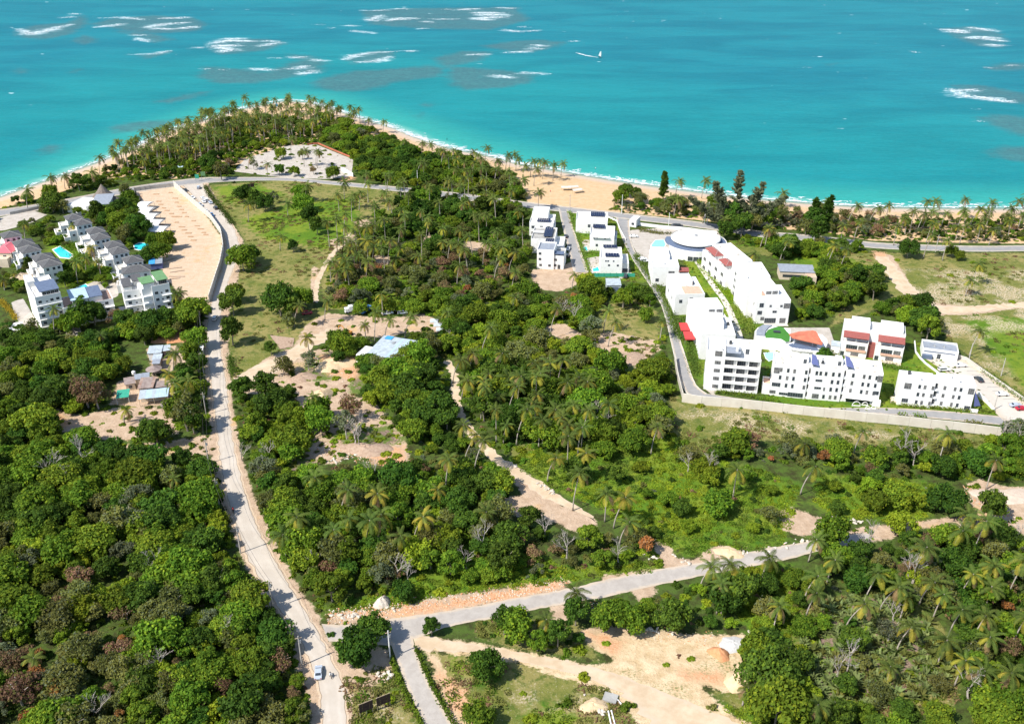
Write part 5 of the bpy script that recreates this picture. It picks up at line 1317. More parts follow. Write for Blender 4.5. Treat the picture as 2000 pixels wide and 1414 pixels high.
# ------------------------------------------------------------------ coconut palms
PALMS = """563,187 478,190 484,203 499,203 411,214 455,201 458,211 604,198 620,209 642,205 661,212 691,217 322,249 264,270 352,252 383,245 194,308 179,337 98,347 126,345 436,215 511,224 567,212 579,207 597,207 542,238
750,238 663,211 621,210 789,276 824,280 840,282 857,294 887,294 896,304 925,297 934,304 951,289 971,315 992,304 1004,301 1011,311 1025,324 1041,315 1055,315 1048,331 1065,318 1081,322 1100,320 946,318 719,234
1327,354 1378,354 1529,378 1310,386 1304,392 1324,390 1406,392 1418,430 1502,446 1540,468 1630,480 1614,396 1388,402
1611,402 1675,402 1681,432 1715,407 1736,401 1647,441 1729,432 1772,422 1753,443 1806,419 1821,415 1828,394 1822,438 1822,458 1848,417 1852,470 1872,443 1889,441 1884,411 1916,409 1931,413 1916,438 1940,451 1990,394 1976,407 1997,421 1632,479 1653,487 1914,517 1896,547 1914,647
619,295 671,357 659,380 705,377 690,382 715,340 760,342 791,420 822,317 830,320 875,352 925,420 865,447 837,432 900,450 782,485 880,475 955,475 975,477 925,370 950,377 940,327 970,330 1000,352 1022,352 1052,375
489,308 523,321 596,295 622,298 487,399 560,397 599,363 549,462 570,272
712,635 735,610 745,575 762,625 804,620 875,610 642,587 585,597 600,660 612,775
345,575 197,655 247,801 341,691 330,731 339,748 368,744 65,1285 340,935
615,932 680,957 737,965 580,1010 552,1045 682,1012 652,1035 722,1017 745,1005 827,1010 782,1047 855,957 877,897
945,860 875,895 950,1000 1110,852 1137,835 1087,895 1145,885 1132,925 1185,965 1222,972 1230,1020 1285,835 1125,1157
945,745 975,775 968,800 1030,800 1045,790 1110,830 955,730 1010,735 1075,710 1120,790 905,830 930,850 990,830 1060,820 1085,800 1150,800 1098,815 1018,735 1040,710 1190,790 960,640 1008,533 1006,582 1020,740
1572,867 1440,918 1593,911 1686,843 1391,1107 1427,1102 1504,1090 1595,1054 1631,1094 1850,848 1946,899 1893,1005 1940,1104
1409,1140 1598,1125 1595,1158 1523,1185 1757,1146 1772,1164 1826,1137 1844,1161 1901,1122 1943,1107 1937,1146 1880,1191 1925,1203 1781,1224 1850,1251 1934,1245 1886,1290 1739,1302 1976,1314 1922,1311 1598,1377 1461,1344
1067,1210 1123,537 1089,603 1204,630 1295,628 1474,497 1502,448 1542,472 1656,487 8,547 27,534 352,572 142,440 48,437 150,512 167,504 191,510 177,485 105,603 52,372 1188,606 1715,1120 1690,1180"""
PN = [tuple(map(float, t.split(','))) for t in PALMS.split()]
PP = []
for u, v in PN:
    h = random.choice((7.5, 10.0, 10.0, 12.5)) if v < 1000 else random.choice((7.5, 7.5, 10.0))
    if v < 430: h = random.choice((7.5, 10.0, 10.0))
    if (u, v) in ((1461, 1344), (1739, 1302), (247, 801), (1067, 1210), (65, 1285), (340, 935), (8, 547), (27, 534)): h = 5.0
    x, y = at_crown(u, v, h * (1.0)); PP.append((x, y, h, 1.0 if v > 430 else 1.12, True))
# groves too dense to read one by one
for pl, step, seed in [([(210, 330), (250, 305), (330, 270), (400, 245), (470, 232), (500, 260), (460, 300), (400, 320), (330, 335), (250, 345)], 7.2, 1), ([(480, 235), (560, 215), (680, 225), (720, 250), (640, 262), (560, 285), (490, 290)], 10, 2),
                       ([(700, 380), (860, 380), (1010, 410), (1030, 540), (900, 560), (700, 540), (660, 480)], 15, 3), ([(860, 330), (960, 350), (1020, 390), (900, 385)], 9.5, 4), ([(900, 720), (1120, 740), (1160, 800), (1000, 850), (880, 800)], 9.5, 5),
                       ([(1650, 430), (2000, 425), (2000, 470), (1700, 462)], 12, 6), ([(1700, 1100), (2000, 1080), (2000, 1330), (1880, 1330), (1850, 1200)], 11.5, 7), ([(640, 470), (760, 470), (760, 560), (650, 580)], 9, 8)]:
    x, y = scatter(pl, step, seed=950 + seed)
    ok = sdist(x, y, LAND) > 8
    for p in ROAD_POLYS: ok &= ~inside(x, y, p)
    for i in np.nonzero(ok)[0]:
        if all((x[i] - q[0]) ** 2 + (y[i] - q[1]) ** 2 > 16 for q in PP):
            PP.append((x[i], y[i], random.choice((7.5, 7.5, 10.0) if seed < 3 else (7.5, 10.0, 10.0, 12.5)), random.uniform(1.0, 1.25), False))
PP.sort(key=lambda t: (not t[4], -t[3] / math.hypot(t[1], CAM_H)))
IND_P, REST_P = PP[:296], PP[296:]
items = []; data = []
for x, y, h, s_, hand in IND_P:
    u, v = PX(x, y, h); v = float(v)
    ci = random.choice((3, 4, 3, 0)) if v < 430 else random.choice((0, 1, 2, 5, 1, 0))
    li = random.choice((0, 1, 1, 2)); hi = HS.index(h)
    look = ("windswept" if ci in (3, 4) else "yellowing" if ci in (1, 5) else "green") + (" leaning" if li == 2 else "")
    if h == 5.0: look = "short"
    items.append((float(u), v, look)); data.append((x, y, h, s_, ci, hi, li))
labs = ordinal_labels(items, "palm")
for (x, y, h, s_, ci, hi, li), lab in zip(data, labs):
    o = empty("palm_tree", (x, y, 0), random.uniform(-.5, .9) if li else random.uniform(0, 6.28), label=lab, cat="palm tree", group="coconut palms")
    t = bpy.data.objects.new("trunk", PTR[hi, li]); link(t, o); t.location = (0, 0, h)
    c = bpy.data.objects.new("crown", PCR[ci]); link(c, o); c.location = (0, 0, h)
    cs = s_ * random.uniform(1.0, 1.28) * (.8 if h == 5.0 else 1); c.scale = (cs, cs * random.uniform(.82, 1.05), cs * random.uniform(.8, 1.15))
    c.rotation_euler = (random.gauss(0, .14), random.gauss(0, .14), random.uniform(0, 6.28) if ci not in (3, 4) else random.uniform(-.4, .4) - o.rotation_euler.z)
if REST_P:
    comb = []
    for ci, hi, li in ((0, 2, 1), (3, 2, 1), (4, 3, 0), (1, 1, 1)):
        a = MB(); v0 = PTR[hi, li]; v1 = PCR[ci]
        verts = [tuple(v.co + Vector((0, 0, HS[hi]))) for v in v0.vertices] + [tuple(v.co + Vector((0, 0, HS[hi]))) for v in v1.vertices]
        fs = [tuple(p.vertices) for p in v0.polygons] + [tuple(i + len(v0.vertices) for i in p.vertices) for p in v1.polygons]
        me = bpy.data.meshes.new("whole_palm"); me.from_pydata(verts, [], fs)
        for m_ in v1.materials: me.materials.append(m_)
        me.polygons.foreach_set("material_index", [3] * len(v0.polygons) + [p.material_index for p in v1.polygons])
        comb.append(me)
    mass("palm_grove", [(x, y, 0, s_, random.randrange(len(comb))) for x, y, h, s_, hd in REST_P], comb, label="dense far palm grove whose trees merge on the headland", cat="palm grove")
print("palms", len(IND_P), len(REST_P))

# ------------------------------------------------------------------ bare trees, feathery pines
BT = [(940, 1050, 1.3), (1108, 1060, 1.2), (1062, 1028, 1.1), (1210, 1075, 1.0), (912, 1090, 1.0), (775, 1105, 1.1), (795, 1115, 1.0), (610, 1095, .9), (105, 905, 1.4), (155, 880, 1.5), (130, 930, 1.2), (1120, 610, 1.3), (1100, 600, 1.2), (1165, 800, 1.2), (1180, 820, 1.1),
      (1700, 1055, 1.4), (1770, 870, 1.5), (1790, 880, 1.3), (1960, 840, 1.5), (1990, 850, 1.4), (1790, 1105, 1.3), (1385, 905, 1.2), (590, 815, .9), (690, 840, 1.4), (700, 850, 1.2), (300, 1090, 1.1), (445, 1225, 1.0), (310, 1290, 1.0), (180, 1380, 1.1), (470, 880, .9), (520, 885, 1.1),
      (730, 915, 1.1), (1780, 1100, 1.0), (1660, 1280, 1.2), (1640, 1300, 1.0), (1900, 1330, 1.2), (1750, 1190, .9), (1990, 1040, 1.1), (880, 660, .9), (1345, 900, .9), (1560, 660, .9), (1665, 655, .8)]
items = [(u, v, "bare") for u, v, s_ in BT]
labs = ordinal_labels(items, "branched tree")
for (u, v, s_), lab in zip(BT, labs):
    x, y = at_crown(u, v, 4.5 * s_)
    o = empty("bare_tree", (x, y, 0), random.uniform(0, 6.28), label=lab, cat="tree", group="leafless trees")
    c = bpy.data.objects.new("branches", random.choice(BARE)); link(c, o); c.scale = (s_, s_, s_ * 1.05)

def casuarina(u, v_base, h, rad, lab, key, dens=1.0, stems=1):
    x, y = G(u, v_base, 0)
    o = empty("pine_tree", (float(x), float(y), 0), 0, label=lab, cat="tree")
    r = np.random.default_rng(int(u)); mb = MB(); C = []; T = []
    for s_ in range(stems):
        ox = (s_ - (stems - 1) / 2) * rad * 1.0; hh = h * (1 - .22 * abs(s_ - (stems - 1) / 2)) * r.uniform(.92, 1.05)
        top = Vector((ox * 1.5, r.uniform(-1, 1), hh))
        mb.tube([(ox * .3, 0, 0), (ox * .8, 0, hh * .5), top], [.3, .2, .05], 5)
        for j in range(int(70 * dens)):
            t = r.uniform(.12, 1); a = r.uniform(0, 6.28); w = rad * (1 - t) ** .6 * (.75 if t > .3 else .55 + t) * r.uniform(.6, 1.1) + .25
            base = Vector((ox * (.3 + 1.2 * t), 0, hh * t)); tip = base + Vector((math.cos(a) * w, math.sin(a) * w, w * .55))
            mb.tube([base, tip], [.07, .03], 3, 0, False)
            for q in range(34):
                f = r.uniform(.15, 1); p = base.lerp(tip, f) + Vector(r.normal(0, .22, 3)); C.append(p); T.append(Vector((math.cos(a), math.sin(a), .6)) + Vector(r.normal(0, .5, 3)))
    C = np.array(C); T = np.array(T); T /= np.linalg.norm(T, axis=1)[:, None]; B_ = np.cross(T, r.normal(size=T.shape)); B_ /= np.linalg.norm(B_, axis=1)[:, None]
    mb.build("trunk", M['bark'], o)
    c = bpy.data.objects.new("crown", quads_mesh("crown", C, T * .75, B_ * .19, [LM[key]])); link(c, o)
casuarina(1295, 390, 17, 3.6, "tall dark conical pine standing alone on the beach", 'dark', 1.5)
casuarina(1434, 447, 33, 8.5, "tall feathery grey pine with several stems above the round roof", 'grey', 1.5, 5)
casuarina(1600, 450, 20, 5.5, "dark ragged pine on the beach edge right of the feathery group", 'dark', 1.4, 2)
# ------------------------------------------------------------------ buildings
_win = {}
def window_mesh(w, h, kind):
    k = (round(w, 2), round(h, 2), kind)
    if k in _win: return _win[k]
    mb = MB(); t = .07
    gm = 1
    mb.box(-w / 2, w / 2, -.03, .02, 0, h, gm)                       # glass
    for x0, x1, z0, z1 in ((-w / 2 - t, -w / 2, -t, h + t), (w / 2, w / 2 + t, -t, h + t), (-w / 2, w / 2, -t, 0), (-w / 2, w / 2, h, h + t)):
        mb.box(x0, x1, -.08, .02, z0, z1, 0)
    n = int(w // 0.9)
    for i in range(1, n + 1):
        x = -w / 2 + w * i / (n + 1); mb.box(x - .03, x + .03, -.06, .0, 0, h, 0)
    me = bpy.data.meshes.new("window"); me.from_pydata(mb.v, [], mb.f)
    me.materials.append(M['frame'] if kind != 'w' else M['white']); me.materials.append(M['curtain'] if kind == 'c' else M['glass'])
    me.polygons.foreach_set("material_index", mb.m)
    _win[k] = me
    return me

class Bld:
    """a building standing on the ground: local x along its front, local y away from it"""
    def __init__(s, label, FL, FR, BL, h, cat="building", name="building", group=None):
        a, b, c = Gv(*FL, h), Gv(*FR, h), Gv(*BL, h)
        u = (b - a); s.W = u.length; u.normalize(); v = Vector((-u.y, u.x, 0))
        s.D = max(3.0, (c - a).dot(v)); s.h = h
        s.rz = math.atan2(u.y, u.x)
        s.root = empty(name, (a.x, a.y, 0), s.rz, label=label, cat=cat, group=group)
        s.M = Matrix.Translation((a.x, a.y, 0)) @ Matrix.Rotation(s.rz, 4, 'Z')
    def loc(s, px, py, z=0):
        """photo pixel at height z in the building's own coordinates"""
        q = s.M.inverted() @ Gv(px, py, z); return q
    def part(s, name, mb, m, **k): return mb.build(name, m, s.root, **k)
    def box(s, name, x0, x1, y0, y1, z0, z1, m='white', **k):
        return s.part(name, MB().box(x0, x1, y0, y1, z0, z1), M[m], **k)
    def body(s, x0=0, x1=None, y0=0, y1=None, z0=-.2, z1=None, m='white', par=.7, roofm='roofwhite', name="wall"):
        x1 = s.W if x1 is None else x1; y1 = s.D if y1 is None else y1; z1 = s.h if z1 is None else z1
        mb = MB(); zr = z1 - par if par else z1
        mb.box(x0, x1, y0, y1, z0, zr)
        w = s.part(name, mb, M[m])
        if par:
            t = .22; pb = MB()
            pb.box(x0, x1, y0, y0 + t, zr, z1); pb.box(x0, x1, y1 - t, y1, zr, z1); pb.box(x0, x0 + t, y0 + t, y1 - t, zr, z1); pb.box(x1 - t, x1, y0 + t, y1 - t, zr, z1)
            s.part("parapet", pb, M[m])
            s.part("roof", MB().box(x0 + t, x1 - t, y0 + t, y1 - t, zr, zr + .06), M[roofm])
        return w
    def win(s, side, p, z, w=1.2, h=1.2, kind='g', y=0.0, name="window"):
        o = bpy.data.objects.new(name, window_mesh(w, h, kind)); link(o, s.root)
        if side == 'f': o.location = (p, y, z)
        elif side == 'l': o.location = (y, p, z); o.rotation_euler = (0, 0, -math.pi / 2)
        elif side == 'r': o.location = ((s.W if y == 0 else y), p, z); o.rotation_euler = (0, 0, math.pi / 2)
        return o
    def grid(s, side, ps, zs, w=1.2, h=1.2, kind='g', y=0.0, skip=0.0):
        L_ = s.W if side == 'f' else s.D
        for z in zs:
            for p in ps:
                if random.random() < skip: continue
                s.win(side, p * L_, z, w, h, kind if kind != 'mix' else random.choice('ggc'), y)
    def gear(s, n=3, z=None, x0=0.1, x1=0.9, y0=.15, y1=.85):
        """small things on a roof"""
        z = s.h - .62 if z is None else z
        for i in range(n):
            x, y = s.W * random.uniform(x0, x1), s.D * random.uniform(y0, y1)
            if random.random() < .6:
                mb = MB().box(x, x + .9, y, y + .4, z, z + .7); s.part("air_conditioner", mb, M['paleconc'])
            else:
                mb = MB(); mb.tube([(x, y, z), (x, y, z + 1.2), (x, y, z + 1.4)], [.55, .55, .2], 8); s.part("water_tank", mb, M['cardark'] if random.random() < .3 else M['white'])
    def solar(s, x0, x1, y0, y1, z, n=6, rows=2, tilt=.35):
        dx = (x1 - x0) / n; dy = (y1 - y0) / rows
        for j in range(rows):
            for i in range(n):
                mb = MB(); a, b = x0 + i * dx + .04, x0 + (i + 1) * dx - .04; c, d = y0 + j * dy + .04, y0 + (j + 1) * dy - .04
                za, zb = z + tilt * j / rows, z + tilt * (j + 1) / rows
                mb.add([(a, c, za), (b, c, za), (b, d, zb), (a, d, zb), (a, c, za - .05), (b, c, za - .05), (b, d, zb - .05), (a, d, zb - .05)], [(0, 1, 2, 3), (4, 5, 1, 0), (7, 3, 2, 6), (5, 6, 2, 1), (4, 0, 3, 7)])
                s.part("solar_panel", mb, M['solar'])
        mb = MB()
        for i in (0, n // 2, n):
            x = min(x0 + i * dx, x1 - .1); mb.box(x, x + .06, y0 + .1, y1 - .1, z - .3, z - .06)
        s.part("panel_rack", mb, M['frame'])
    def hip(s, x0, x1, y0, y1, z, rise, m='darkroof', over=.4, name="roof"):
        x0 -= over; x1 += over; y0 -= over; y1 += over
        w, d = x1 - x0, y1 - y0; k = min(w, d) / 2
        r1, r2 = ((x0 + k, (y0 + y1) / 2), (x1 - k, (y0 + y1) / 2)) if w > d else (((x0 + x1) / 2, y0 + k), ((x0 + x1) / 2, y1 - k))
        v = [(x0, y0, z), (x1, y0, z), (x1, y1, z), (x0, y1, z), (*r1, z + rise), (*r2, z + rise)]
        f = [(0, 1, 5, 4), (2, 3, 4, 5), (1, 2, 5), (3, 0, 4)] if w > d else [(0, 1, 4), (1, 2, 5, 4), (2, 3, 5), (3, 0, 4, 5)]
        mb = MB().add(v, f + [(3, 2, 1, 0)])
        o = s.part(name, mb, M[m])
        rb = MB()
        for i in (0, 1, 2, 3):
            e = v[4] if (i in ((0, 3) if w > d else (0, 1))) else v[5]
            rb.tube([v[i], e], .08, 4)
        rb.tube([v[4], v[5]], .09, 4)
        s.part("ridge", rb, M['greyconc'])
        return o
    def lean(s, x0, x1, y0, y1, zf, zb, m, name="awning", t=.12):
        mb = MB().add([(x0, y0, zf), (x1, y0, zf), (x1, y1, zb), (x0, y1, zb), (x0, y0, zf - t), (x1, y0, zf - t), (x1, y1, zb - t), (x0, y1, zb - t)],
                      [(0, 1, 2, 3), (4, 5, 1, 0), (5, 6, 2, 1), (7, 3, 2, 6), (4, 0, 3, 7), (7, 6, 5, 4)])
        return s.part(name, mb, M[m])
    def balcony(s, x0, x1, z, depth=1.3, wall=.95, m='white', y=0.0):
        mb = MB(); mb.box(x0, x1, y - depth, y, z - .18, z)
        mb.box(x0, x1, y - depth, y - depth + .12, z, z + wall); mb.box(x0, x0 + .12, y - depth + .12, y, z, z + wall); mb.box(x1 - .12, x1, y - depth + .12, y, z, z + wall)
        return s.part("balcony", mb, M[m])
    def recess(s, x0, x1, z0, z1, y=0.0, depth=1.6, rail=True):
        """a loggia in the front: dark room opening behind a parapet, built as a real niche box standing on the wall face"""
        pass

# ---- the five-storey balcony block in the resort's lower left corner
b = Bld("tall white balcony block at the resort's lower left corner", (1382, 683), (1489, 692), (1366, 655), 16.2)
W, D, H_ = b.W, b.D, b.h
xb = W * .34
b.body(0, xb, 0, D, -.2, H_, par=.8)                              # stair bay
b.body(xb, W - .35, 1.7, D, -.2, H_ - 3.2, par=0)                     # rooms behind the balconies
b.body(xb, W, D * .45, D, H_ - 3.2, H_ - .1, par=.6, name="penthouse_wall")
fh = (H_ - 3.2) / 4
for i in range(5):
    z = i * fh - (.1 if i == 0 else 0)
    b.box("floor_slab", xb, W, 0, 1.7, z - .2, z + .12)
    if i < 5: b.box("balcony_parapet", xb, W, -.02, .14, z + .12, z + (1.0 if i < 4 else .95))
b.box("side_wall", W - .35, W, 0, D, -.2, H_ - 3.2)
for i in range(4):
    z = i * fh + .15
    for j in range(3):
        x = xb + (W - xb) * (j + .5) / 3
        b.win('f', x - .4, z + .1, 2.9, 2.1, random.choice('cgc'), 1.66)
        if j < 2: b.box("partition", xb + (W - xb) * (j + 1) / 3 - .1, xb + (W - xb) * (j + 1) / 3 + .1, .14, 1.7, z, z + fh - .35)
for i in range(5):
    b.win('f', xb * .62, 1.0 + i * fh, 2.0 if i < 4 else 2.4, 1.3 if i < 4 else 2.0, 'c')
b.lean(xb + .2, xb + (W - xb) * .42, .3, D * .45, H_ - .7, H_ - .5, 'greyroof', "terrace_roof")
b.win('f', xb + (W - xb) * .62, H_ - 3.0, 1.2, 2.0, 'g', D * .45)
b.gear(5)
b.win('l', D * .4, 5, 1.0, 1.2, 'c'); b.win('l', D * .6, 8.2, 1.0, 1.2, 'c')

# ---- the chain of stepped houses along the resort drive
def stepped(label, FL, FR, BL, h, fw, pent=None, lw=()):
    b = Bld(label, FL, FR, BL, h); b.body()
    for x, z, w, hh in fw: b.win('f', x * b.W, z, w, hh, random.choice('cg'))
    for y, z in lw: b.win('l', y * b.D, z, 1.1, 1.3, 'c')
    if pent:
        x0, x1, y0, y1, dz, m = pent
        b.body(x0 * b.W, x1 * b.W, y0 * b.D, y1 * b.D, h - .7, h + dz, par=.4, roofm=m, name="penthouse_wall")
    b.gear(3)
    return b
b1 = stepped("white stepped house touching the back of the balcony block", (1370, 652), (1437, 654), (1362, 618), 11.0, [(.42, 7.6, 2.2, 1.4), (.70, 7.6, 1.4, 1.4), (.9, 7.2, 1.4, 1.8)], (.05, .7, .35, .95, 2.4, 'roofwhite'))
b2 = stepped("white house with paired windows second in the drive row from the front", (1359, 625), (1421, 623), (1352, 596), 10.2, [(.52, 6.5, 2.4, 1.5), (.80, 6.5, 2.4, 1.5), (.5, 3.2, 2.2, 1.5), (.8, 3.2, 2.2, 1.5)], (.02, .94, .30, .98, 3.2, 'roofwhite'))
b2.grid('f', [.58, .82], [10.2 + .9], 2.2, 1.4, 'c', b2.D * .30)
b3 = stepped("white house with peach roof terrace in the middle of the drive row", (1319, 575), (1377, 574), (1311, 541), 9.6, [(.55, 5.6, 1.4, 2.4), (.2, 5.6, 1.2, 1.4)], (.02, .75, .55, .98, 1.8, 'roofwhite'), [(.3, 5), (.7, 5)])
b3.box("terrace_floor", b3.W * .35, b3.W * .97, .3, b3.D * .5, b3.h - .6, b3.h - .45, 'peach')
b4 = stepped("white house nearest the round roof in the drive row", (1275, 520), (1327, 521), (1273, 488), 9.6, [(.72, 5.4, 2.6, 1.9), (.2, 2.2, 1.4, 1.4)], (.03, .7, .45, .98, 1.6, 'roofwhite'), [(.3, 5), (.6, 5)])
b4.lean(b4.W - .2, b4.W + 4.6, -.4, 3.6, 7.4, 7.9, 'redroof', "awning"); b4.box("terrace_wall", b4.W, b4.W + 4.4, .2, 3.4, 0, 5.2, 'white'); b4.box("opening", b4.W + .3, b4.W + 4.1, -.02, .18, 5.3, 6.9, 'glass')
for q in (b4.W + .1, b4.W + 4.2): b4.box("post", q, q + .15, -.2, -.05, 0, 7.3)
for i, (u, v) in enumerate([(1338, 640), (1346, 657)]):
    t = Bld(["upper of two red canvas tents beside the resort drive", "lower of two red canvas tents beside the resort drive"][i], (u - 8, v + 4), (u + 12, v + 4), (u - 10, v - 8), 2.9, "tent", "tent", "red tents by the drive")
    t.lean(0, t.W, 0, t.D, 2.7, 3.3, 'redtent', "canopy"); t.lean(0, t.W, -.02, .1, 2.7, 2.75, 'redtent', "valance", .5)
    for x in (.1, t.W - .2):
        for y in (.1, t.D - .2): t.box("leg", x, x + .08, y, y + .08, 0, 2.65, 'frame')

# ---- the middle row
c3 = Bld("large white block at the lower end of the resort's middle row", (1479, 586), (1545, 586), (1458, 556), 10.8); c3.body()
for x, z, w, hh, k in [(.15, 7.5, 1.6, 1.8, 'g'), (.42, 7.6, .8, .9, 'c'), (.74, 7.6, .9, .9, 'g'), (.90, 7.0, 2.4, 2.2, 'c'), (.56, 5.0, 1.6, .9, 'g'), (.12, 4.2, 1.8, 1.6, 'g'), (.22, 1.6, 1.4, 1.4, 'c'), (.46, .3, 4.6, 2.2, 'g'), (.83, .3, 2.4, 2.2, 'c')]: c3.win('f', x * c3.W, z, w, hh, k)
for y, z, w in [(.25, 6.6, 1.2), (.55, 4.0, 2.6), (.8, 6.6, 1.0), (.35, .8, 3.0), (.75, 1.0, 1.2)]: c3.win('l', y * c3.D, z, w, 1.5, 'c')
c3.box("terrace", c3.W * .28, c3.W * .98, -2.6, 0, -.1, .12, 'paleconc'); c3.gear(3)
c3b = Bld("white block with pink stair wall second from lower end of middle row", (1461, 566), (1522, 564), (1447, 536), 13.0); c3b.body()
c3b.part("stair_wall", MB().add([(c3b.W * .45, -.6, 9.6), (c3b.W * .45 + 2.2, -.6, 9.6), (c3b.W * .45, -.6, 12.6), (c3b.W * .45, -.3, 9.6), (c3b.W * .45 + 2.2, -.3, 9.6), (c3b.W * .45, -.3, 12.6)], [(0, 1, 2), (5, 4, 3), (1, 4, 5, 2), (0, 2, 5, 3)]), M['peach'])
c3b.grid('f', [.68, .88], [10.6], 2.2, 1.4, 'c'); c3b.gear(2)
c2 = Bld("narrow four-storey white block in the middle of the middle row", (1446, 540), (1505, 540), (1431, 512), 13.2); c2.body()
for i in range(4): c2.win('f', c2.W * .14, 1.0 + i * 3.1, 1.3, 1.5, 'g')
for i in range(4): c2.win('l', c2.D * .5, 1.0 + i * 3.1, 3.0, 1.3, 'c')
c2.grid('f', [.55, .8], [10.3], 2.0, 1.4, 'c'); c2.gear(2)
c1 = Bld("long white block with red-roofed loggias at the top of the middle row", (1419, 528), (1463, 524), (1389, 486), 9.6); c1.body()
c1.body(c1.W * .40, c1.W * 1.25, c1.D * .1, c1.D * .98, 0, c1.h + 2.4, par=.5, name="upper_wall")
for y0, y1 in ((.04, .34), (.50, .90)):
    Y0, Y1 = y0 * c1.D, y1 * c1.D
    c1.box("loggia_wall", 1.8, c1.W * .38, Y0 + .3, Y1 - .3, c1.h - .6, c1.h + 1.5); c1.hip(.2, c1.W * .42, Y0, Y1, c1.h + 1.6, 1.5, 'redroof', .3)
    for y in (Y0 + .2, (Y0 + Y1) / 2, Y1 - .4): c1.box("post", .3, .5, y, y + .2, c1.h - .6, c1.h + 1.6)
    c1.win('l', (Y0 + Y1) / 2, c1.h - .3, 3.4, 1.5, 'g', 1.75)
c1.grid('l', [.15, .4, .65, .88], [1.0, 5.2], 2.6, 1.6, 'c'); c1.grid('f', [.55], [5.4], 1.8, 1.1, 'g'); c1.grid('f', [.45], [.6], 3.6, 1.8, 'g'); c1.gear(3, c1.h + 1.96, .5, 1.1)

# ---- round lobby
def ring(r, n=48): return [(r * math.cos(2 * math.pi * i / n), r * math.sin(2 * math.pi * i / n)) for i in range(n)]
cc = Gv(1359, 463, 7.2)
rl = empty("round_building", (cc.x, cc.y, 0), 0, label="round white resort lobby with a shallow disc roof and blue-grey ring canopy", cat="building")
MB().prism(ring(10.5), -.1, 6.4).build("wall", M['white'], rl)
mb = MB(); n = 56
for i in range(n):
    a0, a1 = 2 * math.pi * i / n, 2 * math.pi * (i + 1) / n
    f = lambda r, a, z: (r * math.cos(a), r * math.sin(a), z)
    mb.add([f(12.2, a0, 7.0), f(12.2, a1, 7.0), f(0.9, a1, 7.9), f(0.9, a0, 7.9)], [(0, 1, 2, 3)])
    mb.add([f(12.2, a0, 6.5), f(12.2, a1, 6.5), f(12.2, a1, 7.0), f(12.2, a0, 7.0)], [(0, 1, 2, 3)])
    mb.add([f(10.4, a1, 6.5), f(10.4, a0, 6.5), f(12.2, a0, 6.5), f(12.2, a1, 6.5)], [(3, 2, 1, 0)])
mb.build("roof", M['roofwhite'], rl)
mb = MB()
for i in range(n):
    a0, a1 = 2 * math.pi * i / n, 2 * math.pi * (i + 1) / n
    mb.add([f(12.2, a0, 7.0), f(12.2, a1, 7.0), f(11.8, a1, 7.35), f(11.8, a0, 7.35), f(12.0, a0, 6.95), f(12.0, a1, 6.95)], [(0, 1, 2, 3)])
mb.build("roof_rim", M['white'], rl)
mb = MB()
for i in range(12, 54):
    a0, a1 = 2 * math.pi * i / n + R(75), 2 * math.pi * (i + 1) / n + R(75)
    mb.add([f(10.5, a0, 5.6), f(10.5, a1, 5.6), f(15.0, a1, 4.9), f(15.0, a0, 4.9)], [(0, 1, 2, 3)])
mb.build("ring_canopy", M['slate'], rl)
mb = MB()
for i in range(20, 50):
    a0, a1 = 2 * math.pi * i / n + R(75), 2 * math.pi * (i + 1) / n + R(75)
    mb.add([f(15.3, a0, 0), f(15.3, a1, 0), f(15.3, a1, 5.2), f(15.3, a0, 5.2), f(15.0, a0, 5.2), f(15.0, a1, 5.2)], [(0, 1, 2, 3), (3, 2, 5, 4)])
mb.build("curved_wall", M['white'], rl)
mb = MB(); mb.tube([(0, 0, 7.8), (0, 0, 8.4)], [.9, .7], 10); mb.build("roof_cap", M['frame'], rl)
for a in (-108, -98, -88, -78):
    o = bpy.data.objects.new("window", window_mesh(2.2, 2.0, 'g')); link(o, rl); o.location = (15.36 * math.cos(R(a)), 15.36 * math.sin(R(a)), .4); o.rotation_euler = (0, 0, R(a) + math.pi / 2)
for k in range(12):
    a = 2 * math.pi * k / 12
    MB().add([f(1.0, a, 7.98), f(12.0, a, 7.06), f(12.0, a + .012, 7.06), f(1.0, a + .06, 7.98)], [(0, 1, 2, 3)]).build("roof_seam", M['greyconc'], rl)

# ---- central pavilion
pv = Gv(1535, 668, 0)
pr = empty("pavilion", (pv.x, pv.y, 0), R(-8), label="pavilion with green turf deck and tilted terracotta triangle roof in the resort centre", cat="pavilion")
def loc(px, py, z): 
    q = pr.matrix_basis.inverted() @ Gv(px, py, z); return (q.x, q.y)
def pp(pts, z): return [loc(u, v, z) for u, v in pts]
Z4 = lambda x, y: (1300 + x / 5, 600 + y / 5)
MB().prism(pp([Z4(870, 235), Z4(900, 200), Z4(950, 178), Z4(1040, 182), Z4(1100, 190), Z4(1220, 215), Z4(1220, 330), Z4(1170, 340), Z4(1120, 316), Z4(960, 300), Z4(880, 290)], 5.0), -.1, 5.0).build("deck_wall", M['white'], pr)
MB().prism(pp([Z4(972, 262), Z4(1000, 222), Z4(1060, 200), Z4(1110, 188), Z4(1150, 200), Z4(1185, 240), Z4(1215, 270), Z4(1210, 335), Z4(1175, 340), Z4(1130, 312), Z4(1050, 302), Z4(975, 300)], 5.0), 5.0, 5.08).build("turf_deck", M['turf'], pr)
MB().prism(pp([Z4(885, 240), Z4(915, 202), Z4(950, 182), Z4(1040, 184), Z4(1000, 210), Z4(975, 240), Z4(965, 285), Z4(885, 280)], 5.0), 5.02, 5.5).build("slatted_canopy", M['greyroof'], pr)
q0 = loc(*Z4(1085, 245), 5.1); MB().box(q0[0] - 1.3, q0[0] + 1.3, q0[1] - .7, q0[1] + .7, 5.08, 5.6).build("deck_planter", M['cardark'], pr)
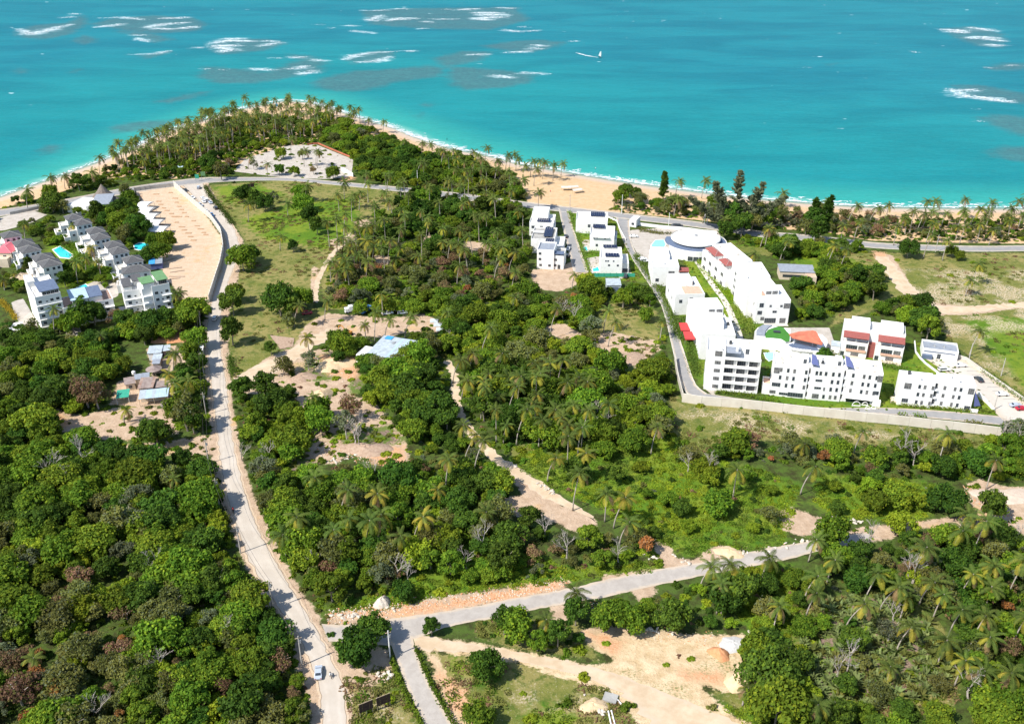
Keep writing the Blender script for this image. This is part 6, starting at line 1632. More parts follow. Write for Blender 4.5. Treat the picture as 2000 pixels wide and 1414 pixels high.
MB().prism(pp([Z4(1480, 262), Z4(1530, 270), Z4(1575, 310), Z4(1582, 350), Z4(1560, 400), Z4(1530, 440), Z4(1440, 430), Z4(1300, 425), Z4(1190, 400), Z4(1150, 370), Z4(1240, 340)], 4.2), -.1, 4.2).build("terrace_wall", M['white'], pr)
MB().prism(pp([Z4(1200, 365), Z4(1260, 350), Z4(1380, 375), Z4(1470, 390), Z4(1500, 425), Z4(1420, 422), Z4(1300, 412), Z4(1200, 390)], 4.2), 4.2, 4.3).build("terrace_canopy", M['slate'], pr)
MB().prism(pp([Z4(1265, 340), Z4(1430, 365), Z4(1480, 380), Z4(1400, 330), Z4(1300, 310)], 4.4), 4.3, 6.0).build("bar", M['greyconc'], pr)
tri = [Gv(*Z4(1205, 262), 8.6), Gv(*Z4(1300, 238), 9.4), Gv(*Z4(1440, 226), 10.4), Gv(*Z4(1470, 236), 10.2), Gv(*Z4(1535, 350), 7.2), Gv(*Z4(1530, 365), 7.0), Gv(*Z4(1240, 298), 7.4)]
iv = pr.matrix_basis.inverted(); tri = [iv @ p for p in tri]; cen = sum(tri, Vector()) / len(tri) + Vector((0, 0, .7))
mb = MB(); k = len(tri)
mb.add(tri + [cen], [((i + 1) % k, i, k) for i in range(k)]); mb.add([p - Vector((0, 0, .35)) for p in tri] + tri, [(i, (i + 1) % k, k + (i + 1) % k, k + i) for i in range(k)] + [tuple(range(k))])
mb.build("triangle_roof", M['terra'], pr)
for u, v in ((1250, 360), (1435, 375), (1300, 330), (1445, 345)):
    q = loc(*Z4(u, v), 4.2); mb = MB(); mb.tube([(q[0], q[1], 0), (q[0], q[1], 7.6)], .16, 6); mb.build("column", M['white'], pr)
mb = MB(); qs = pp([Z4(1165, 375), Z4(1230, 415), Z4(1330, 432), Z4(1430, 440)], 4.2)
for i in range(len(qs) - 1):
    for j in range(7):
        t = j / 7; x = qs[i][0] + (qs[i + 1][0] - qs[i][0]) * t; y = qs[i][1] + (qs[i + 1][1] - qs[i][1]) * t
        mb.box(x, x + .3, y - .4, y + 1.8, 4.2, 4.4)
mb.build("pergola_slats", M['white'], pr)["kind"] = "stuff"

# ---- long four-storey block
F1 = Bld("left third of the long four-storey white block behind the pale wall", (1512, 712), (1581, 719), (1519, 688), 12.6, group="long white apartment block"); F1.body()
F2 = Bld("middle third of the long four-storey white block behind the pale wall", (1585, 719), (1650, 724), (1592, 693), 12.6, group="long white apartment block"); F2.body()
F3 = Bld("right third of the long four-storey white block behind the pale wall", (1654, 723), (1726, 731), (1650, 698), 12.6, group="long white apartment block"); F3.body()
fz = [0.9, 3.95, 7.0, 10.05]
for x in (.22, .42, .60, .93):
    for z in fz[1:]: F1.win('f', x * F1.W, z, .75, 1.5, random.choice('gcg'))
F1.win('f', F1.W * .10, 9.3, 1.9, 2.2, 'c'); F1.win('f', F1.W * .10, 4.0, 2.0, 1.4, 'g'); F1.win('f', .06 * F1.W, 1.0, 2.0, 1.2, 'c')
F1.win('f', F1.W * .38, .8, 3.0, .9, 'g'); F1.win('f', F1.W * .72, .5, 5.2, 1.6, 'g')
for x in (.18, .30, .46, .68, .86): F2.win('f', x * F2.W, fz[3], .75, 1.5, 'g')
for z in fz[1:3]:
    F2.win('f', .28 * F2.W, z + .5, 2.2, .8, 'g')
    for x in (.68, .86): F2.win('f', x * F2.W, z, .75, 1.5, 'g')
F2.win('f', .48 * F2.W, fz[1], .5, 1.3, 'c'); F2.win('f', .25 * F2.W, .6, 2.2, 1.8, 'c')
for x in (.5, .70, .86): F2.win('f', x * F2.W, .8, .75, 1.5, random.choice('gc'))
for x in (.22, .55, .72, .93):
    for z in fz[1:]: F3.win('f', x * F3.W * .9, z, .75, 1.5, random.choice('gcg'))
F3.win('f', .93 * F3.W, 9.4, 1.6, 2.4, 'c'); F3.win('f', .90 * F3.W, 4.2, 1.6, 1.4, 'g')
F3.box("carport_opening", F3.W * .12, F3.W * .78, -.06, .02, .1, 1.9, 'glass'); F3.lean(F3.W * .05, F3.W * .82, -1.4, 0, 2.3, 2.5, 'white', "canopy")
F3.box("entrance_wall", F3.W * .84, F3.W * 1.06, -1.2, .0, -.1, 2.4); 
for Fb in (F1, F2, F3): Fb.gear(4); Fb.box("roof_upstand", Fb.W * .1, Fb.W * .9, Fb.D * .35, Fb.D * .38, Fb.h - .7, Fb.h - .2)
F1.body(-2.9, 0, .5, 6, -.2, 4.4, name="annex_wall", roofm='peach')
for Fa, Fb_, nm in ((F1, F2, "left"), (F2, F3, "right")):
    # stair recess between two thirds: built into the left third as its side balconies
    x0 = Fa.W; x1 = Fa.W + 1.2
    for z in fz: Fa.box("stair_landing", x0, x1 + .1, .35, 2.0, z - 1.1, z - .1); Fa.box("stair_opening", x0 + .05, x1, 1.9, 2.1, z - .05, z + 1.5, 'glass')
    Fa.box("stair_wall", x0, x1 + .2, 2.1, Fa.D * .8, -.1, 12.9, 'white')
    s_ = Fa.part("shade_sail", MB().add([(x0 + .6, Fa.D * .15, 13.6), (x0 + 3.2, Fa.D * .12, 13.2), (x0 + 2.6, Fa.D * .75, 14.0), (x0 + 1.1, Fa.D * .8, 14.3)], [(0, 1, 2, 3)]), M['bluesail'])
    Fa.box("sail_post", x0 + 1.0, x0 + 1.12, Fa.D * .8, Fa.D * .8 + .12, 12, 14.4, 'frame')
    Fa.win('f', Fa.W - 1.5, 12.75, 1.0, 1.6, 'g', Fa.D * .3 - .02); Fa.box("stairhead", Fa.W - 2.6, Fa.W - .3, Fa.D * .3, Fa.D * .7, 11.9, 14.7)
# steps and bicycle arches by the block
ar = Gv(1672, 793, 0)
for i, (dx, dy, s_) in enumerate([(0, 0, 1.1), (3.2, .4, .8), (6.8, .6, 1.1), (3.4, -2.2, .7), (5.4, -2.1, .7)]):
    o = empty("garden_arch", (ar.x + dx, ar.y + dy, 0), R(-7), label=["leftmost white arch on the lawn before the long block", "small white arch in the middle before the long block", "rightmost white arch before the long block", "left of two low white arches nearest the pale wall", "right of two low white arches nearest the pale wall"][i], cat="garden arch", group="white arches on the lawn")
    mb = MB(); mb.tube([(1.3 * s_ * math.cos(a), 0, 1.7 * s_ * math.sin(a)) for a in np.linspace(0, math.pi, 9)], .12, 5); mb.build("arch", M['white'], o)
    mb = MB(); mb.box(-1.3 * s_, 1.3 * s_, -.15, .15, 0, .3); mb.build("base", M['white'], o)

# ---- right three-storey block
G1 = Bld("left half of the three-storey white block at the parking lot", (1761, 741), (1828, 748), (1772, 724), 10.2, group="three-storey white block"); G1.body()
G2 = Bld("right half of the three-storey white block at the parking lot", (1835, 746), (1907, 754), (1839, 728), 10.2, group="three-storey white block"); G2.body()
for z in (1.2, 4.3, 7.4):
    G1.win('f', .56 * G1.W, z, .75, 1.4, 'g'); G1.win('f', .72 * G1.W, z, .75, 1.4, 'c'); G1.win('f', .95 * G1.W, z, .7, 1.4, 'c')
    G2.win('f', .18 * G2.W, z, .75, 1.4, 'c'); G2.win('f', .46 * G2.W, z, .7, 1.4, 'c'); G2.win('f', .62 * G2.W, z, .75, 1.4, 'g')
G1.win('f', .22 * G1.W, 6.8, 2.2, 2.2, 'c'); G1.win('f', .22 * G1.W, 1.4, 2.0, 1.4, 'g'); G2.win('f', .90 * G2.W, 6.8, 1.8, 2.2, 'c'); G2.win('f', .9 * G2.W, .4, 1.8, 1.6, 'g')
G1.box("stair_wall", G1.W, G1.W + 1.3, 1.6, G1.D * .8, -.1, 10.4)
for z in (1.2, 4.3, 7.4): G1.box("stair_opening", G1.W + .1, G1.W + 1.1, 1.5, 1.62, z, z + 1.9, 'glass'); G1.box("stair_landing", G1.W, G1.W + 1.2, .3, 1.5, z - .6, z)
G1.box("side_terrace", -1.8, 0, .5, 4, -.1, 1.0, 'cream')
G1.gear(2); G2.gear(3)
mb = MB().add([(G2.W + .2, .6, 8.0), (G2.W + 3.0, .2, 2.6), (G2.W + .4, -1.6, 3.0)], [(0, 1, 2)]); G2.part("shade_sail", mb, M['bluesail'])
G2.box("patio_wall", G2.W, G2.W + 2.4, -.6, -.4, 0, 1.4, 'white')

# ---- twin red-roofed house
Hh = Bld("white twin house with long dark red roofs over its balconies", (1648, 646), (1770, 662), (1652, 622), 10.6, name="house"); W = Hh.W
Hh.body(0, W, 3.2, Hh.D, -.2, 10.6)
Hh.body(0, W * .43, 0, 3.2, -.2, 6.4, par=.9, roofm='paleconc'); Hh.body(W * .55, W, 0, 3.2, -.2, 6.4, par=.9, roofm='paleconc')
Hh.box("link_wall", W * .43, W * .55, 1.4, 3.2, -.2, 6.0, 'redroof')
for x0, x1 in ((0, .43), (.56, 1.0)):
    Hh.lean(x0 * W + .3, x1 * W, -.3, 4.4, 8.3, 9.9, 'redroof', "roof", .2)
    for i in range(5): Hh.win('f', (x0 + (x1 - x0) * (.14 + .18 * i)) * W, 6.3, 1.7, 1.7, 'c' if i % 2 else 'g', 3.14)
    for i in range(3):
        x = (x0 + (x1 - x0) * (.02 + .47 * i)) * W + .3; Hh.box("post", x, x + .15, .15, .3, 6.3, 8.25)
    Hh.win('f', (x0 + (x1 - x0) * .40) * W, 3.0, 4.0, 2.0, 'g'); Hh.win('f', (x0 + (x1 - x0) * .78) * W, 3.0, 2.4, 2.0, 'c')
    Hh.box("balcony_front", (x0 + (x1 - x0) * .2) * W, (x0 + (x1 - x0) * .95) * W, -.5, -.05, 2.5, 3.3, 'peach')
    Hh.win('f', (x0 + (x1 - x0) * .55) * W, .2, 2.8, 1.7, 'c'); Hh.win('f', (x0 + (x1 - x0) * .08) * W, .2, 1.3, 1.7, 'g')
    Hh.box("plinth", (x0 + (x1 - x0) * .2) * W, (x0 + (x1 - x0) * .98) * W, -2.4, 0, -.1, .5, 'cream')
Hh.body(W * .12, W * .42, 4.8, Hh.D - .3, 9.9, 12.2, par=.5, name="upper_wall"); Hh.body(W * .6, W * .96, 4.8, Hh.D - .3, 9.9, 12.0, par=.5, name="upper_wall")
Hh.box("side_shed_roof", -3.6, -.1, 1, 6, 3.0, 3.15, 'tin'); Hh.box("side_shed_wall", -3.5, -.2, 1.1, 5.9, 0, 3.0, 'white')

I_ = Bld("low flat white building at the top of the parking lot", (1803, 679), (1873, 688), (1800, 662), 4.0); I_.body(roofm='greyroof')
I_.box("window_band", I_.W * .05, I_.W * .92, -.05, .02, 2.5, 2.95, 'slate'); I_.box("bench", .2, 3.8, -1.6, -.1, -.1, 1.6, 'slate'); I_.win('f', I_.W * .48, .1, 1.2, 2.0, 'g')
for x in (.35, .62):
    mb = MB().add([(I_.W * x - .4, I_.D * .4, 3.36), (I_.W * x + .4, I_.D * .4, 3.36), (I_.W * x + .4, I_.D * .6, 3.36), (I_.W * x - .4, I_.D * .6, 3.36), (I_.W * x, I_.D * .5, 4.5)], [(0, 1, 4), (1, 2, 4), (2, 3, 4), (3, 0, 4)]); I_.part("roof_vent", mb, M['frame'])
J = Bld("low grey-roofed building half hidden by trees behind the resort", (1523, 530), (1593, 533), (1512, 516), 4.2); J.box("wall", .3, J.W - .3, .3, J.D - .3, -.1, 4.0, 'cream')
J.lean(0, J.W, 0, J.D, 4.2, 4.6, 'greyroof', "roof", .2); J.body(J.W * .72, J.W * 1.0, -4.0, .2, -.1, 3.6, m='cream', par=.4, roofm='peach', name="porch_wall"); J.box("window_band", J.W * .1, J.W * .65, .2, .32, 1.4, 2.6, 'glass')

# ---- villas with solar panels
K1 = Bld("white villa with a roof tower at the top of the left villa row", (1034, 434), (1081, 436), (1038, 417), 7.4, name="villa", group="solar villas"); K1.body()
K1.body(K1.W * .05, K1.W * .72, K1.D * .55, K1.D * 1.25, 6.6, 10.2, par=.4, name="upper_wall")
K1.solar(K1.W * .30, K1.W * .85, K1.D * .05, K1.D * .42, 7.6, 6, 3); K1.grid('f', [.15, .5, .8], [1.0, 4.2], 1.4, 1.3, 'g'); K1.body(K1.W * .8, K1.W * 1.04, 0, K1.D * .6, -.1, 5.0, par=.4, name="side_wall")
K1b = Bld("white villa with grey terraces in the middle of the left villa row", (1037, 466), (1083, 468), (1036, 443), 7.6, name="villa", group="solar villas"); K1b.body(roofm='greyconc')
K1b.solar(K1b.W * .50, K1b.W * .85, K1b.D * .2, K1b.D * .95, 7.8, 4, 4); K1b.body(K1b.W, K1b.W + 4.5, 0, K1b.D * .7, -.1, 5.0, name="side_wall"); K1b.box("roof_beam", 0, K1b.W * .48, K1b.D * .5, K1b.D * .56, 7.6, 8.4); K1b.lean(K1b.W + .4, K1b.W + 4.8, -.6, .2, 4.2, 4.4, 'slate')
K2 = Bld("tall white villa at the lower end of the left villa row", (1049, 487), (1082, 489), (1050, 471), 9.8, name="villa", group="solar villas"); K2.body(roofm='greyroof')
K2.body(K2.W, K2.W + 4.6, .8, K2.D, -.1, 7.0, name="side_wall", roofm='greyconc'); K2.lean(K2.W, K2.W + 4.6, .2, 3.6, 8.0, 8.2, 'slate', "pergola")
for x, z in [(.18, 7.2), (.18, 4.4), (.22, 1.4), (.75, 1.4), (1.1, 4.2), (1.08, 1.4)]: K2.win('f', x * K2.W, z, 1.1, 1.1, 'g', 0 if x < 1 else .78)
K2.win('f', K2.W * 1.3, .2, 1.2, 2.1, 'g', .78, "door"); K2.solar(K2.W * .3, K2.W * .8, K2.D * .98, K2.D * 1.3, 10.0, 4, 2)
K3 = Bld("white cube villa at the top of the right villa row", (1125, 429), (1187, 431), (1128, 413), 7.4, name="villa", group="solar villas"); K3.body()
K3.solar(K3.W * .45, K3.W * .9, K3.D * .5, K3.D * .95, 7.4, 7, 2); K3.grid('f', [.42], [3.4], 1.2, 1.5, 'g'); K3.grid('f', [.7], [4.6], 2.0, .5, 'c')
K4 = Bld("white villa with a framed entrance second in the right villa row", (1152, 459), (1200, 461), (1155, 440), 8.2, name="villa", group="solar villas"); K4.body()
K4.solar(K4.W * .08, K4.W * .58, K4.D * .72, K4.D * 1.0, 8.4, 6, 1, .5); K4.grid('f', [.2, .3, .62], [6.4], .6, .5, 'g'); K4.grid('f', [.3], [2.4], 1.0, 1.2, 'g'); K4.box("ledge", K4.W * .1, K4.W * .8, -1.0, 0, 7.2, 7.5); K4.body(K4.W * .82, K4.W * 1.1, 1.5, K4.D, -.1, 5.6, name="side_wall")
K5 = Bld("white villa with a pool at the lower end of the right villa row", (1173, 503), (1216, 504), (1176, 482), 8.4, name="villa", group="solar villas"); K5.body()
K5.solar(K5.W * .22, K5.W * .85, K5.D * .12, K5.D * .38, 8.4, 5, 2); K5.solar(K5.W * .15, K5.W * .8, K5.D * .9, K5.D * 1.1, 8.6, 5, 1, .4); K5.grid('f', [.25, .35, .6], [6.4], .6, .6, 'g'); K5.grid('f', [.4, .8], [4.2], .8, .8, 'g')
K5.body(K5.W, K5.W + 3.2, 2, K5.D, -.1, 5.0, name="side_wall"); K5.win('f', K5.W + 1.6, .4, 2.4, 1.9, 'g', 1.98)
Lg = Bld("small white gatehouse at the resort entrance", (1230, 428), (1243, 430), (1231, 420), 4.2, name="gatehouse"); Lg.body(par=.3); Lg.win('f', Lg.W * .5, 1.2, 1.4, 1.2, 'g')
Ts = Bld("small tin shed below the villa pool", (1185, 557), (1214, 557), (1184, 545), 3.2, name="shed"); Ts.box("wall", .2, Ts.W - .2, .2, Ts.D - .2, -.1, 3.0, 'tin'); Ts.lean(0, Ts.W, 0, Ts.D, 3.1, 3.6, 'tin', "roof"); Ts.box("opening", Ts.W * .2, Ts.W * .8, .12, .22, 0, 2.2, 'slate')

# ---- left complex: terraces with dark hip roofs
def townhouse(label, cx, cy, w, d, h, ang, side):
    """cx, cy: photo pixel of the roof's middle"""
    p = Gv(cx, cy, h + 1)
    r_ = empty("townhouse", (p.x, p.y, 0), ang, label=label, cat="house", group="hip-roofed terrace houses")
    b = Bld.__new__(Bld); b.root = r_; b.W = w; b.D = d; b.h = h; b.rz = ang; b.M = Matrix.Translation((p.x, p.y, 0)) @ Matrix.Rotation(ang, 4, 'Z')
    b.box("wall", -w / 2, w / 2, -d / 2, d / 2, -.2, h)
    b.hip(-w / 2, w / 2, -d / 2, d / 2, h, 2.0, 'darkroof', .5)
    if side:
        b.body(-w / 2 - side, -w / 2, -d / 2 + .4, d / 2 - .4, -.2, h - 2.4, name="terrace_wall", roofm='paleconc'); b.body(-w / 2 - side * 1.7, -w / 2 - side, -d / 2 + .6, d / 2 - .6, -.2, h - 5.4, name="terrace_wall", roofm='paleconc')
        b.win('f', -w / 2 - side * .5, h - 5.2, 1.0, 1.0, 'g', -d / 2 + .38); 
    for z in (.9, 3.9, 6.9):
        for x in (-.28, .05, .32):
            if z < h - 1.6: b.win('f', x * w, z, 1.0, 1.1, 'g', -d / 2 - .02)
        if z < h - 1.6: b.win('l', 0, z, 1.2, 1.1, 'g', -w / 2 - .02) if not side else None
    return b
for i, (u, v) in enumerate([(143, 421), (160, 431), (186, 447), (195, 459), (221, 474), (231, 486), (258, 503)]):
    townhouse(["topmost", "second from the top", "third from the top", "fourth from the top", "fifth from the top", "sixth from the top", "lowest back"][i] + " house of the right hip-roofed terrace", u, v, 7.4, 7.6, 8.8, R(33), 3.8)
T7 = townhouse("large front house with blue balconies ending the right hip-roofed terrace", 265, 522, 11.5, 7.5, 9.2, R(20), 2.0)
for z in (2.6, 5.8): T7.balcony(-T7.W / 2 + .2, -T7.W / 2 + 2.8, z, .9, .9, 'bluesail', -T7.D / 2)
for i, (u, v) in enumerate([(20, 455), (45, 471), (57, 483), (83, 499), (97, 510)]):
    townhouse(["topmost", "second from the top", "middle", "fourth from the top", "lowest and nearest"][i] + " house of the left hip-roofed terrace", u, v, 8.0, 8.4, 8.8, R(36), 2.2)
Pk = Bld("beige house with a pink sheet roof at the left edge", (-14, 494), (21, 494), (-22, 473), 6.4, name="house"); Pk.box("wall", 0, Pk.W, 0, Pk.D, -.2, 6.4, 'cream')
Pk.hip(0, Pk.W, 0, Pk.D, 6.4, 1.8, 'pink'); Pk.win('f', Pk.W * .62, 4.0, 1.4, 1.2, 'g'); Pk.box("gable_wall", 0, Pk.W * .9, -3, 0, -.1, 4.4, 'cream')

Z6 = lambda x, y: (x / 7.07, 480 + y / 7.07)
N1 = Bld("tall white tower block with a slate roof pavilion at the left", Z6(478, 715), Z6(832, 640), Z6(262, 480), 15.5); N1.body(roofm='roofwhite')
N1.box("pavilion_wall", N1.W * .30, N1.W * .97, .9, N1.D * .4, 14.8, 17.0); N1.lean(N1.W * .22, N1.W, .5, N1.D * .5, 17.1, 17.6, 'slate', "pavilion_roof", .2)
for i in range(4): N1.win('f', N1.W * (.4 + .16 * i), 15.1, 1.3, 1.5, 'g', .88)
for z in (3.2, 6.4, 9.6, 12.6):
    for x in (.16, .42, .62, .85): N1.win('f', x * N1.W, z, 1.1 if x != .42 else .7, 1.0 if x != .42 else .4, 'g')
    N1.box("ledge", 0, N1.W, -.5, 0, z - 1.3, z - 1.1)
N1.body(N1.W * .0, N1.W * .30, N1.D * .6, N1.D, 14.8, 17.4, par=.4, name="stairhead"); N1.gear(2)
N2 = Bld("white building with pale blue roof and roof terraces beside the tower", Z6(870, 862), Z6(1560, 730), Z6(742, 735), 9.0); N2.body(0, N2.W, 0, N2.D, roofm='peach', par=.6)
a = N2.loc(*Z6(1000, 790), 11.6); b_ = N2.loc(*Z6(1240, 750), 11.6)
N2.box("upper_wall", a.x + .3, b_.x - .3, .8, N2.D - .6, 8.4, 11.2); N2.lean(a.x - .3, b_.x + .2, .2, N2.D + .2, 11.4, 11.8, 'blueroof', "roof", .2)
N2.box("upper_wall", b_.x, N2.W * .80, 1.2, N2.D - .2, 8.4, 11.0); N2.lean(b_.x + .1, N2.W * .80 + .3, .9, N2.D + .2, 11.1, 11.6, 'slate', "roof", .2)
N2.box("terrace_floor", N2.W * .83, N2.W * .98, .6, N2.D - .6, 8.4, 8.6, 'rust')
for z in (1.2, 4.2, 7.0):
    for x in (.12, .45, .62, .86): N2.win('f', x * N2.W, z, 1.2, 1.1, 'g')
N2.lean(N2.W * .6, N2.W * 1.0, -1.2, 0, 6.0, 6.2, 'white')
Z7 = lambda x, y: (200 + x / 8.333, 480 + y / 8.333)
N3 = Bld("left wing of the white five-storey block beside the sandy lot", Z7(335, 750), Z7(700, 690), Z7(160, 590), 13.4, group="five-storey white block"); N3.body()
N4 = Bld("right wing with green roofs of the five-storey block beside the lot", Z7(795, 665), Z7(1085, 605), Z7(690, 500), 15.4, group="five-storey white block"); N4.body()
N3.box("roof_room", .6, N3.W * .42, 1.0, N3.D * .7, 12.6, 14.8); N3.lean(.4, N3.W * .45, .7, N3.D * .8, 15.0, 15.3, 'darkroof', "roof", .2); N3.box("roof_room", N3.W * .55, N3.W * .9, N3.D * .5, N3.D * .95, 12.6, 14.8); N3.lean(N3.W * .5, N3.W * .95, N3.D * .45, N3.D, 15.0, 15.4, 'darkroof', "roof", .2)
N4.lean(-3.5, N4.W * .25, .5, N4.D * .6, 17.0, 17.4, 'greenroof', "roof", .2); N4.lean(N4.W * .35, N4.W * 1.0, .3, N4.D * .8, 17.3, 17.8, 'greenroof', "roof", .2); N4.box("roof_room", N4.W * .4, N4.W * .96, 1.6, N4.D * .7, 14.6, 17.1, 'white'); N4.box("roof_room", -3.0, N4.W * .2, 1.2, N4.D * .5, 14.6, 16.9)
N4.body(-3.8, 0, 1.2, N4.D * .7, -.2, 14.6, name="stair_wall", par=0); N4.win('f', N4.W * .7, 15.0, 3.2, 1.6, 'g', 1.58)
for z in (1.2, 4.3, 7.4, 10.4):
    for x, w in ((.22, 1.2), (.5, .6), (.8, 1.2)): N3.win('f', x * N3.W, z, w, 1.1 if w > 1 else .5, 'g'); N4.win('f', x * N4.W, z + 1.2, w, 1.1 if w > 1 else .5, 'g')
    N3.box("ledge", 0, N3.W, -.7, 0, z - 1.0, z - .8); N4.box("ledge", N4.W * .5, N4.W * 1.04, -.9, 0, z + .1, z + .3); N4.box("ledge", -3.8, -.2, .3, 1.2, z, z + .9)

# restaurant roofs, thatch, canopies
P1 = Bld("white flat-roofed restaurant wing left of the blue-grey roof", (129, 400), (168, 404), (131, 382), 4.5); P1.body(par=.3)
P2 = Bld("restaurant hall with a blue-grey roof beside the thatched roofs", (176, 399), (213, 397), (170, 382), 6.0); P2.box("wall", .4, P2.W - .4, .4, P2.D - .4, -.1, 5.4); P2.lean(0, P2.W, 0, P2.D, 5.6, 6.4, 'greyroof', "roof", .2); P2.win('f', P2.W * .5, 2.6, 6, 1.8, 'g', .38); P2.box("terrace", 0, P2.W * .8, -2.5, .3, -.1, 2.2)
def thatch(label, u, v, h, r, segs=10, m='thatch', wallh=2.4, sq=1.0):
    p = Gv(u, v, h * .7)
    o = empty("thatched_hut", (p.x, p.y, 0), 0, label=label, cat="hut", group="thatched roofs")
    mb = MB(); ringv = [(r * sq * math.cos(2 * math.pi * i / segs), r * math.sin(2 * math.pi * i / segs), wallh) for i in range(segs)]
    mid = [(x * .55, y * .55, wallh + (h - wallh) * .36) for x, y, z in ringv]
    mb.add(ringv + mid + [(0, 0, h)], [(i, (i + 1) % segs, segs + (i + 1) % segs, segs + i) for i in range(segs)] + [(segs + i, segs + (i + 1) % segs, 2 * segs) for i in range(segs)] + [tuple(range(segs))[::-1]])
    mb.build("roof", M[m], o)
    for i in range(0, segs, 2):
        x, y, z = ringv[i]; mb = MB(); mb.tube([(x * .9, y * .9, 0), (x * .9, y * .9, wallh)], .1, 5); mb.build("post", M['bark'], o)
thatch("tall pointed thatched roof beside the restaurant", 199, 369, 9.5, 6.2)
thatch("lower thatched roof right of the tall pointed one", 222, 388, 6.0, 6.5, 8)
thatch("low thatched roof in front of the tall pointed one", 216, 399, 4.4, 4.5, 8)
thatch("small round thatched hut beside the tin porch", 328, 786, 4.2, 2.7, 10)
thatch("brown thatched hut roof between the terrace and the white tower", 42, 538, 5.0, 5.8, 8, 'timber')
for i, (u, v, w) in enumerate([(274, 398, 20), (277, 409, 24), (281, 421, 34), (292, 433, 33), (302, 446, 32)]):
    q = Bld(["smallest and topmost", "second from the top", "middle", "fourth from the top", "lowest"][i] + " white vaulted canopy along the sandy lot", (u - w / 2, v + 5), (u + w / 2, v + 6), (u - w / 2 - 2, v - 7), 3.4, "canopy", "canopy", "white vaulted canopies")
    mb = MB(); nseg = 8; pr_ = [(q.D * (j / nseg), 3.0 + 1.1 * math.sin(math.pi * j / nseg)) for j in range(nseg + 1)]
    mb.add([(0, y, z) for y, z in pr_] + [(q.W, y, z) for y, z in pr_], [(j, nseg + 1 + j, nseg + 2 + j, j + 1) for j in range(nseg)] + [tuple(range(nseg + 1))[::-1], tuple(range(nseg + 1, 2 * nseg + 2))])
    q.part("vault", mb, M['white'])
    for x in (.1, q.W / 2, q.W - .2):
        for y in (.1, q.D - .2): q.box("post", x, x + .1, y, y + .1, 0, 3.0)
def carport(label, FL, FR, BL, h=2.8, m='white'):
    q = Bld(label, FL, FR, BL, h, "carport", "carport"); q.lean(0, q.W, 0, q.D, h, h + .3, m, "roof")
    for x in (.1, q.W - .2):
        for y in (.1, q.D - .2): q.box("post", x, x + .1, y, y + .1, 0, h - .1)
carport("white carport roof beside the right wing of the five-storey block", (322, 599), (350, 594), (317, 592)); carport("white carport roof before the left wing of the five-storey block", (256, 612), (289, 606), (251, 606))
carport("white shaded pergola roof at the bottom left of the left complex", (3, 655), (40, 650), (2, 635), 3.0)
Bt = Bld("open shed with a bright blue tarpaulin roof on the lot edge", Z7(750, 300), Z7(850, 290), Z7(665, 225), 3.2, "shed", "shed"); Bt.lean(0, Bt.W, 0, Bt.D, 3.1, 3.5, 'bluetarp', "roof"); Bt.lean(Bt.W, Bt.W + 3.4, 0, Bt.D, 3.0, 3.3, 'greyroof', "roof"); Bt.box("wall", .3, Bt.W + 3.2, .4, Bt.D, 0, 2.9, 'bluesail')

# village and the big tin roof
def shack(label, FL, FR, BL, h, m, wall='cream', slope=.5, posts=False):
    q = Bld(label, FL, FR, BL, h, "shack", "shack")
    nb_ = max(2, int(q.W / 1.1))
    for i in range(nb_):
        x0, x1 = q.W * i / nb_, q.W * (i + 1) / nb_ - .02
        q.lean(x0, x1, random.uniform(-.12, .12), q.D + random.uniform(-.12, .12), h + .012 * (i % 2), h + slope + .012 * (i % 2), m if isinstance(m, str) else random.choice(m), "roof_sheet", .05)
    if posts:
        for x in (.1, q.W / 2, q.W - .25): q.box("post", x, x + .15, .1, .25, 0, h - .1, 'timber')
        q.box("wall", .2, q.W - .2, q.D * .5, q.D - .2, 0, h - .05, wall)
    else: q.box("wall", .35, q.W - .35, .35, q.D - .35, -.1, h - .05, wall); q.win('f', q.W * .5, .9, 1.0, 1.0, 'g', .33)
    return q
tr = shack("big pale blue tin-roofed hall in the centre clearing", (714, 692), (783, 704), (735, 656), 5.0, ['tin', 'tin', 'blueroof'], 'white', .9)
tr.box("roof_patch", tr.W * .1, tr.W * .3, tr.D * .82, tr.D * 1.0, 5.9, 6.0, 'bluetarp'); tr.box("roof_patch", tr.W * .40, tr.W * .47, tr.D * .66, tr.D * .78, 5.72, 5.84, 'frame')
tr.body(-4.2, 0, 0, tr.D * .5, -.1, 4.2, name="side_wall", par=.3, roofm='white')
shack("white tin shack at the top of the village", (287, 691), (315, 689), (288, 678), 3.2, 'tin', 'white'); shack("small grey shack touching the white tin one on its right", (317, 686), (333, 684), (318, 677), 3.0, 'tin', 'rust')
shack("small pale shack below the white tin shack", (296, 703), (314, 702), (296, 694), 3.0, 'tin', 'rust'); shack("tiny lavender tin shack in the middle of the village", (296, 711), (312, 710), (297, 704), 2.8, ['greyroof'], 'cream')
shack("brown-roofed house behind the tin porch", (268, 759), (299, 757), (265, 741), 3.6, ['brownroof', 'brownroof', 'rust'], 'cream', .7); shack("pale blue tin porch roof with open front", (270, 780), (328, 774), (269, 765), 3.0, ['blueroof', 'tin'], 'cream', .5, True)
shack("small brownish roof left of the brown-roofed house", (243, 752), (265, 748), (244, 740), 2.8, 'brownroof', 'cream'); shack("grey roof behind the brown-roofed house", (262, 742), (292, 738), (264, 733), 3.0, ['tin', 'greyroof'], 'cream'); shack("white roofed hut beside the road behind trees", (363, 686), (396, 684), (364, 679), 2.8, 'white', 'white')
thatch("round grey sheet roof below the village shacks", 300, 719, 3.8, 3.0, 12, 'brownroof')
shack("brown roof under the palms right of the brown-roofed house", (302, 757), (326, 755), (303, 747), 3.0, 'brownroof', 'cream')
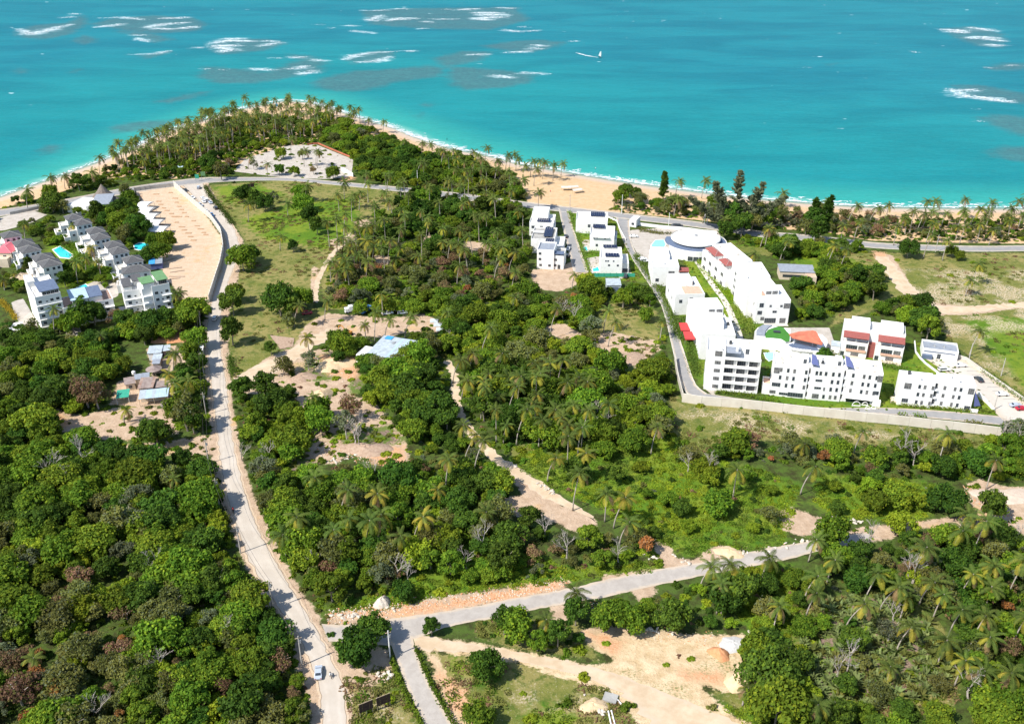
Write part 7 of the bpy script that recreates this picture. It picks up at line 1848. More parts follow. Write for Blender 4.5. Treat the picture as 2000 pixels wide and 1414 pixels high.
carport("dark green tarpaulin shelter in the village yard", (226, 778), (251, 775), (224, 764), 2.6, 'greennet')

# ---- swimming pools
def pool(label, pts, m='pool', rim=.6, deck=None):
    w = [tuple(p) for p in gpoly(pts, 0)]
    c = np.mean(w, 0); o = empty("swimming_pool", (c[0], c[1], 0), 0, label=label, cat="swimming pool", group="swimming pools")
    L_ = [(x - c[0], y - c[1]) for x, y in w]
    out = [(x * (1 + rim / max(math.hypot(x, y), .1)), y * (1 + rim / max(math.hypot(x, y), .1))) for x, y in L_]
    MB().prism(out, 0.05, .16).build("rim", M['white'], o)
    MB().prism(L_, .1, .19).build("water", M[m], o)
pool("long turquoise pool between the left hip-roofed terraces", [(104, 489), (118, 482), (142, 499), (135, 505), (118, 503)], rim=1.2)
pool("freeform turquoise pool near the white canopies", [(262, 480), (272, 475), (294, 477), (292, 486), (272, 489), (264, 487)])
pool("rectangular pool behind the blue-roofed white building", [(152, 562), (167, 556), (176, 564), (160, 571)], rim=1.0)
pool("pale green pool left of the round roof", [(1272, 480), (1280, 470), (1296, 469), (1300, 478), (1296, 485), (1276, 486)], 'poolpale', .5)
pool("small square pool beside the lowest right villa", [(1157, 526), (1168, 522), (1171, 530), (1159, 531)]); pool("tiny blue pool beside the second right villa", [(1138, 485), (1145, 482), (1148, 490), (1140, 490)])
pool("pale pool between the balcony block and long block", [(1492, 690), (1516, 688), (1514, 700), (1502, 706), (1496, 700)], 'poolpale', .3)
M['wallpale'] = mat('pale_wall_render', (0.66, 0.61, 0.52), (0.56, 0.50, 0.42), 0.3, 0.9, ramp=(.35, .7))
def wall_run(label, pts, h, m='paleconc', t=.25, panel=4.0, top=False, cap=None, name="boundary_wall", cat="wall", z0=-.1, posts=True, kind=None):
    """pts: photo pixels of the wall's foot (or of its top edge when top is set)"""
    w = gpoly(pts, h if top else 0.0); w = resample(w, panel) if len(w) else w
    o = empty(name, (w[0][0], w[0][1], 0), 0, label=label, cat=cat)
    ox, oy = w[0]
    for i in range(len(w) - 1):
        a, b = Vector((w[i][0] - ox, w[i][1] - oy, 0)), Vector((w[i + 1][0] - ox, w[i + 1][1] - oy, 0))
        d = (b - a); L_ = d.length; d.normalize()
        mb = MB().box(.03, L_ - .03, -t / 2, t / 2, z0, h); p = mb.build("panel", M[m], o); p.location = a; p.rotation_euler = (0, 0, math.atan2(d.y, d.x))
        if posts:
            mb = MB().box(-.2, .2, -t / 2 - .1, t / 2 + .1, z0, h + .18); p = mb.build("pier", M[cap or m], o); p.location = a; p.rotation_euler = (0, 0, math.atan2(d.y, d.x))
    return o
wall_run("long pale retaining wall below the resort's white blocks", [(1333, 768), (1372, 774), (1440, 779), (1500, 785), (1560, 792), (1640, 800), (1700, 807), (1760, 812), (1820, 819), (1880, 825), (1965, 836), (2040, 846)], 3.5, 'wallpale', .35, 6.5, True, posts=False)
wall_run("short pale wall climbing beside the resort drive's lower end", [(1318, 704), (1322, 735), (1333, 778)], 2.4, 'paleconc', .3, 5, False)
wall_run("white boundary wall between the sandy lot and the road", [(341, 366), (372, 394), (411, 428), (432, 458), (437, 488), (431, 522), (420, 556), (409, 591)], 3.6, 'paleconc', .3, 4.2, False, cap='white')
wall_run("grey board fence along the top of the sandy lot", [(263, 374), (300, 369), (341, 365)], 2.2, 'greyconc', .12, 2.4)
wall_run("low wall along the lot's left edge beside the canopies", [(265, 378), (292, 420), (318, 452), (342, 476)], 1.8, 'darkroof', .2, 3.0)
wall_run("low wall closing the bottom of the sandy lot", [(352, 600), (380, 596), (409, 591)], 1.4, 'paleconc', .25, 4)
wall_run("white terrace wall between the coast road and the resort", [(1242, 440), (1290, 446), (1340, 450), (1400, 458)], 1.6, 'white', .4, 5, posts=False)
wall_run("pale low wall between coast road and right villas", [(1182, 424), (1204, 432), (1212, 452), (1222, 470)], 1.0, 'white', .25, 4, posts=False)
wall_run("pale wall along the parking lot's far side", [(1858, 696), (1884, 703), (1920, 729), (1960, 757), (2010, 792)], 1.6, 'paleconc', .25, 5, posts=False)
wall_run("yellowish planted kerb wall curving round the parking lot's inner side", [(1786, 668), (1788, 690), (1802, 707), (1838, 734), (1850, 746)], .7, 'white', .4, 4, posts=False)
wall_run("white wall from the parking lot down to the entrance", [(1908, 768), (1925, 786), (1941, 803)], 1.2, 'white', .3, 4, posts=False)
wall_run("green net fence below the villa pool", [(1155, 541), (1190, 541), (1240, 541)], 1.8, 'greennet', .06, 2.5, name="net_fence", cat="fence")
wall_run("low pale wall running down through trees behind the resort", [(1586, 478), (1600, 492), (1614, 506)], 1.2, 'paleconc', .3, 4, posts=False)
wall_run("painted orange and white edge wall of the white plot", [(600, 284), (620, 281), (650, 294), (684, 308)], 1.0, 'terra', .3, 4, posts=False)
wall_run("white front wall of the white plot by the coast road", [(668, 334), (690, 346)], 2.4, 'white', .3, 4, posts=False)
wall_run("low white wall beside the left complex's lower lane", [(240, 626), (300, 620), (352, 604)], .9, 'white', .25, 4, posts=False)
wall_run("grey wall before the coast road at the upper left", [(20, 420), (60, 412), (92, 404)], 1.6, 'greyconc', .25, 4, posts=False)

# ------------------------------------------------------------------ hedges: loose leafy strips
def hedge(label, pts, w=1.2, h=1.2, key='mid', dens=26, lim=.42):
    p = resample(gpoly(pts), .5); r = np.random.default_rng(len(label)); C = []
    for q in p:
        k = dens // 2
        C.append(np.stack([q[0] + r.normal(0, w * .36, k), q[1] + r.normal(0, w * .36, k), np.abs(r.normal(h * .6, h * .3, k))], 1))
    C = np.concatenate(C); n = len(C); T = r.normal(size=(n, 3)); T /= np.linalg.norm(T, axis=1)[:, None]; B_ = np.cross(T, r.normal(size=(n, 3))); B_ /= np.linalg.norm(B_, axis=1)[:, None]
    o = bpy.data.objects.new("hedge", quads_mesh("hedge", C, T * lim * .5, B_ * lim * .36, [LM[key]])); link(o); tag(o, label, "hedge")
hedge("left clipped hedge along the driveway below the junction", [(764, 1287), (775, 1320), (797, 1370), (822, 1414), (835, 1440)], 1.0, 1.1)
hedge("right clipped hedge along the driveway below the junction", [(812, 1268), (826, 1300), (850, 1355), (886, 1412), (900, 1440)], 1.0, 1.1)
hedge("bright hedge strip between the villa lane and right villas", [(1112, 415), (1122, 445), (1136, 480), (1150, 530)], 2.0, 1.0, 'lime', 22)
hedge("lime hedge between the second and lowest right villas", [(1138, 494), (1170, 495)], 2.2, 1.2, 'lime'); hedge("lime hedge below the top right villa", [(1128, 452), (1150, 455)], 2.6, 1.4, 'lime')
hedge("planting strip along the resort drive's right side", [(1242, 500), (1268, 540), (1300, 585), (1318, 640), (1332, 665)], 3.4, 1.3, 'lime', 44)
hedge("yellow-green planting beside the red tents", [(1336, 622), (1346, 665), (1352, 700), (1360, 735)], 3.2, 1.2, 'lime', 44)
hedge("green garden bed between path and middle row", [(1362, 503), (1385, 535), (1410, 560), (1430, 585), (1448, 600)], 3.6, 1.4, 'bright', 50)
hedge("garden bed in the lower half of the resort court", [(1440, 600), (1455, 625), (1465, 650)], 5.0, 1.2, 'lime', 60)
hedge("low shrubs at the foot of the balcony block", [(1398, 768), (1430, 771), (1472, 775)], 1.6, 1.2, 'mid'); hedge("creeper trailing over the middle of the pale wall", [(1470, 780), (1500, 786), (1520, 789)], 1.4, 2.4, 'mid', 20)
hedge("row of shrubs before the right three-storey block", [(1760, 794), (1830, 797), (1890, 803), (1938, 806)], 1.6, .9, 'lime'); hedge("lime hedge down the right block's left side", [(1734, 760), (1738, 775), (1744, 790)], 1.8, 1.0, 'lime')
hedge("shrubs on the service road's lower edge left of the middle", [(1756, 812), (1768, 814)], 1.2, 1.6, 'mid'); hedge("shrubs on the service road's lower edge near its middle", [(1785, 814), (1806, 817)], 1.2, 1.4, 'mid'); hedge("shrubs on the service road's lower edge near its end", [(1886, 826), (1918, 830)], 1.2, 1.4, 'olive')
hedge("yellowish hedge on the parking lot's outer slope", [(1922, 728), (1950, 748), (1985, 772), (2020, 800)], 2.6, 1.4, 'lime', 34); hedge("planting on the terrace behind the coast road wall", [(1250, 452), (1290, 458), (1340, 462)][:2], 2.0, 1.2, 'olive')
hedge("planted bank above the pool by the round roof", [(1248, 448), (1280, 455), (1312, 458)], 2.4, 1.0, 'olive', 22); hedge("yellow shrub row at the left edge court", [(3, 590), (14, 604), (24, 615), (32, 625)], 2.0, 1.6, 'yellow', 30)
hedge("dark hedge between the road and the meadow", [(402, 366), (412, 385), (425, 402), (440, 420), (455, 440)], 2.4, 1.6, 'dark', 36); hedge("dark hedge on the road's right below the lone tree", [(449, 700), (452, 718), (454, 735)], 2.2, 1.8, 'dark', 36)
hedge("green hedge on the low wall under the sandy lot", [(352, 606), (380, 602), (405, 597)], 1.6, 1.4, 'mid'); hedge("garden shrubs between the left terraces", [(96, 452), (112, 465), (128, 478), (150, 490)], 6.0, 1.8, 'mid', 80)
hedge("garden shrubs beside the pool court", [(150, 500), (170, 515), (190, 530), (208, 538)], 6.0, 2.0, 'mid', 80); hedge("dark shrubs behind the white tower", [(100, 540), (120, 552), (140, 556)], 4.0, 1.8, 'dark', 60)
hedge("yellow-green bed beside the right terrace's garden", [(205, 535), (218, 545)], 3.0, 1.6, 'lime', 50); hedge("bushes along the right terrace's courtyard side", [(150, 455), (170, 475), (190, 492), (205, 510)], 3.0, 1.6, 'dark', 40)
hedge("shrubs between pavilion and twin house", [(1610, 690), (1625, 700), (1640, 705)], 3.0, 1.8, 'dark', 50); hedge("garden strip below the twin house", [(1720, 712), (1745, 718), (1765, 722)], 3.0, 1.0, 'lime', 40)

# ------------------------------------------------------------------ vehicles
def make_car(body_m, kind='sedan'):
    L_, W_ = (4.4, 1.76) if kind != 'pickup' else (5.1, 1.85)
    r_ = bpy.data.objects.new("car", None); r_.empty_display_size = .5; link(r_)
    prof = {'sedan': [(-2.2, .35), (-2.2, .80), (-1.5, .95), (-.95, 1.40), (.45, 1.42), (1.05, .98), (2.0, .82), (2.2, .6), (2.2, .35)],
            'suv': [(-2.15, .4), (-2.15, 1.0), (-1.95, 1.62), (.45, 1.66), (1.1, 1.10), (2.05, .98), (2.2, .7), (2.2, .4)],
            'pickup': [(-2.5, .45), (-2.5, 1.05), (-.7, 1.05), (-.6, 1.68), (.7, 1.68), (1.3, 1.12), (2.4, 1.0), (2.5, .6), (2.5, .45)]}[kind]
    mb = MB(); n = len(prof)
    def row(y, k=1.0): return [(x, y if z < 1.0 else y * k, z) for x, z in prof]
    a, b_, c, d = row(-W_ / 2, .84), row(-W_ * .38, .95), row(W_ * .38, .95), row(W_ / 2, .84)
    V = a + b_ + c + d
    F = []
    for s_ in range(3):
        for i in range(n):
            j = (i + 1) % n; F.append((s_ * n + i, s_ * n + j, (s_ + 1) * n + j, (s_ + 1) * n + i))
    F.append(tuple(range(n))[::-1]); F.append(tuple(3 * n + i for i in range(n)))
    mb.add(V, F); o = mb.build("body", body_m, r_)
    bv = o.modifiers.new("bevel", 'BEVEL'); bv.width = .06; bv.segments = 2
    # glazing
    ws = {'sedan': ((.47, 1.40), (1.02, 1.02), (-.97, 1.38), (-1.45, 1.0)), 'suv': ((.47, 1.64), (1.07, 1.13), (-1.96, 1.58), (-2.13, 1.08)), 'pickup': ((.72, 1.66), (1.27, 1.15), (-.61, 1.6), (-.71, 1.1))}[kind]
    for nm, (p, q) in (("windscreen", ws[:2]), ("rear_window", ws[2:])):
        s_ = 1 if nm == "windscreen" else -1; hw = W_ * .38
        MB().add([(p[0] + .03 * s_, -hw * .95, p[1]), (p[0] + .03 * s_, hw * .95, p[1]), (q[0] + .03 * s_, hw, q[1] + .02), (q[0] + .03 * s_, -hw, q[1] + .02)], [(0, 1, 2, 3)]).build(nm, M['glass'], r_)
    top = ws[0][1] - .08
    for s_ in (-1, 1):
        y = s_ * W_ * .435
        MB().add([(ws[2][0] + .1, y, top), (ws[0][0] - .05, y, top), (ws[1][0] - .15, y * 1.10, 1.04), (ws[3][0] + .15, y * 1.10, 1.04)], [(0, 1, 2, 3)]).build("side_window", M['glass'], r_)
        for x in (-1.35, 1.35):
            mb = MB(); mb.tube([(x, s_ * (W_ / 2 - .2), .33), (x, s_ * (W_ / 2 + .02), .33)], .33, 12); mb.build("wheel", M['tyre'], r_)
        MB().box(2.14, 2.22, s_ * .62 - .16, s_ * .62 + .16, .58, .72).build("headlight", M['white'], r_)
        MB().box(-2.22 if kind != 'pickup' else -2.52, -2.16 if kind != 'pickup' else -2.46, s_ * .66 - .12, s_ * .66 + .12, .6, .8).build("tail_light", M['carred'], r_)
    if kind == 'pickup': MB().box(-2.4, -.75, -.75, .75, .96, 1.07).build("load_bed", M['cardark'], r_)
    return r_
CARS = [ # px, py, heading (deg from +x), colour, kind, label
    (622, 1313, 98, 'carsilver', 'sedan', "silver blue car driving up the road near the bottom"), (420, 622, 92, 'carwhite', 'suv', "white car on the road beside the round dark trees"),
    (1877, 714, 8, 'carwhite', 'sedan', "white car parked at the top of the parking lot"), (1843, 722, 5, 'carwhite', 'suv', "white car half hidden behind the right three-storey block"), (1957, 770, 4, 'carwhite', 'sedan', "white car in the middle of the parking lot's outer row"),
    (1984, 792, 2, 'carsilver', 'sedan', "silver car beside the red one at the parking entrance"), (1996, 798, 3, 'carred', 'sedan', "red car at the right edge of the parking lot"), (1912, 741, 100, 'cardark', 'sedan', "dark vehicle by the parking lot's upper wall"),
    (388, 367, 100, 'carsilver', 'suv', "grey car at the coast road junction nearest the sea"), (396, 387, 118, 'carwhite', 'sedan', "white car uppermost in the line parked beside the meadow"), (403, 391, 118, 'carwhite', 'suv', "second white car in the line parked beside the meadow"),
    (411, 396, 120, 'carsilver', 'sedan', "silver car in the line parked beside the meadow"), (421, 407, 122, 'cardark', 'suv', "dark car last in the line parked beside the meadow"), (398, 394, 120, 'carwhite', 'sedan', "white car out on the lane beside the parked line"),
    (362, 372, -52, 'cardark', 'sedan', "dark car uppermost along the white lot wall"), (376, 386, -50, 'carwhite', 'sedan', "white car second along the white lot wall"), (391, 401, -50, 'carsilver', 'suv', "silver car in the middle along the white lot wall"), (402, 412, -55, 'carwhite', 'sedan', "white car fourth along the white lot wall"),
    (413, 420, -60, 'carblue', 'pickup', "blue pickup last along the white lot wall"),
    (337, 598, 10, 'carwhite', 'suv', "white car under the right carport"), (277, 613, 10, 'carwhite', 'sedan', "white car left under the carport of the left wing"), (262, 617, 8, 'carsilver', 'sedan', "silver car in front of the left wing's carport"), (311, 606, 30, 'carwhite', 'sedan', "white car between the two carports"),
    (1108, 500, 78, 'cardark', 'suv', "dark car parked beside the tall left villa"), (1110, 486, 78, 'carwhite', 'sedan', "white car parked on the villa lane by the tall villa"), (1105, 462, 80, 'cardark', 'sedan', "dark car up the villa lane"),
    (1222, 540, 80, 'cardark', 'suv', "dark car beside the lowest right villa"), (1255, 506, 5, 'carwhite', 'sedan', "upper white car parked by the resort drive"), (1258, 510, 5, 'carwhite', 'suv', "lower white car parked by the resort drive"), (1238, 462, 3, 'carwhite', 'sedan', "white car on the apron beside the gatehouse"),
    (1318, 441, -5, 'cardark', 'sedan', "left of two dark cars on the coast road by the terrace"), (1326, 442, -5, 'cardark', 'suv', "right of two dark cars on the coast road by the terrace"),
    (600, 612, 20, 'carred', 'suv', "red vehicle in the shade under the meadow clump"), (566, 624, 30, 'carsilver', 'sedan', "pale car under the trees left of the red vehicle"), (757, 612, 20, 'carwhite', 'pickup', "white pickup among the palms right of the blue truck"), (775, 606, -20, 'carwhite', 'sedan', "white car on the grass right of the blue truck"), (786, 611, 10, 'carsilver', 'suv', "silver vehicle rightmost above the tin roof"),
    (1642, 486, 0, 'carwhite', 'sedan', "white car on the coast road by the palms at right"),
]
protos = {}
for u, v, hd, m, kd, lab in CARS:
    k = (m, kd)
    if k not in protos: protos[k] = o = make_car(M[m], kd)
    else: o = clone(protos[k])
    p = Gv(u, v, .5); o.location = (p.x, p.y, .045); o.rotation_euler = (0, 0, R(hd)); tag(o, lab, "car", "parked and moving cars")
# trucks
def truck(label, u, v, hd, cab, boxm, boxlen=5.0):
    p = Gv(u, v, 1.0); o = empty("truck", (p.x, p.y, .03), R(hd), label=label, cat="truck")
    mb = MB(); mb.prism([(2.1, -1.05), (3.6, -1.05), (3.8, -.7), (3.8, .7), (3.6, 1.05), (2.1, 1.05)], .5, 2.2); c = mb.build("cab", M[cab], o); c.modifiers.new("bevel", 'BEVEL').width = .1
    MB().box(3.74, 3.84, -.75, .75, 1.35, 2.0).build("windscreen", M['glass'], o); MB().box(1.8 - boxlen, 3.6, -.5, .5, .45, .7).build("chassis", M['darkmetal'], o)
    MB().box(1.9 - boxlen, 1.95, -1.15, 1.15, .75, 3.0).build("cargo_box", M[boxm], o)
    mb = MB()
    for s_ in (-1, 1):
        mb = MB().box(1.9 - boxlen, 1.95, s_ * 1.15, s_ * 1.17, 2.86, 2.98); mb.build("edge_rail", M['frame'], o)
        for x in (3.0, .4 - boxlen / 2, 2.7 - boxlen):
            w = MB(); w.tube([(x, s_ * .8, .42), (x, s_ * 1.12, .42)], .42, 10); w.build("wheel", M['tyre'], o)
truck("blue box truck parked beside the palms in the centre", 712, 607, 60, 'carblue', 'truckblue', 4.4); truck("white flatbed truck beside the blue one", 690, 605, 200, 'carwhite', 'carwhite', 3.2)

# ------------------------------------------------------------------ people and two-wheelers
def person(name, pose, u, v, z, hd, label, m, cat="person", parent=None):
    """one continuous skinned body; pose 'stand' or 'ride'"""
    me = bpy.data.meshes.new(name)
    if pose == 'stand':
        V = [(0, 0, .95), (0, 0, 1.2), (0, 0, 1.42), (0, 0, 1.52), (0, .01, 1.68), (.22, 0, 1.38), (.30, .02, 1.1), (.30, .14, .86), (-.22, 0, 1.38), (-.30, .02, 1.1), (-.28, .1, .86), (.11, 0, .88), (.13, .03, .48), (.13, -.03, .06), (.13, .12, .03), (-.11, 0, .88), (-.13, -.05, .48), (-.14, -.1, .06), (-.14, .05, .03)]
        Rr = [.15, .14, .15, .06, .105, .06, .045, .035, .06, .045, .035, .10, .07, .05, .04, .10, .07, .05, .04]
    else:
        V = [(0, 0, .88), (0, .10, 1.14), (0, .22, 1.36), (0, .26, 1.46), (0, .30, 1.62), (.22, .2, 1.32), (.32, .42, 1.14), (.28, .68, 1.08), (-.22, .2, 1.32), (-.32, .42, 1.14), (-.28, .68, 1.08), (.12, .05, .86), (.22, .42, .72), (.2, .25, .32), (.2, .40, .28), (-.12, .05, .86), (-.22, .42, .72), (-.2, .25, .32), (-.2, .40, .28)]
        Rr = [.16, .15, .16, .06, .12, .06, .045, .035, .06, .045, .035, .10, .08, .05, .04, .10, .08, .05, .04]
    E = [(0, 1), (1, 2), (2, 3), (3, 4), (2, 5), (5, 6), (6, 7), (2, 8), (8, 9), (9, 10), (0, 11), (11, 12), (12, 13), (13, 14), (0, 15), (15, 16), (16, 17), (17, 18)]
    me.from_pydata(V, E, []); o = bpy.data.objects.new(name, me); link(o)
    sk = o.modifiers.new("skin", 'SKIN')
    me.skin_vertices.new() if not me.skin_vertices else None
    for i, r_ in enumerate(Rr): me.skin_vertices[0].data[i].radius = (r_, r_)
    me.skin_vertices[0].data[0].use_root = True
    o.modifiers.new("sub", 'SUBSURF').levels = 1
    dg = bpy.context.evaluated_depsgraph_get(); ev = o.evaluated_get(dg); nm_ = bpy.data.meshes.new_from_object(ev)
    bpy.data.objects.remove(o); nm_.materials.clear(); nm_.materials.append(m); nm_.materials.append(M['skin']); nm_.materials.append(M['cloth_dark'])
    for p in nm_.polygons:
        zc = p.center.z; p.material_index = 1 if (zc > 1.5 if pose == 'stand' else zc > 1.48) else (2 if zc < .85 else 0); p.use_smooth = True
    o = bpy.data.objects.new(name, nm_); link(o); p = Gv(u, v, 0); o.location = (p.x, p.y, z); o.rotation_euler = (0, 0, R(hd)); tag(o, label, cat)
    hair = MB(); hy = .01 if pose == 'stand' else .30; hz = 1.72 if pose == 'stand' else 1.66
    hair.tube([(0, hy - .02, hz - .02), (0, hy - .02, hz + .06), (0, hy - .02, hz + .10)], [.105, .09, .03], 8); hair.build("hair", M['black'], o)
    return o
def motorbike(label, u, v, hd, m):
    p = Gv(u, v, .3); o = empty("motorcycle", (p.x, p.y, .04), R(hd), label=label, cat="motorcycle")
    for y in (-.62, .66):
        w = MB(); pts = [(0, y + .29 * math.cos(a), .31 + .29 * math.sin(a)) for a in np.linspace(0, 2 * math.pi, 13)]; w.tube(pts, .055, 6); w.build("wheel", M['tyre'], o)
        MB().box(-.03, .03, y - .05, y + .05, .26, .36).build("hub", M['frame'], o)
    mb = MB(); mb.tube([(0, -.6, .34), (0, -.1, .45), (0, .3, .8), (0, .6, .4)], .05, 6); mb.build("frame", M['darkmetal'], o)
    mb = MB(); mb.box(-.14, .14, -.12, .38, .62, .86); mb.build("tank", m, o); mb = MB(); mb.box(-.13, .13, -.75, -.1, .74, .86); mb.build("seat", M['black'], o)
    mb = MB(); mb.tube([(-.32, .42, 1.02), (0, .5, .98), (.32, .42, 1.02)], .025, 5); mb.build("handlebar", M['frame'], o); MB().box(-.12, .12, -.2, .2, .3, .6).build("engine", M['frame'], o)
    MB().box(-.08, .08, .58, .66, .8, .95).build("headlamp", M['white'], o)
    return p
p = motorbike("dark motorcycle riding beside the silver car", 646, 1319, -160, M['cardark']); person("person", 'ride', 646, 1321, .04, -160, "rider in white shirt on the dark motorcycle", M['cloth_white'])
p = motorbike("red motorcycle in the tree shade on the road", 456, 998, 20, M['carred']); person("person", 'ride', 456, 1000, .04, 20, "rider in red on the red motorcycle in the shade", M['cloth_red'])
BP = [(775, 272, 'cloth_dark', "left of two tiny walkers at the curving beach waterline"), (873, 272, 'cloth_dark', "bather standing in the shallows off the curving beach"), (1163, 330, 'cloth_white', "walker in white on the sand right of the curving palms"), (1380, 377, 'cloth_dark', "walker on the sand under the single beach palm"), (186, 330, 'cloth_dark', "dark walker on the left beach near the leaning palm"), (1075, 375, 'cloth_red', "person in red on the wide sand patch")]
for u, v, m, lab in BP: person("person", 'stand', u, v, -1.0 if v < 345 and u > 770 and u < 900 else -.6, random.uniform(0, 360), lab, M[m])

# windsurfer
p = Gv(1173, 114, SEA_Z); ws = empty("windsurf_board", (p.x, p.y, SEA_Z + .1), R(10), label="lone windsurfer's board with a pale sail crossing the bay", cat="windsurf board")
MB().prism([(-1.8, -.3), (1.2, -.35), (1.9, 0), (1.2, .35), (-1.8, .3)], 0, .18).build("board", M['cardark'], ws)
mb = MB(); mb.tube([(.2, 0, .15), (.6, 0, 3.5), (.3, 0, 6.8)], .07, 5); mb.build("mast", M['darkmetal'], ws)
MB().add([(.25, 0, 1.2), (.6, 0, 3.8), (.3, 0, 6.8), (-.9, .3, 5.6), (-2.2, .55, 2.2)], [(0, 1, 2, 3, 4)]).build("sail", M['white'], ws)
MB().add([(.25, -.04, .5), (.25, -.04, 1.2), (-2.1, .5, 2.2), (-1.6, .4, 1.3)], [(0, 1, 2, 3)]).build("sail_foot", M['cardark'], ws)
person("person", 'stand', 1171.5, 114.2, SEA_Z + .25, 60, "windsurfer leaning on the board under the pale sail", M['cloth_dark'])
flakes([[(1126, 104), (1140, 108), (1155, 111), (1168, 113)]], 150, 2.4, .5, .5).build("wake", M['foam'], label="white wake trailing left behind the windsurfer", cat="wake", kind="stuff")
p = Gv(539, 212, 0); o = empty("kite", (p.x, p.y, -.2), 0, label="blue kite standing on the sand at the tip of the headland", cat="kite")
mb = MB(); mb.tube([(0, 0, 0), (0, 0, 4.2)], .06, 5); mb.build("pole", M['frame'], o); MB().add([(0, 0, 1.4), (0, 0, 4.2), (1.5, .4, 3.6), (1.9, .5, 2.2), (1.2, .3, 1.2)], [(0, 1, 2, 3, 4)]).build("cloth", M['bluetarp'], o)

# ------------------------------------------------------------------ utility poles, wires, lamps
def upole(label, u, v, h, arm=1.6, m='pole', cat="utility pole", hd=20):
    p = Gv(u, v, 0); o = empty("utility_pole", (p.x, p.y, 0), R(hd), label=label, cat=cat, group="poles along the roads")
    mb = MB(); mb.tube([(0, 0, -.2), (0, 0, h)], [.20, .12], 8); mb.build("shaft", M[m], o)
    if arm: MB().box(-arm / 2, arm / 2, -.06, .06, h - .7, h - .55).build("crossarm", M['timber'], o)
    if arm and h > 8: w = MB(); w.tube([(.35, 0, h - 2.2), (.35, 0, h - 1.3)], .22, 8); w.build("transformer", M['frame'], o)
    return Vector((p.x, p.y, h - .5))
ML = [upole("utility pole beside the road left of the silver car's bend", 590, 1300, 9.5), upole("pole with long shadow across the road at the upper bend", 533, 1190, 9.5), upole("utility pole hidden in the left wood by the road", 470, 1080, 9.5),
      upole("utility pole between left wood and road by red motorcycle", 428, 985, 9.5), upole("utility pole standing in the left wood near the roadside palms", 408, 905, 9.0), upole("utility pole beside the hut's large olive tree", 403, 810, 9.0), upole("utility pole right of the village shacks", 398, 730, 9.0),
      upole("utility pole left of the road near the white car", 393, 645, 9.0)]
wr = []
for i in range(len(ML) - 1):
    a, b = ML[i], ML[i + 1]
    o = empty("power_line", tuple(a), 0, label=f"pair of thin cables over the main road, span {['one','two','three','four','five','six','seven'][i]} from the bottom", cat="power line", group="cables along the main road")
    for k in (-.6, .6):
        mb = MB(); pts = []
        for t in np.linspace(0, 1, 9):
            q = a.lerp(b, t) - a; pts.append((q.x + k, q.y, q.z - 1.3 * math.sin(math.pi * t)))
        mb.tube(pts, .035, 4, 0, False); mb.build("cable", M['wire'], o)
upole("white utility pole on the junction corner behind the spreading tree", 762, 1286, 9.0, 1.4, 'white'); upole("white pole in front of the wood above the coast road", 816, 363, 9.5, 0, 'white'); upole("white pole on the coast road above the right villas", 1214, 418, 11.0, 0, 'white')
upole("left of two white poles beside the round roof", 1376, 437, 9.0, 0, 'white'); upole("right and taller of two white poles beside the round roof", 1381, 437, 12.0, 0, 'white'); upole("thin pole above the villas' beach shrubs", 1113, 407, 8.0, 1.6, 'pole'); upole("pole among the palms before the right part of the coast road", 1827, 492, 9.0, 0)
upole("thin lamp post just above the parking lot's white car", 1892, 704, 7.5, 0, 'pole', "lamp post"); upole("thin lamp post on the grass right of the parking lot", 1955, 734, 7.5, 0, 'pole', "lamp post"); upole("thin lamp post at the parking lot entrance", 1941, 800, 6.0, 0, 'pole', "lamp post"); upole("short pole near the quarry's right edge", 1491, 1258, 4.0, 0)
upole("bare pole standing among the left roadside bushes", 391, 930, 6.0, 0); upole("second bare pole among the left roadside bushes", 340, 992, 6.0, 0); upole("pale pole on the villa lane's left corner", 1021, 446, 7.0, 0); upole("pole beside the coast road left of the round roof", 1306, 440, 7.0, 0, 'white')

# ------------------------------------------------------------------ billboards seen from behind
for i, ((u0, v0), (u1, v1)) in enumerate([((702, 1392), (729, 1381)), ((736, 1379), (763, 1368))]):
    a, b = Gv(u0, v0, 1.6), Gv(u1, v1, 1.6); d = b - a; L_ = d.length
    o = empty("billboard", (a.x, a.y, 0), math.atan2(d.y, d.x), label=["left of two dark brown billboards at the bottom of the photo", "right of two dark brown billboards at the bottom of the photo"][i], cat="billboard", group="billboards by the junction")
    for c in range(4):
        MB().box(L_ * c / 4 + .02, L_ * (c + 1) / 4 - .02, -.04, .04, 1.5, 2.75).build("board_panel", M['brownpanel'], o); MB().box(L_ * c / 4 + .02, L_ * (c + 1) / 4 - .02, -.04, .04, 2.8, 4.0).build("board_panel", M['brownpanel'], o)
    for z in (1.42, 2.76, 4.02): MB().box(-.05, L_ + .05, .05, .13, z, z + .06).build("rail", M['timber'], o)
    for x in (.1, L_ * .5, L_ - .2):
        MB().box(x, x + .12, .14, .26, -.2, 4.0).build("post", M['timber'], o)
        mb = MB(); mb.tube([(x + .06, .26, 3.0), (x + .06, 2.0, 0)], .05, 4); mb.build("brace", M['timber'], o)

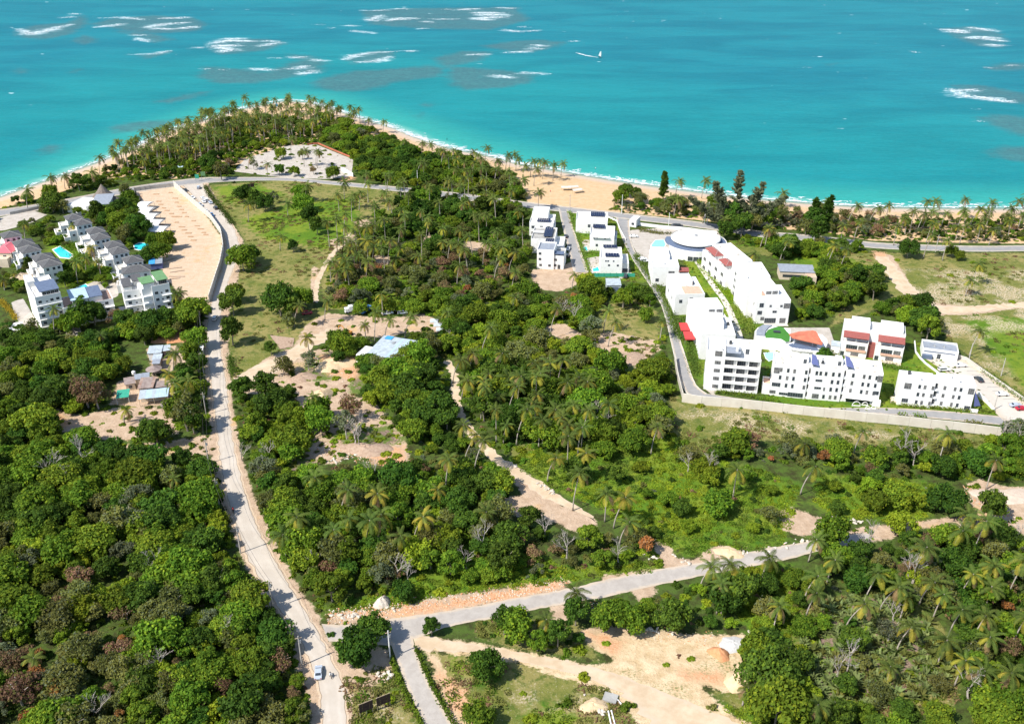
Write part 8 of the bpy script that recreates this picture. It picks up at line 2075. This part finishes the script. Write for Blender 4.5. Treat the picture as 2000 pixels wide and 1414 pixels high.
# ------------------------------------------------------------------ heaps of earth, boulders, pipes
def heap(name, label, u, v, rx, ry, h, m, seed, cat="heap", rough=.25):
    p = Gv(u, v, 0); r = np.random.default_rng(seed); nr, na = 9, 22; V = []; F = []
    ph = r.uniform(0, 6.28, 6)
    for j in range(nr + 1):
        t = j / nr
        for i in range(na):
            a = 2 * math.pi * i / na; e = 1 + .18 * math.sin(2 * a + ph[0]) + .12 * math.sin(3 * a + ph[1]) + .07 * math.sin(7 * a + ph[2])
            rr = (1 - t); z = h * (1 - rr ** 1.7) * (1 + rough * .5 * math.sin(4 * a + 5 * t + ph[3])) + (r.normal(0, rough * h * .12) if 0 < j < nr else 0)
            V.append((rx * rr * e * math.cos(a), ry * rr * e * math.sin(a), z if j else -.1))
    for j in range(nr):
        for i in range(na):
            k = (i + 1) % na; F.append((j * na + i, j * na + k, (j + 1) * na + k, (j + 1) * na + i))
    mb = MB(); mb.add(V, F); return mb.build(name, M[m], None, smooth=True, loc=(p.x, p.y, 0), label=label, cat=cat)
M['pinkearth'] = mat('pinkish_earth', (0.52, 0.41, 0.32), (0.60, 0.49, 0.39), 0.8, .95, bump=.1, bscale=2); M['redearth'] = mat('red_earth', (0.50, 0.22, 0.10), (0.56, 0.28, 0.14), 1.2, .95, bump=.1, bscale=2); M['tanearth'] = mat('tan_earth', (0.56, 0.41, 0.24), (0.62, 0.475, 0.30), 1.0, .95, bump=.1, bscale=2)
M['chalk'] = mat('chalky_rubble', (0.62, 0.56, 0.47), (0.50, 0.43, 0.35), 1.5, .95, bump=.15, bscale=2.5); M['gravel'] = mat('grey_gravel', (0.55, 0.54, 0.52), (0.46, 0.45, 0.43), 2.0, .95, bump=.1, bscale=4); M['browndirt'] = mat('brown_rubble', (0.34, 0.23, 0.16), (0.44, 0.32, 0.23), 1.2, .95, bump=.2, bscale=2)
heap("earth_heap", "small red earth heap in the sandy quarry", 1405, 1277, 2.6, 2.4, 1.6, 'redearth', 1); heap("earth_heap", "large tan earth heap at the quarry's right edge", 1446, 1333, 3.6, 3.8, 2.2, 'tanearth', 2); heap("gravel_heap", "low grey gravel heap right of the red one", 1432, 1258, 3.6, 3.2, .7, 'gravel', 3)
heap("chalk_heap", "white chalk heap on the bank above the road junction", 747, 1178, 2.3, 2.2, 2.0, 'chalk', 4); heap("earth_heap", "broad pale sand heap in the centre clearing", 628, 775, 5.0, 5.2, 2.4, 'tanearth', 5); pass
pass; heap("rubble_heap", "brown brush heap in the lower clearing", 715, 878, 8, 5, 1.6, 'browndirt', 8); heap("rubble_heap", "dark rubble heap left of the sand heap", 590, 738, 6, 4, 1.2, 'browndirt', 9)
heap("earth_heap", "orange-brown bank above the sand heap", 655, 712, 8, 6, 1.8, 'tanearth', 10); heap("rubble_heap", "broken stone heap beside the pipes at the bottom", 1160, 1378, 3.0, 2.6, 1.0, 'tanearth', 11); heap("earth_heap", "large pale mound of the quarry at the right edge", 1965, 968, 9, 5, .7, 'pinkearth', 12); heap("rubble_heap", "brown rubble floor heap in the glade", 1230, 700, 7, 5, .8, 'browndirt', 13)
heap("earth_heap", "orange earth bank above the village", 335, 662, 9, 4, .8, 'redearth', 14); heap("earth_heap", "bulldozed sand bank at the track's sharp end", 1425, 1078, 5, 2.5, .9, 'tanearth', 15)

def rock_mesh(seed):
    r = np.random.default_rng(seed); V = []
    for i in range(14):
        d = r.normal(size=3); d /= np.linalg.norm(d); V.append(tuple(d * r.uniform(.7, 1.05) * np.array([1, .8, .65])))
    import bmesh
    bm = bmesh.new(); [bm.verts.new(v) for v in V]; bmesh.ops.convex_hull(bm, input=bm.verts); me = bpy.data.meshes.new("boulder"); bm.to_mesh(me); bm.free(); me.materials.append(M['chalk']); return me
RK = [rock_mesh(i) for i in range(5)]
ROCKS = [((1048, 945), (1085, 965), 15, "white boulder beside the reddish track"), ((995, 905), (1010, 912), 7, "white boulder at the reddish track's upper end"), ((1000, 1000), (1020, 1012), 7, "white boulder on the sandy clearing's lower edge"), ((1440, 1085), (1612, 1050), 16, "pale boulder along the asphalt road's upper edge"),
         ((1620, 1012), (1690, 1020), 12, "pale boulder on the bare strip at the road's end"), ((1310, 1085), (1350, 1100), 8, "pale boulder on the bank by the asphalt road's middle"), ((1460, 1235), (1490, 1262), 8, "white boulder at the quarry's upper right"), ((1235, 1228), (1330, 1236), 10, "chalky boulder along the quarry's upper edge"),
         ((1140, 1360), (1180, 1395), 12, "broken stone beside the pipes"), ((722, 1180), (775, 1192), 9, "small stone around the white chalk heap"), ((640, 905), (700, 885), 9, "white stone in the lower clearing"), ((1255, 1085), (1300, 1100), 7, "pale stone at the bend above the asphalt road"), ((640, 1208), (700, 1200), 9, "pale stone on the junction bank"),
         ((724, 1322), (765, 1318), 9, "white stone in the shade of the spreading tree")]
for (a, b, n, lab) in ROCKS:
    us = sorted(random.uniform(a[0], b[0]) for _ in range(n))
    for i in range(n):
        t = (us[i] - a[0]) / max(b[0] - a[0], 1); v = a[1] + (b[1] - a[1]) * t + random.uniform(-5, 5); x, y = G(us[i], v, 0)
        o = bpy.data.objects.new("boulder", random.choice(RK)); link(o); s_ = random.uniform(.35, .95); o.scale = (s_ * 1.2, s_, s_ * .8); o.location = (float(x), float(y), s_ * .25); o.rotation_euler = (random.uniform(-.3, .3), random.uniform(-.3, .3), random.uniform(0, 6))
        pos_ = "leftmost " if i == 0 else "rightmost " if i == n - 1 else (ORD[i] if i < 12 else ["thirteenth ", "fourteenth ", "fifteenth ", "sixteenth "][i - 12])
        tag(o, f"{pos_}{lab}" + (" from left" if 0 < i < n - 1 else ""), "boulder", "boulders and broken stone")
# rubble bank along the asphalt road: too many lumps to count
pts = []
for a, b, n, s0 in [((640, 1204), (1110, 1144), 1000, .3), ((1112, 1190), (1176, 1172), 60, .25), ((640, 1206), (760, 1192), 200, .35), ((1380, 1098), (1620, 1050), 140, .28), ((1235, 1240), (1420, 1250), 150, .25), ((590, 700), (690, 735), 150, .35), ((620, 880), (780, 900), 260, .35), ((1880, 960), (1990, 1020), 150, .35), ((1190, 690), (1250, 720), 120, .3)]:
    for _ in range(n):
        t = random.random(); u = a[0] + (b[0] - a[0]) * t; v = a[1] + (b[1] - a[1]) * t + random.gauss(0, 8); x, y = G(u, v, 0)
        if any(inside(np.array([x]), np.array([y]), p)[0] for p in ROAD_POLYS[:3]): continue
        pts.append((float(x), float(y), 0, random.uniform(.3, 1.2) * s0, random.randrange(3)))
RB = []
for i in range(3):
    me = RK[i].copy(); me.materials.clear(); me.materials.append([M['tanearth'], M['chalk'], M['redearth']][i]); RB.append(me)
mass("rubble", pts, RB, label="loose rubble and stones along the road banks and clearings", cat="rubble")
for i, (a, b) in enumerate([((1188, 1388), (1196, 1425)), ((1194, 1387), (1204, 1425)), ((1196, 1354), (1214, 1375))]):
    A, B_ = Gv(*a, .2), Gv(*b, .2); o = empty("pipe", (A.x, A.y, 0), 0, label=["left of two white pipes lying at the bottom edge", "right of two white pipes lying at the bottom edge", "short white pipe lying above the other two"][i], cat="pipe", group="white pipes")
    mb = MB(); mb.tube([(0, 0, .2), (B_.x - A.x, B_.y - A.y, .2)], .17, 8); mb.build("tube", M['white'], o); mb = MB(); mb.tube([(0, 0, .2), ((B_.x - A.x) * .06, (B_.y - A.y) * .06, .2)], .21, 8); mb.build("socket", M['white'], o)
MB().box(-1.6, 1.6, -1.3, 1.3, 0, .5).build("concrete_pit", M['greyconc'], None, loc=tuple(Gv(1192, 1364, 0)), rz=R(-20), label="dark concrete pit between the rubble and the short pipe", cat="pit")
# fallen palm log
for i, (a, b) in enumerate([((780, 910), (806, 932)), ((1300, 1150), (1310, 1165))][:1]):
    A, B_ = Gv(*a, .3), Gv(*b, .3); mb = MB(); mb.tube([(0, 0, .3), (B_.x - A.x, B_.y - A.y, .25)], .22, 7); mb.build("fallen_log", M['palmbark'], None, loc=(A.x, A.y, 0), label="pale fallen palm trunk at the lower clearing's edge", cat="log")
# foundation trenches dug in the sandy lot
M['trench'] = mat('dug_brown_earth', (0.42, 0.26, 0.15), (0.50, 0.33, 0.20), 1.5)
FT = [(272, 384), (305, 380), (333, 377), (310, 394), (342, 388), (314, 400), (345, 396), (320, 407), (350, 404), (326, 412), (355, 410), (335, 418), (360, 416), (350, 424), (365, 424), (340, 424), (295, 410), (302, 430), (315, 441), (345, 435), (378, 432), (355, 444), (385, 442), (360, 450), (392, 448), (368, 456), (398, 455), (372, 463), (402, 459), (378, 470), (327, 455), (330, 462)]
for i, (u, v) in enumerate(FT):
    A = Gv(u, v, 0); o = empty("foundation_trench", (A.x, A.y, 0), R(-4), label=f"{['small','narrow','short'][i % 3]} brown {(ORD[i % 11] or 'first ')}footing trench in {['upper','middle','lower'][i // 11]} rows of the sandy lot", cat="trench", group="footing trenches in the sandy lot")
    w = random.uniform(2.2, 3.4)
    MB().box(-w / 2, w / 2, .35, .6, -.05, .28).build("spoil", M['trench'], o); MB().box(-w / 2, w / 2, -.6, -.35, -.05, .25).build("spoil", M['trench'], o); MB().box(-w / 2, w / 2, -.35, .35, .0, .08).build("trench_floor", M['browndirt'], o)
for i, (u0, v0, u1, v1) in enumerate([(318, 505, 336, 500), (322, 512, 345, 504), (330, 526, 355, 523), (332, 533, 360, 529), (330, 541, 361, 541), (331, 546, 352, 544), (316, 502, 330, 497)]):
    A, B_ = Gv(u0, v0, 0), Gv(u1, v1, 0); mb = MB()
    for k in range(5): mb.tube([(0, k * .12, .12 + .05 * (k % 2)), (B_.x - A.x, B_.y - A.y + k * .12, .14)], .06, 4)
    mb.build("rebar_bundle", M['rust'], None, loc=(A.x, A.y, 0), label=["upper of the two close", "second", "third", "fourth", "fifth", "lowest", "topmost short"][i] + " steel bar bundle on the sandy lot", cat="steel bars", group="bundles of bars on the lot")
# parking bay lines
for i in range(11):
    t = i / 10; a = Gv(1868 + 100 * t, 709 + 78 * t, 0); b = a + Vector((4.4, -.3, 0))
    mb = MB().box(0, 4.4, -.12, .12, .05, .12); mb.build("bay_marker", M['greyconc'], None, loc=(a.x, a.y, 0), rz=R(-3), kind="structure")
# grey slab, sheets and tarpaulins near the big tin roof
MB().prism([tuple(p) for p in gpoly([(527, 655), (575, 661), (572, 677), (548, 682)])], 0, .16).build("slab", M['browndirt'], None, label="grey-brown slab on the meadow beside the small dark tree", cat="slab")
for i, (u, v) in enumerate([(848, 628), (855, 636), (860, 645)]):
    A = Gv(u, v, 0); w, d = (3.4, 2.4); MB().add([(-w / 2, -d / 2, .2), (w / 2, -d / 2, .3), (w / 2, d / 2, .5), (-w / 2, d / 2, .7), (0, 0, 1.3), (-w / 2, -d / 2, 0), (w / 2, -d / 2, 0), (w / 2, d / 2, 0), (-w / 2, d / 2, 0)], [(0, 1, 4), (1, 2, 4), (2, 3, 4), (3, 0, 4), (5, 6, 1, 0), (6, 7, 2, 1), (7, 8, 3, 2), (8, 5, 0, 3)]).build("tarpaulin", M['tin'], None, loc=(A.x, A.y, 0), label=["upper", "middle", "lower"][i] + " pale tarpaulin heap right of the big tin roof", cat="tarpaulin", group="pale tarpaulins")
for i, (u, v) in enumerate([(1106, 372), (1120, 371), (1128, 377)]):
    A = Gv(u, v, 0); w = 3.0; q = Bld.__new__(Bld); q.root = empty("beach_shelter", (A.x, A.y, -.3), .2 * i, label=["left", "middle", "right"][i] + " pale shelter on the wide sand patch", cat="shelter", group="beach shelters")
    q.lean(-w, w, -1.4, 1.4, 2.2, 2.5, 'paleconc', "roof")
    for x in (-w + .2, w - .3):
        for y in (-1.2, 1.1): q.box("post", x, x + .1, y, y + .1, 0, 2.2, 'timber')
p = Gv(352, 334, 0); q = Bld.__new__(Bld); q.root = empty("beach_kiosk", (p.x, p.y, -.1), 0, label="small kiosk with a pale blue roof under the grove palms", cat="kiosk"); q.box("wall", -1.4, 1.4, -1.2, 1.2, 0, 2.4); q.lean(-2, 2, -1.8, 1.8, 2.5, 2.8, 'blueroof', "roof"); q.box("counter", -1.5, 1.5, -1.5, -1.2, .9, 1.05, 'timber')
for i, (u, v, w_, h_) in enumerate([(386, 355, 2.2, 4.5), (398, 352, 2.6, 5.2)]):
    p = Gv(u, v, 0); o = empty("sign_board", (p.x, p.y, 0), R(10), label=["pale green sign board on posts left at the coast road junction", "dark green sign board on posts right at the coast road junction"][i], cat="sign"); MB().box(-w_ / 2, w_ / 2, -.06, .06, h_ - 2.6, h_).build("board", M[['greennet', 'greenroof'][i]], o)
    for x in (-w_ / 2 + .1, w_ / 2 - .2): MB().box(x, x + .12, .07, .19, 0, h_ - .2).build("post", M['frame'], o)
a = Gv(490, 372, 0); o = empty("billboard", (a.x, a.y, 0), R(25), label="small dark billboard at the top of the meadow by the road", cat="billboard")
for c in (0, 1): MB().box(c * 2.4 - 2.4, c * 2.4 - .1, -.05, .05, 1.8, 4.0).build("board_panel", M['brownpanel'], o)
for x in (-2.2, 2.0): MB().box(x, x + .12, .06, .18, 0, 3.8).build("post", M['timber'], o)
# two rusty trucks' worth of earth-moving gear by the orange earth near the tin roof: a small excavator
p = Gv(680, 654, 0); ex = empty("excavator", (p.x, p.y, 0), R(150), label="orange excavator working by the earth left of the big tin roof", cat="excavator")
M['exc'] = paint('orange_machine_paint', (0.62, 0.26, 0.04))
for s_ in (-1, 1): MB().prism([(-1.8, s_ * .95 - .25), (1.8, s_ * .95 - .25), (1.8, s_ * .95 + .25), (-1.8, s_ * .95 + .25)], 0, .75).build("track", M['black'], ex)
MB().box(-1.5, 1.1, -1.1, 1.1, .8, 1.7).build("body", M['exc'], ex); MB().box(.0, 1.2, .2, 1.05, 1.7, 2.7).build("cab", M['glass'], ex)
mb = MB(); mb.tube([(1.0, -.2, 1.4), (3.2, -.2, 3.4), (4.9, -.2, 2.6)], [.24, .2, .16], 6); mb.build("boom", M['exc'], ex); mb = MB(); mb.tube([(4.9, -.2, 2.6), (5.0, -.2, .9)], [.16, .12], 6); mb.build("arm", M['exc'], ex); MB().box(4.6, 5.4, -.7, .3, .2, .9).build("bucket", M['darkmetal'], ex)
# lawn and water tank in the village
p = Gv(262, 733, 2); mb = MB(); mb.tube([(0, 0, 0), (0, 0, 2.4)], .08, 5); o = empty("water_tank", (p.x, p.y, 0), 0, label="round white tank on legs above the village roofs", cat="water tank"); mb.build("stand", M['frame'], o); mb = MB(); mb.tube([(0, 0, 2.3), (0, 0, 2.6), (0, 0, 3.6), (0, 0, 3.9)], [.4, .7, .7, .2], 10); mb.build("tank", M['white'], o)
print("objects", len(bpy.data.objects), "tris", sum(len(m.polygons) * 2 for m in bpy.data.meshes))
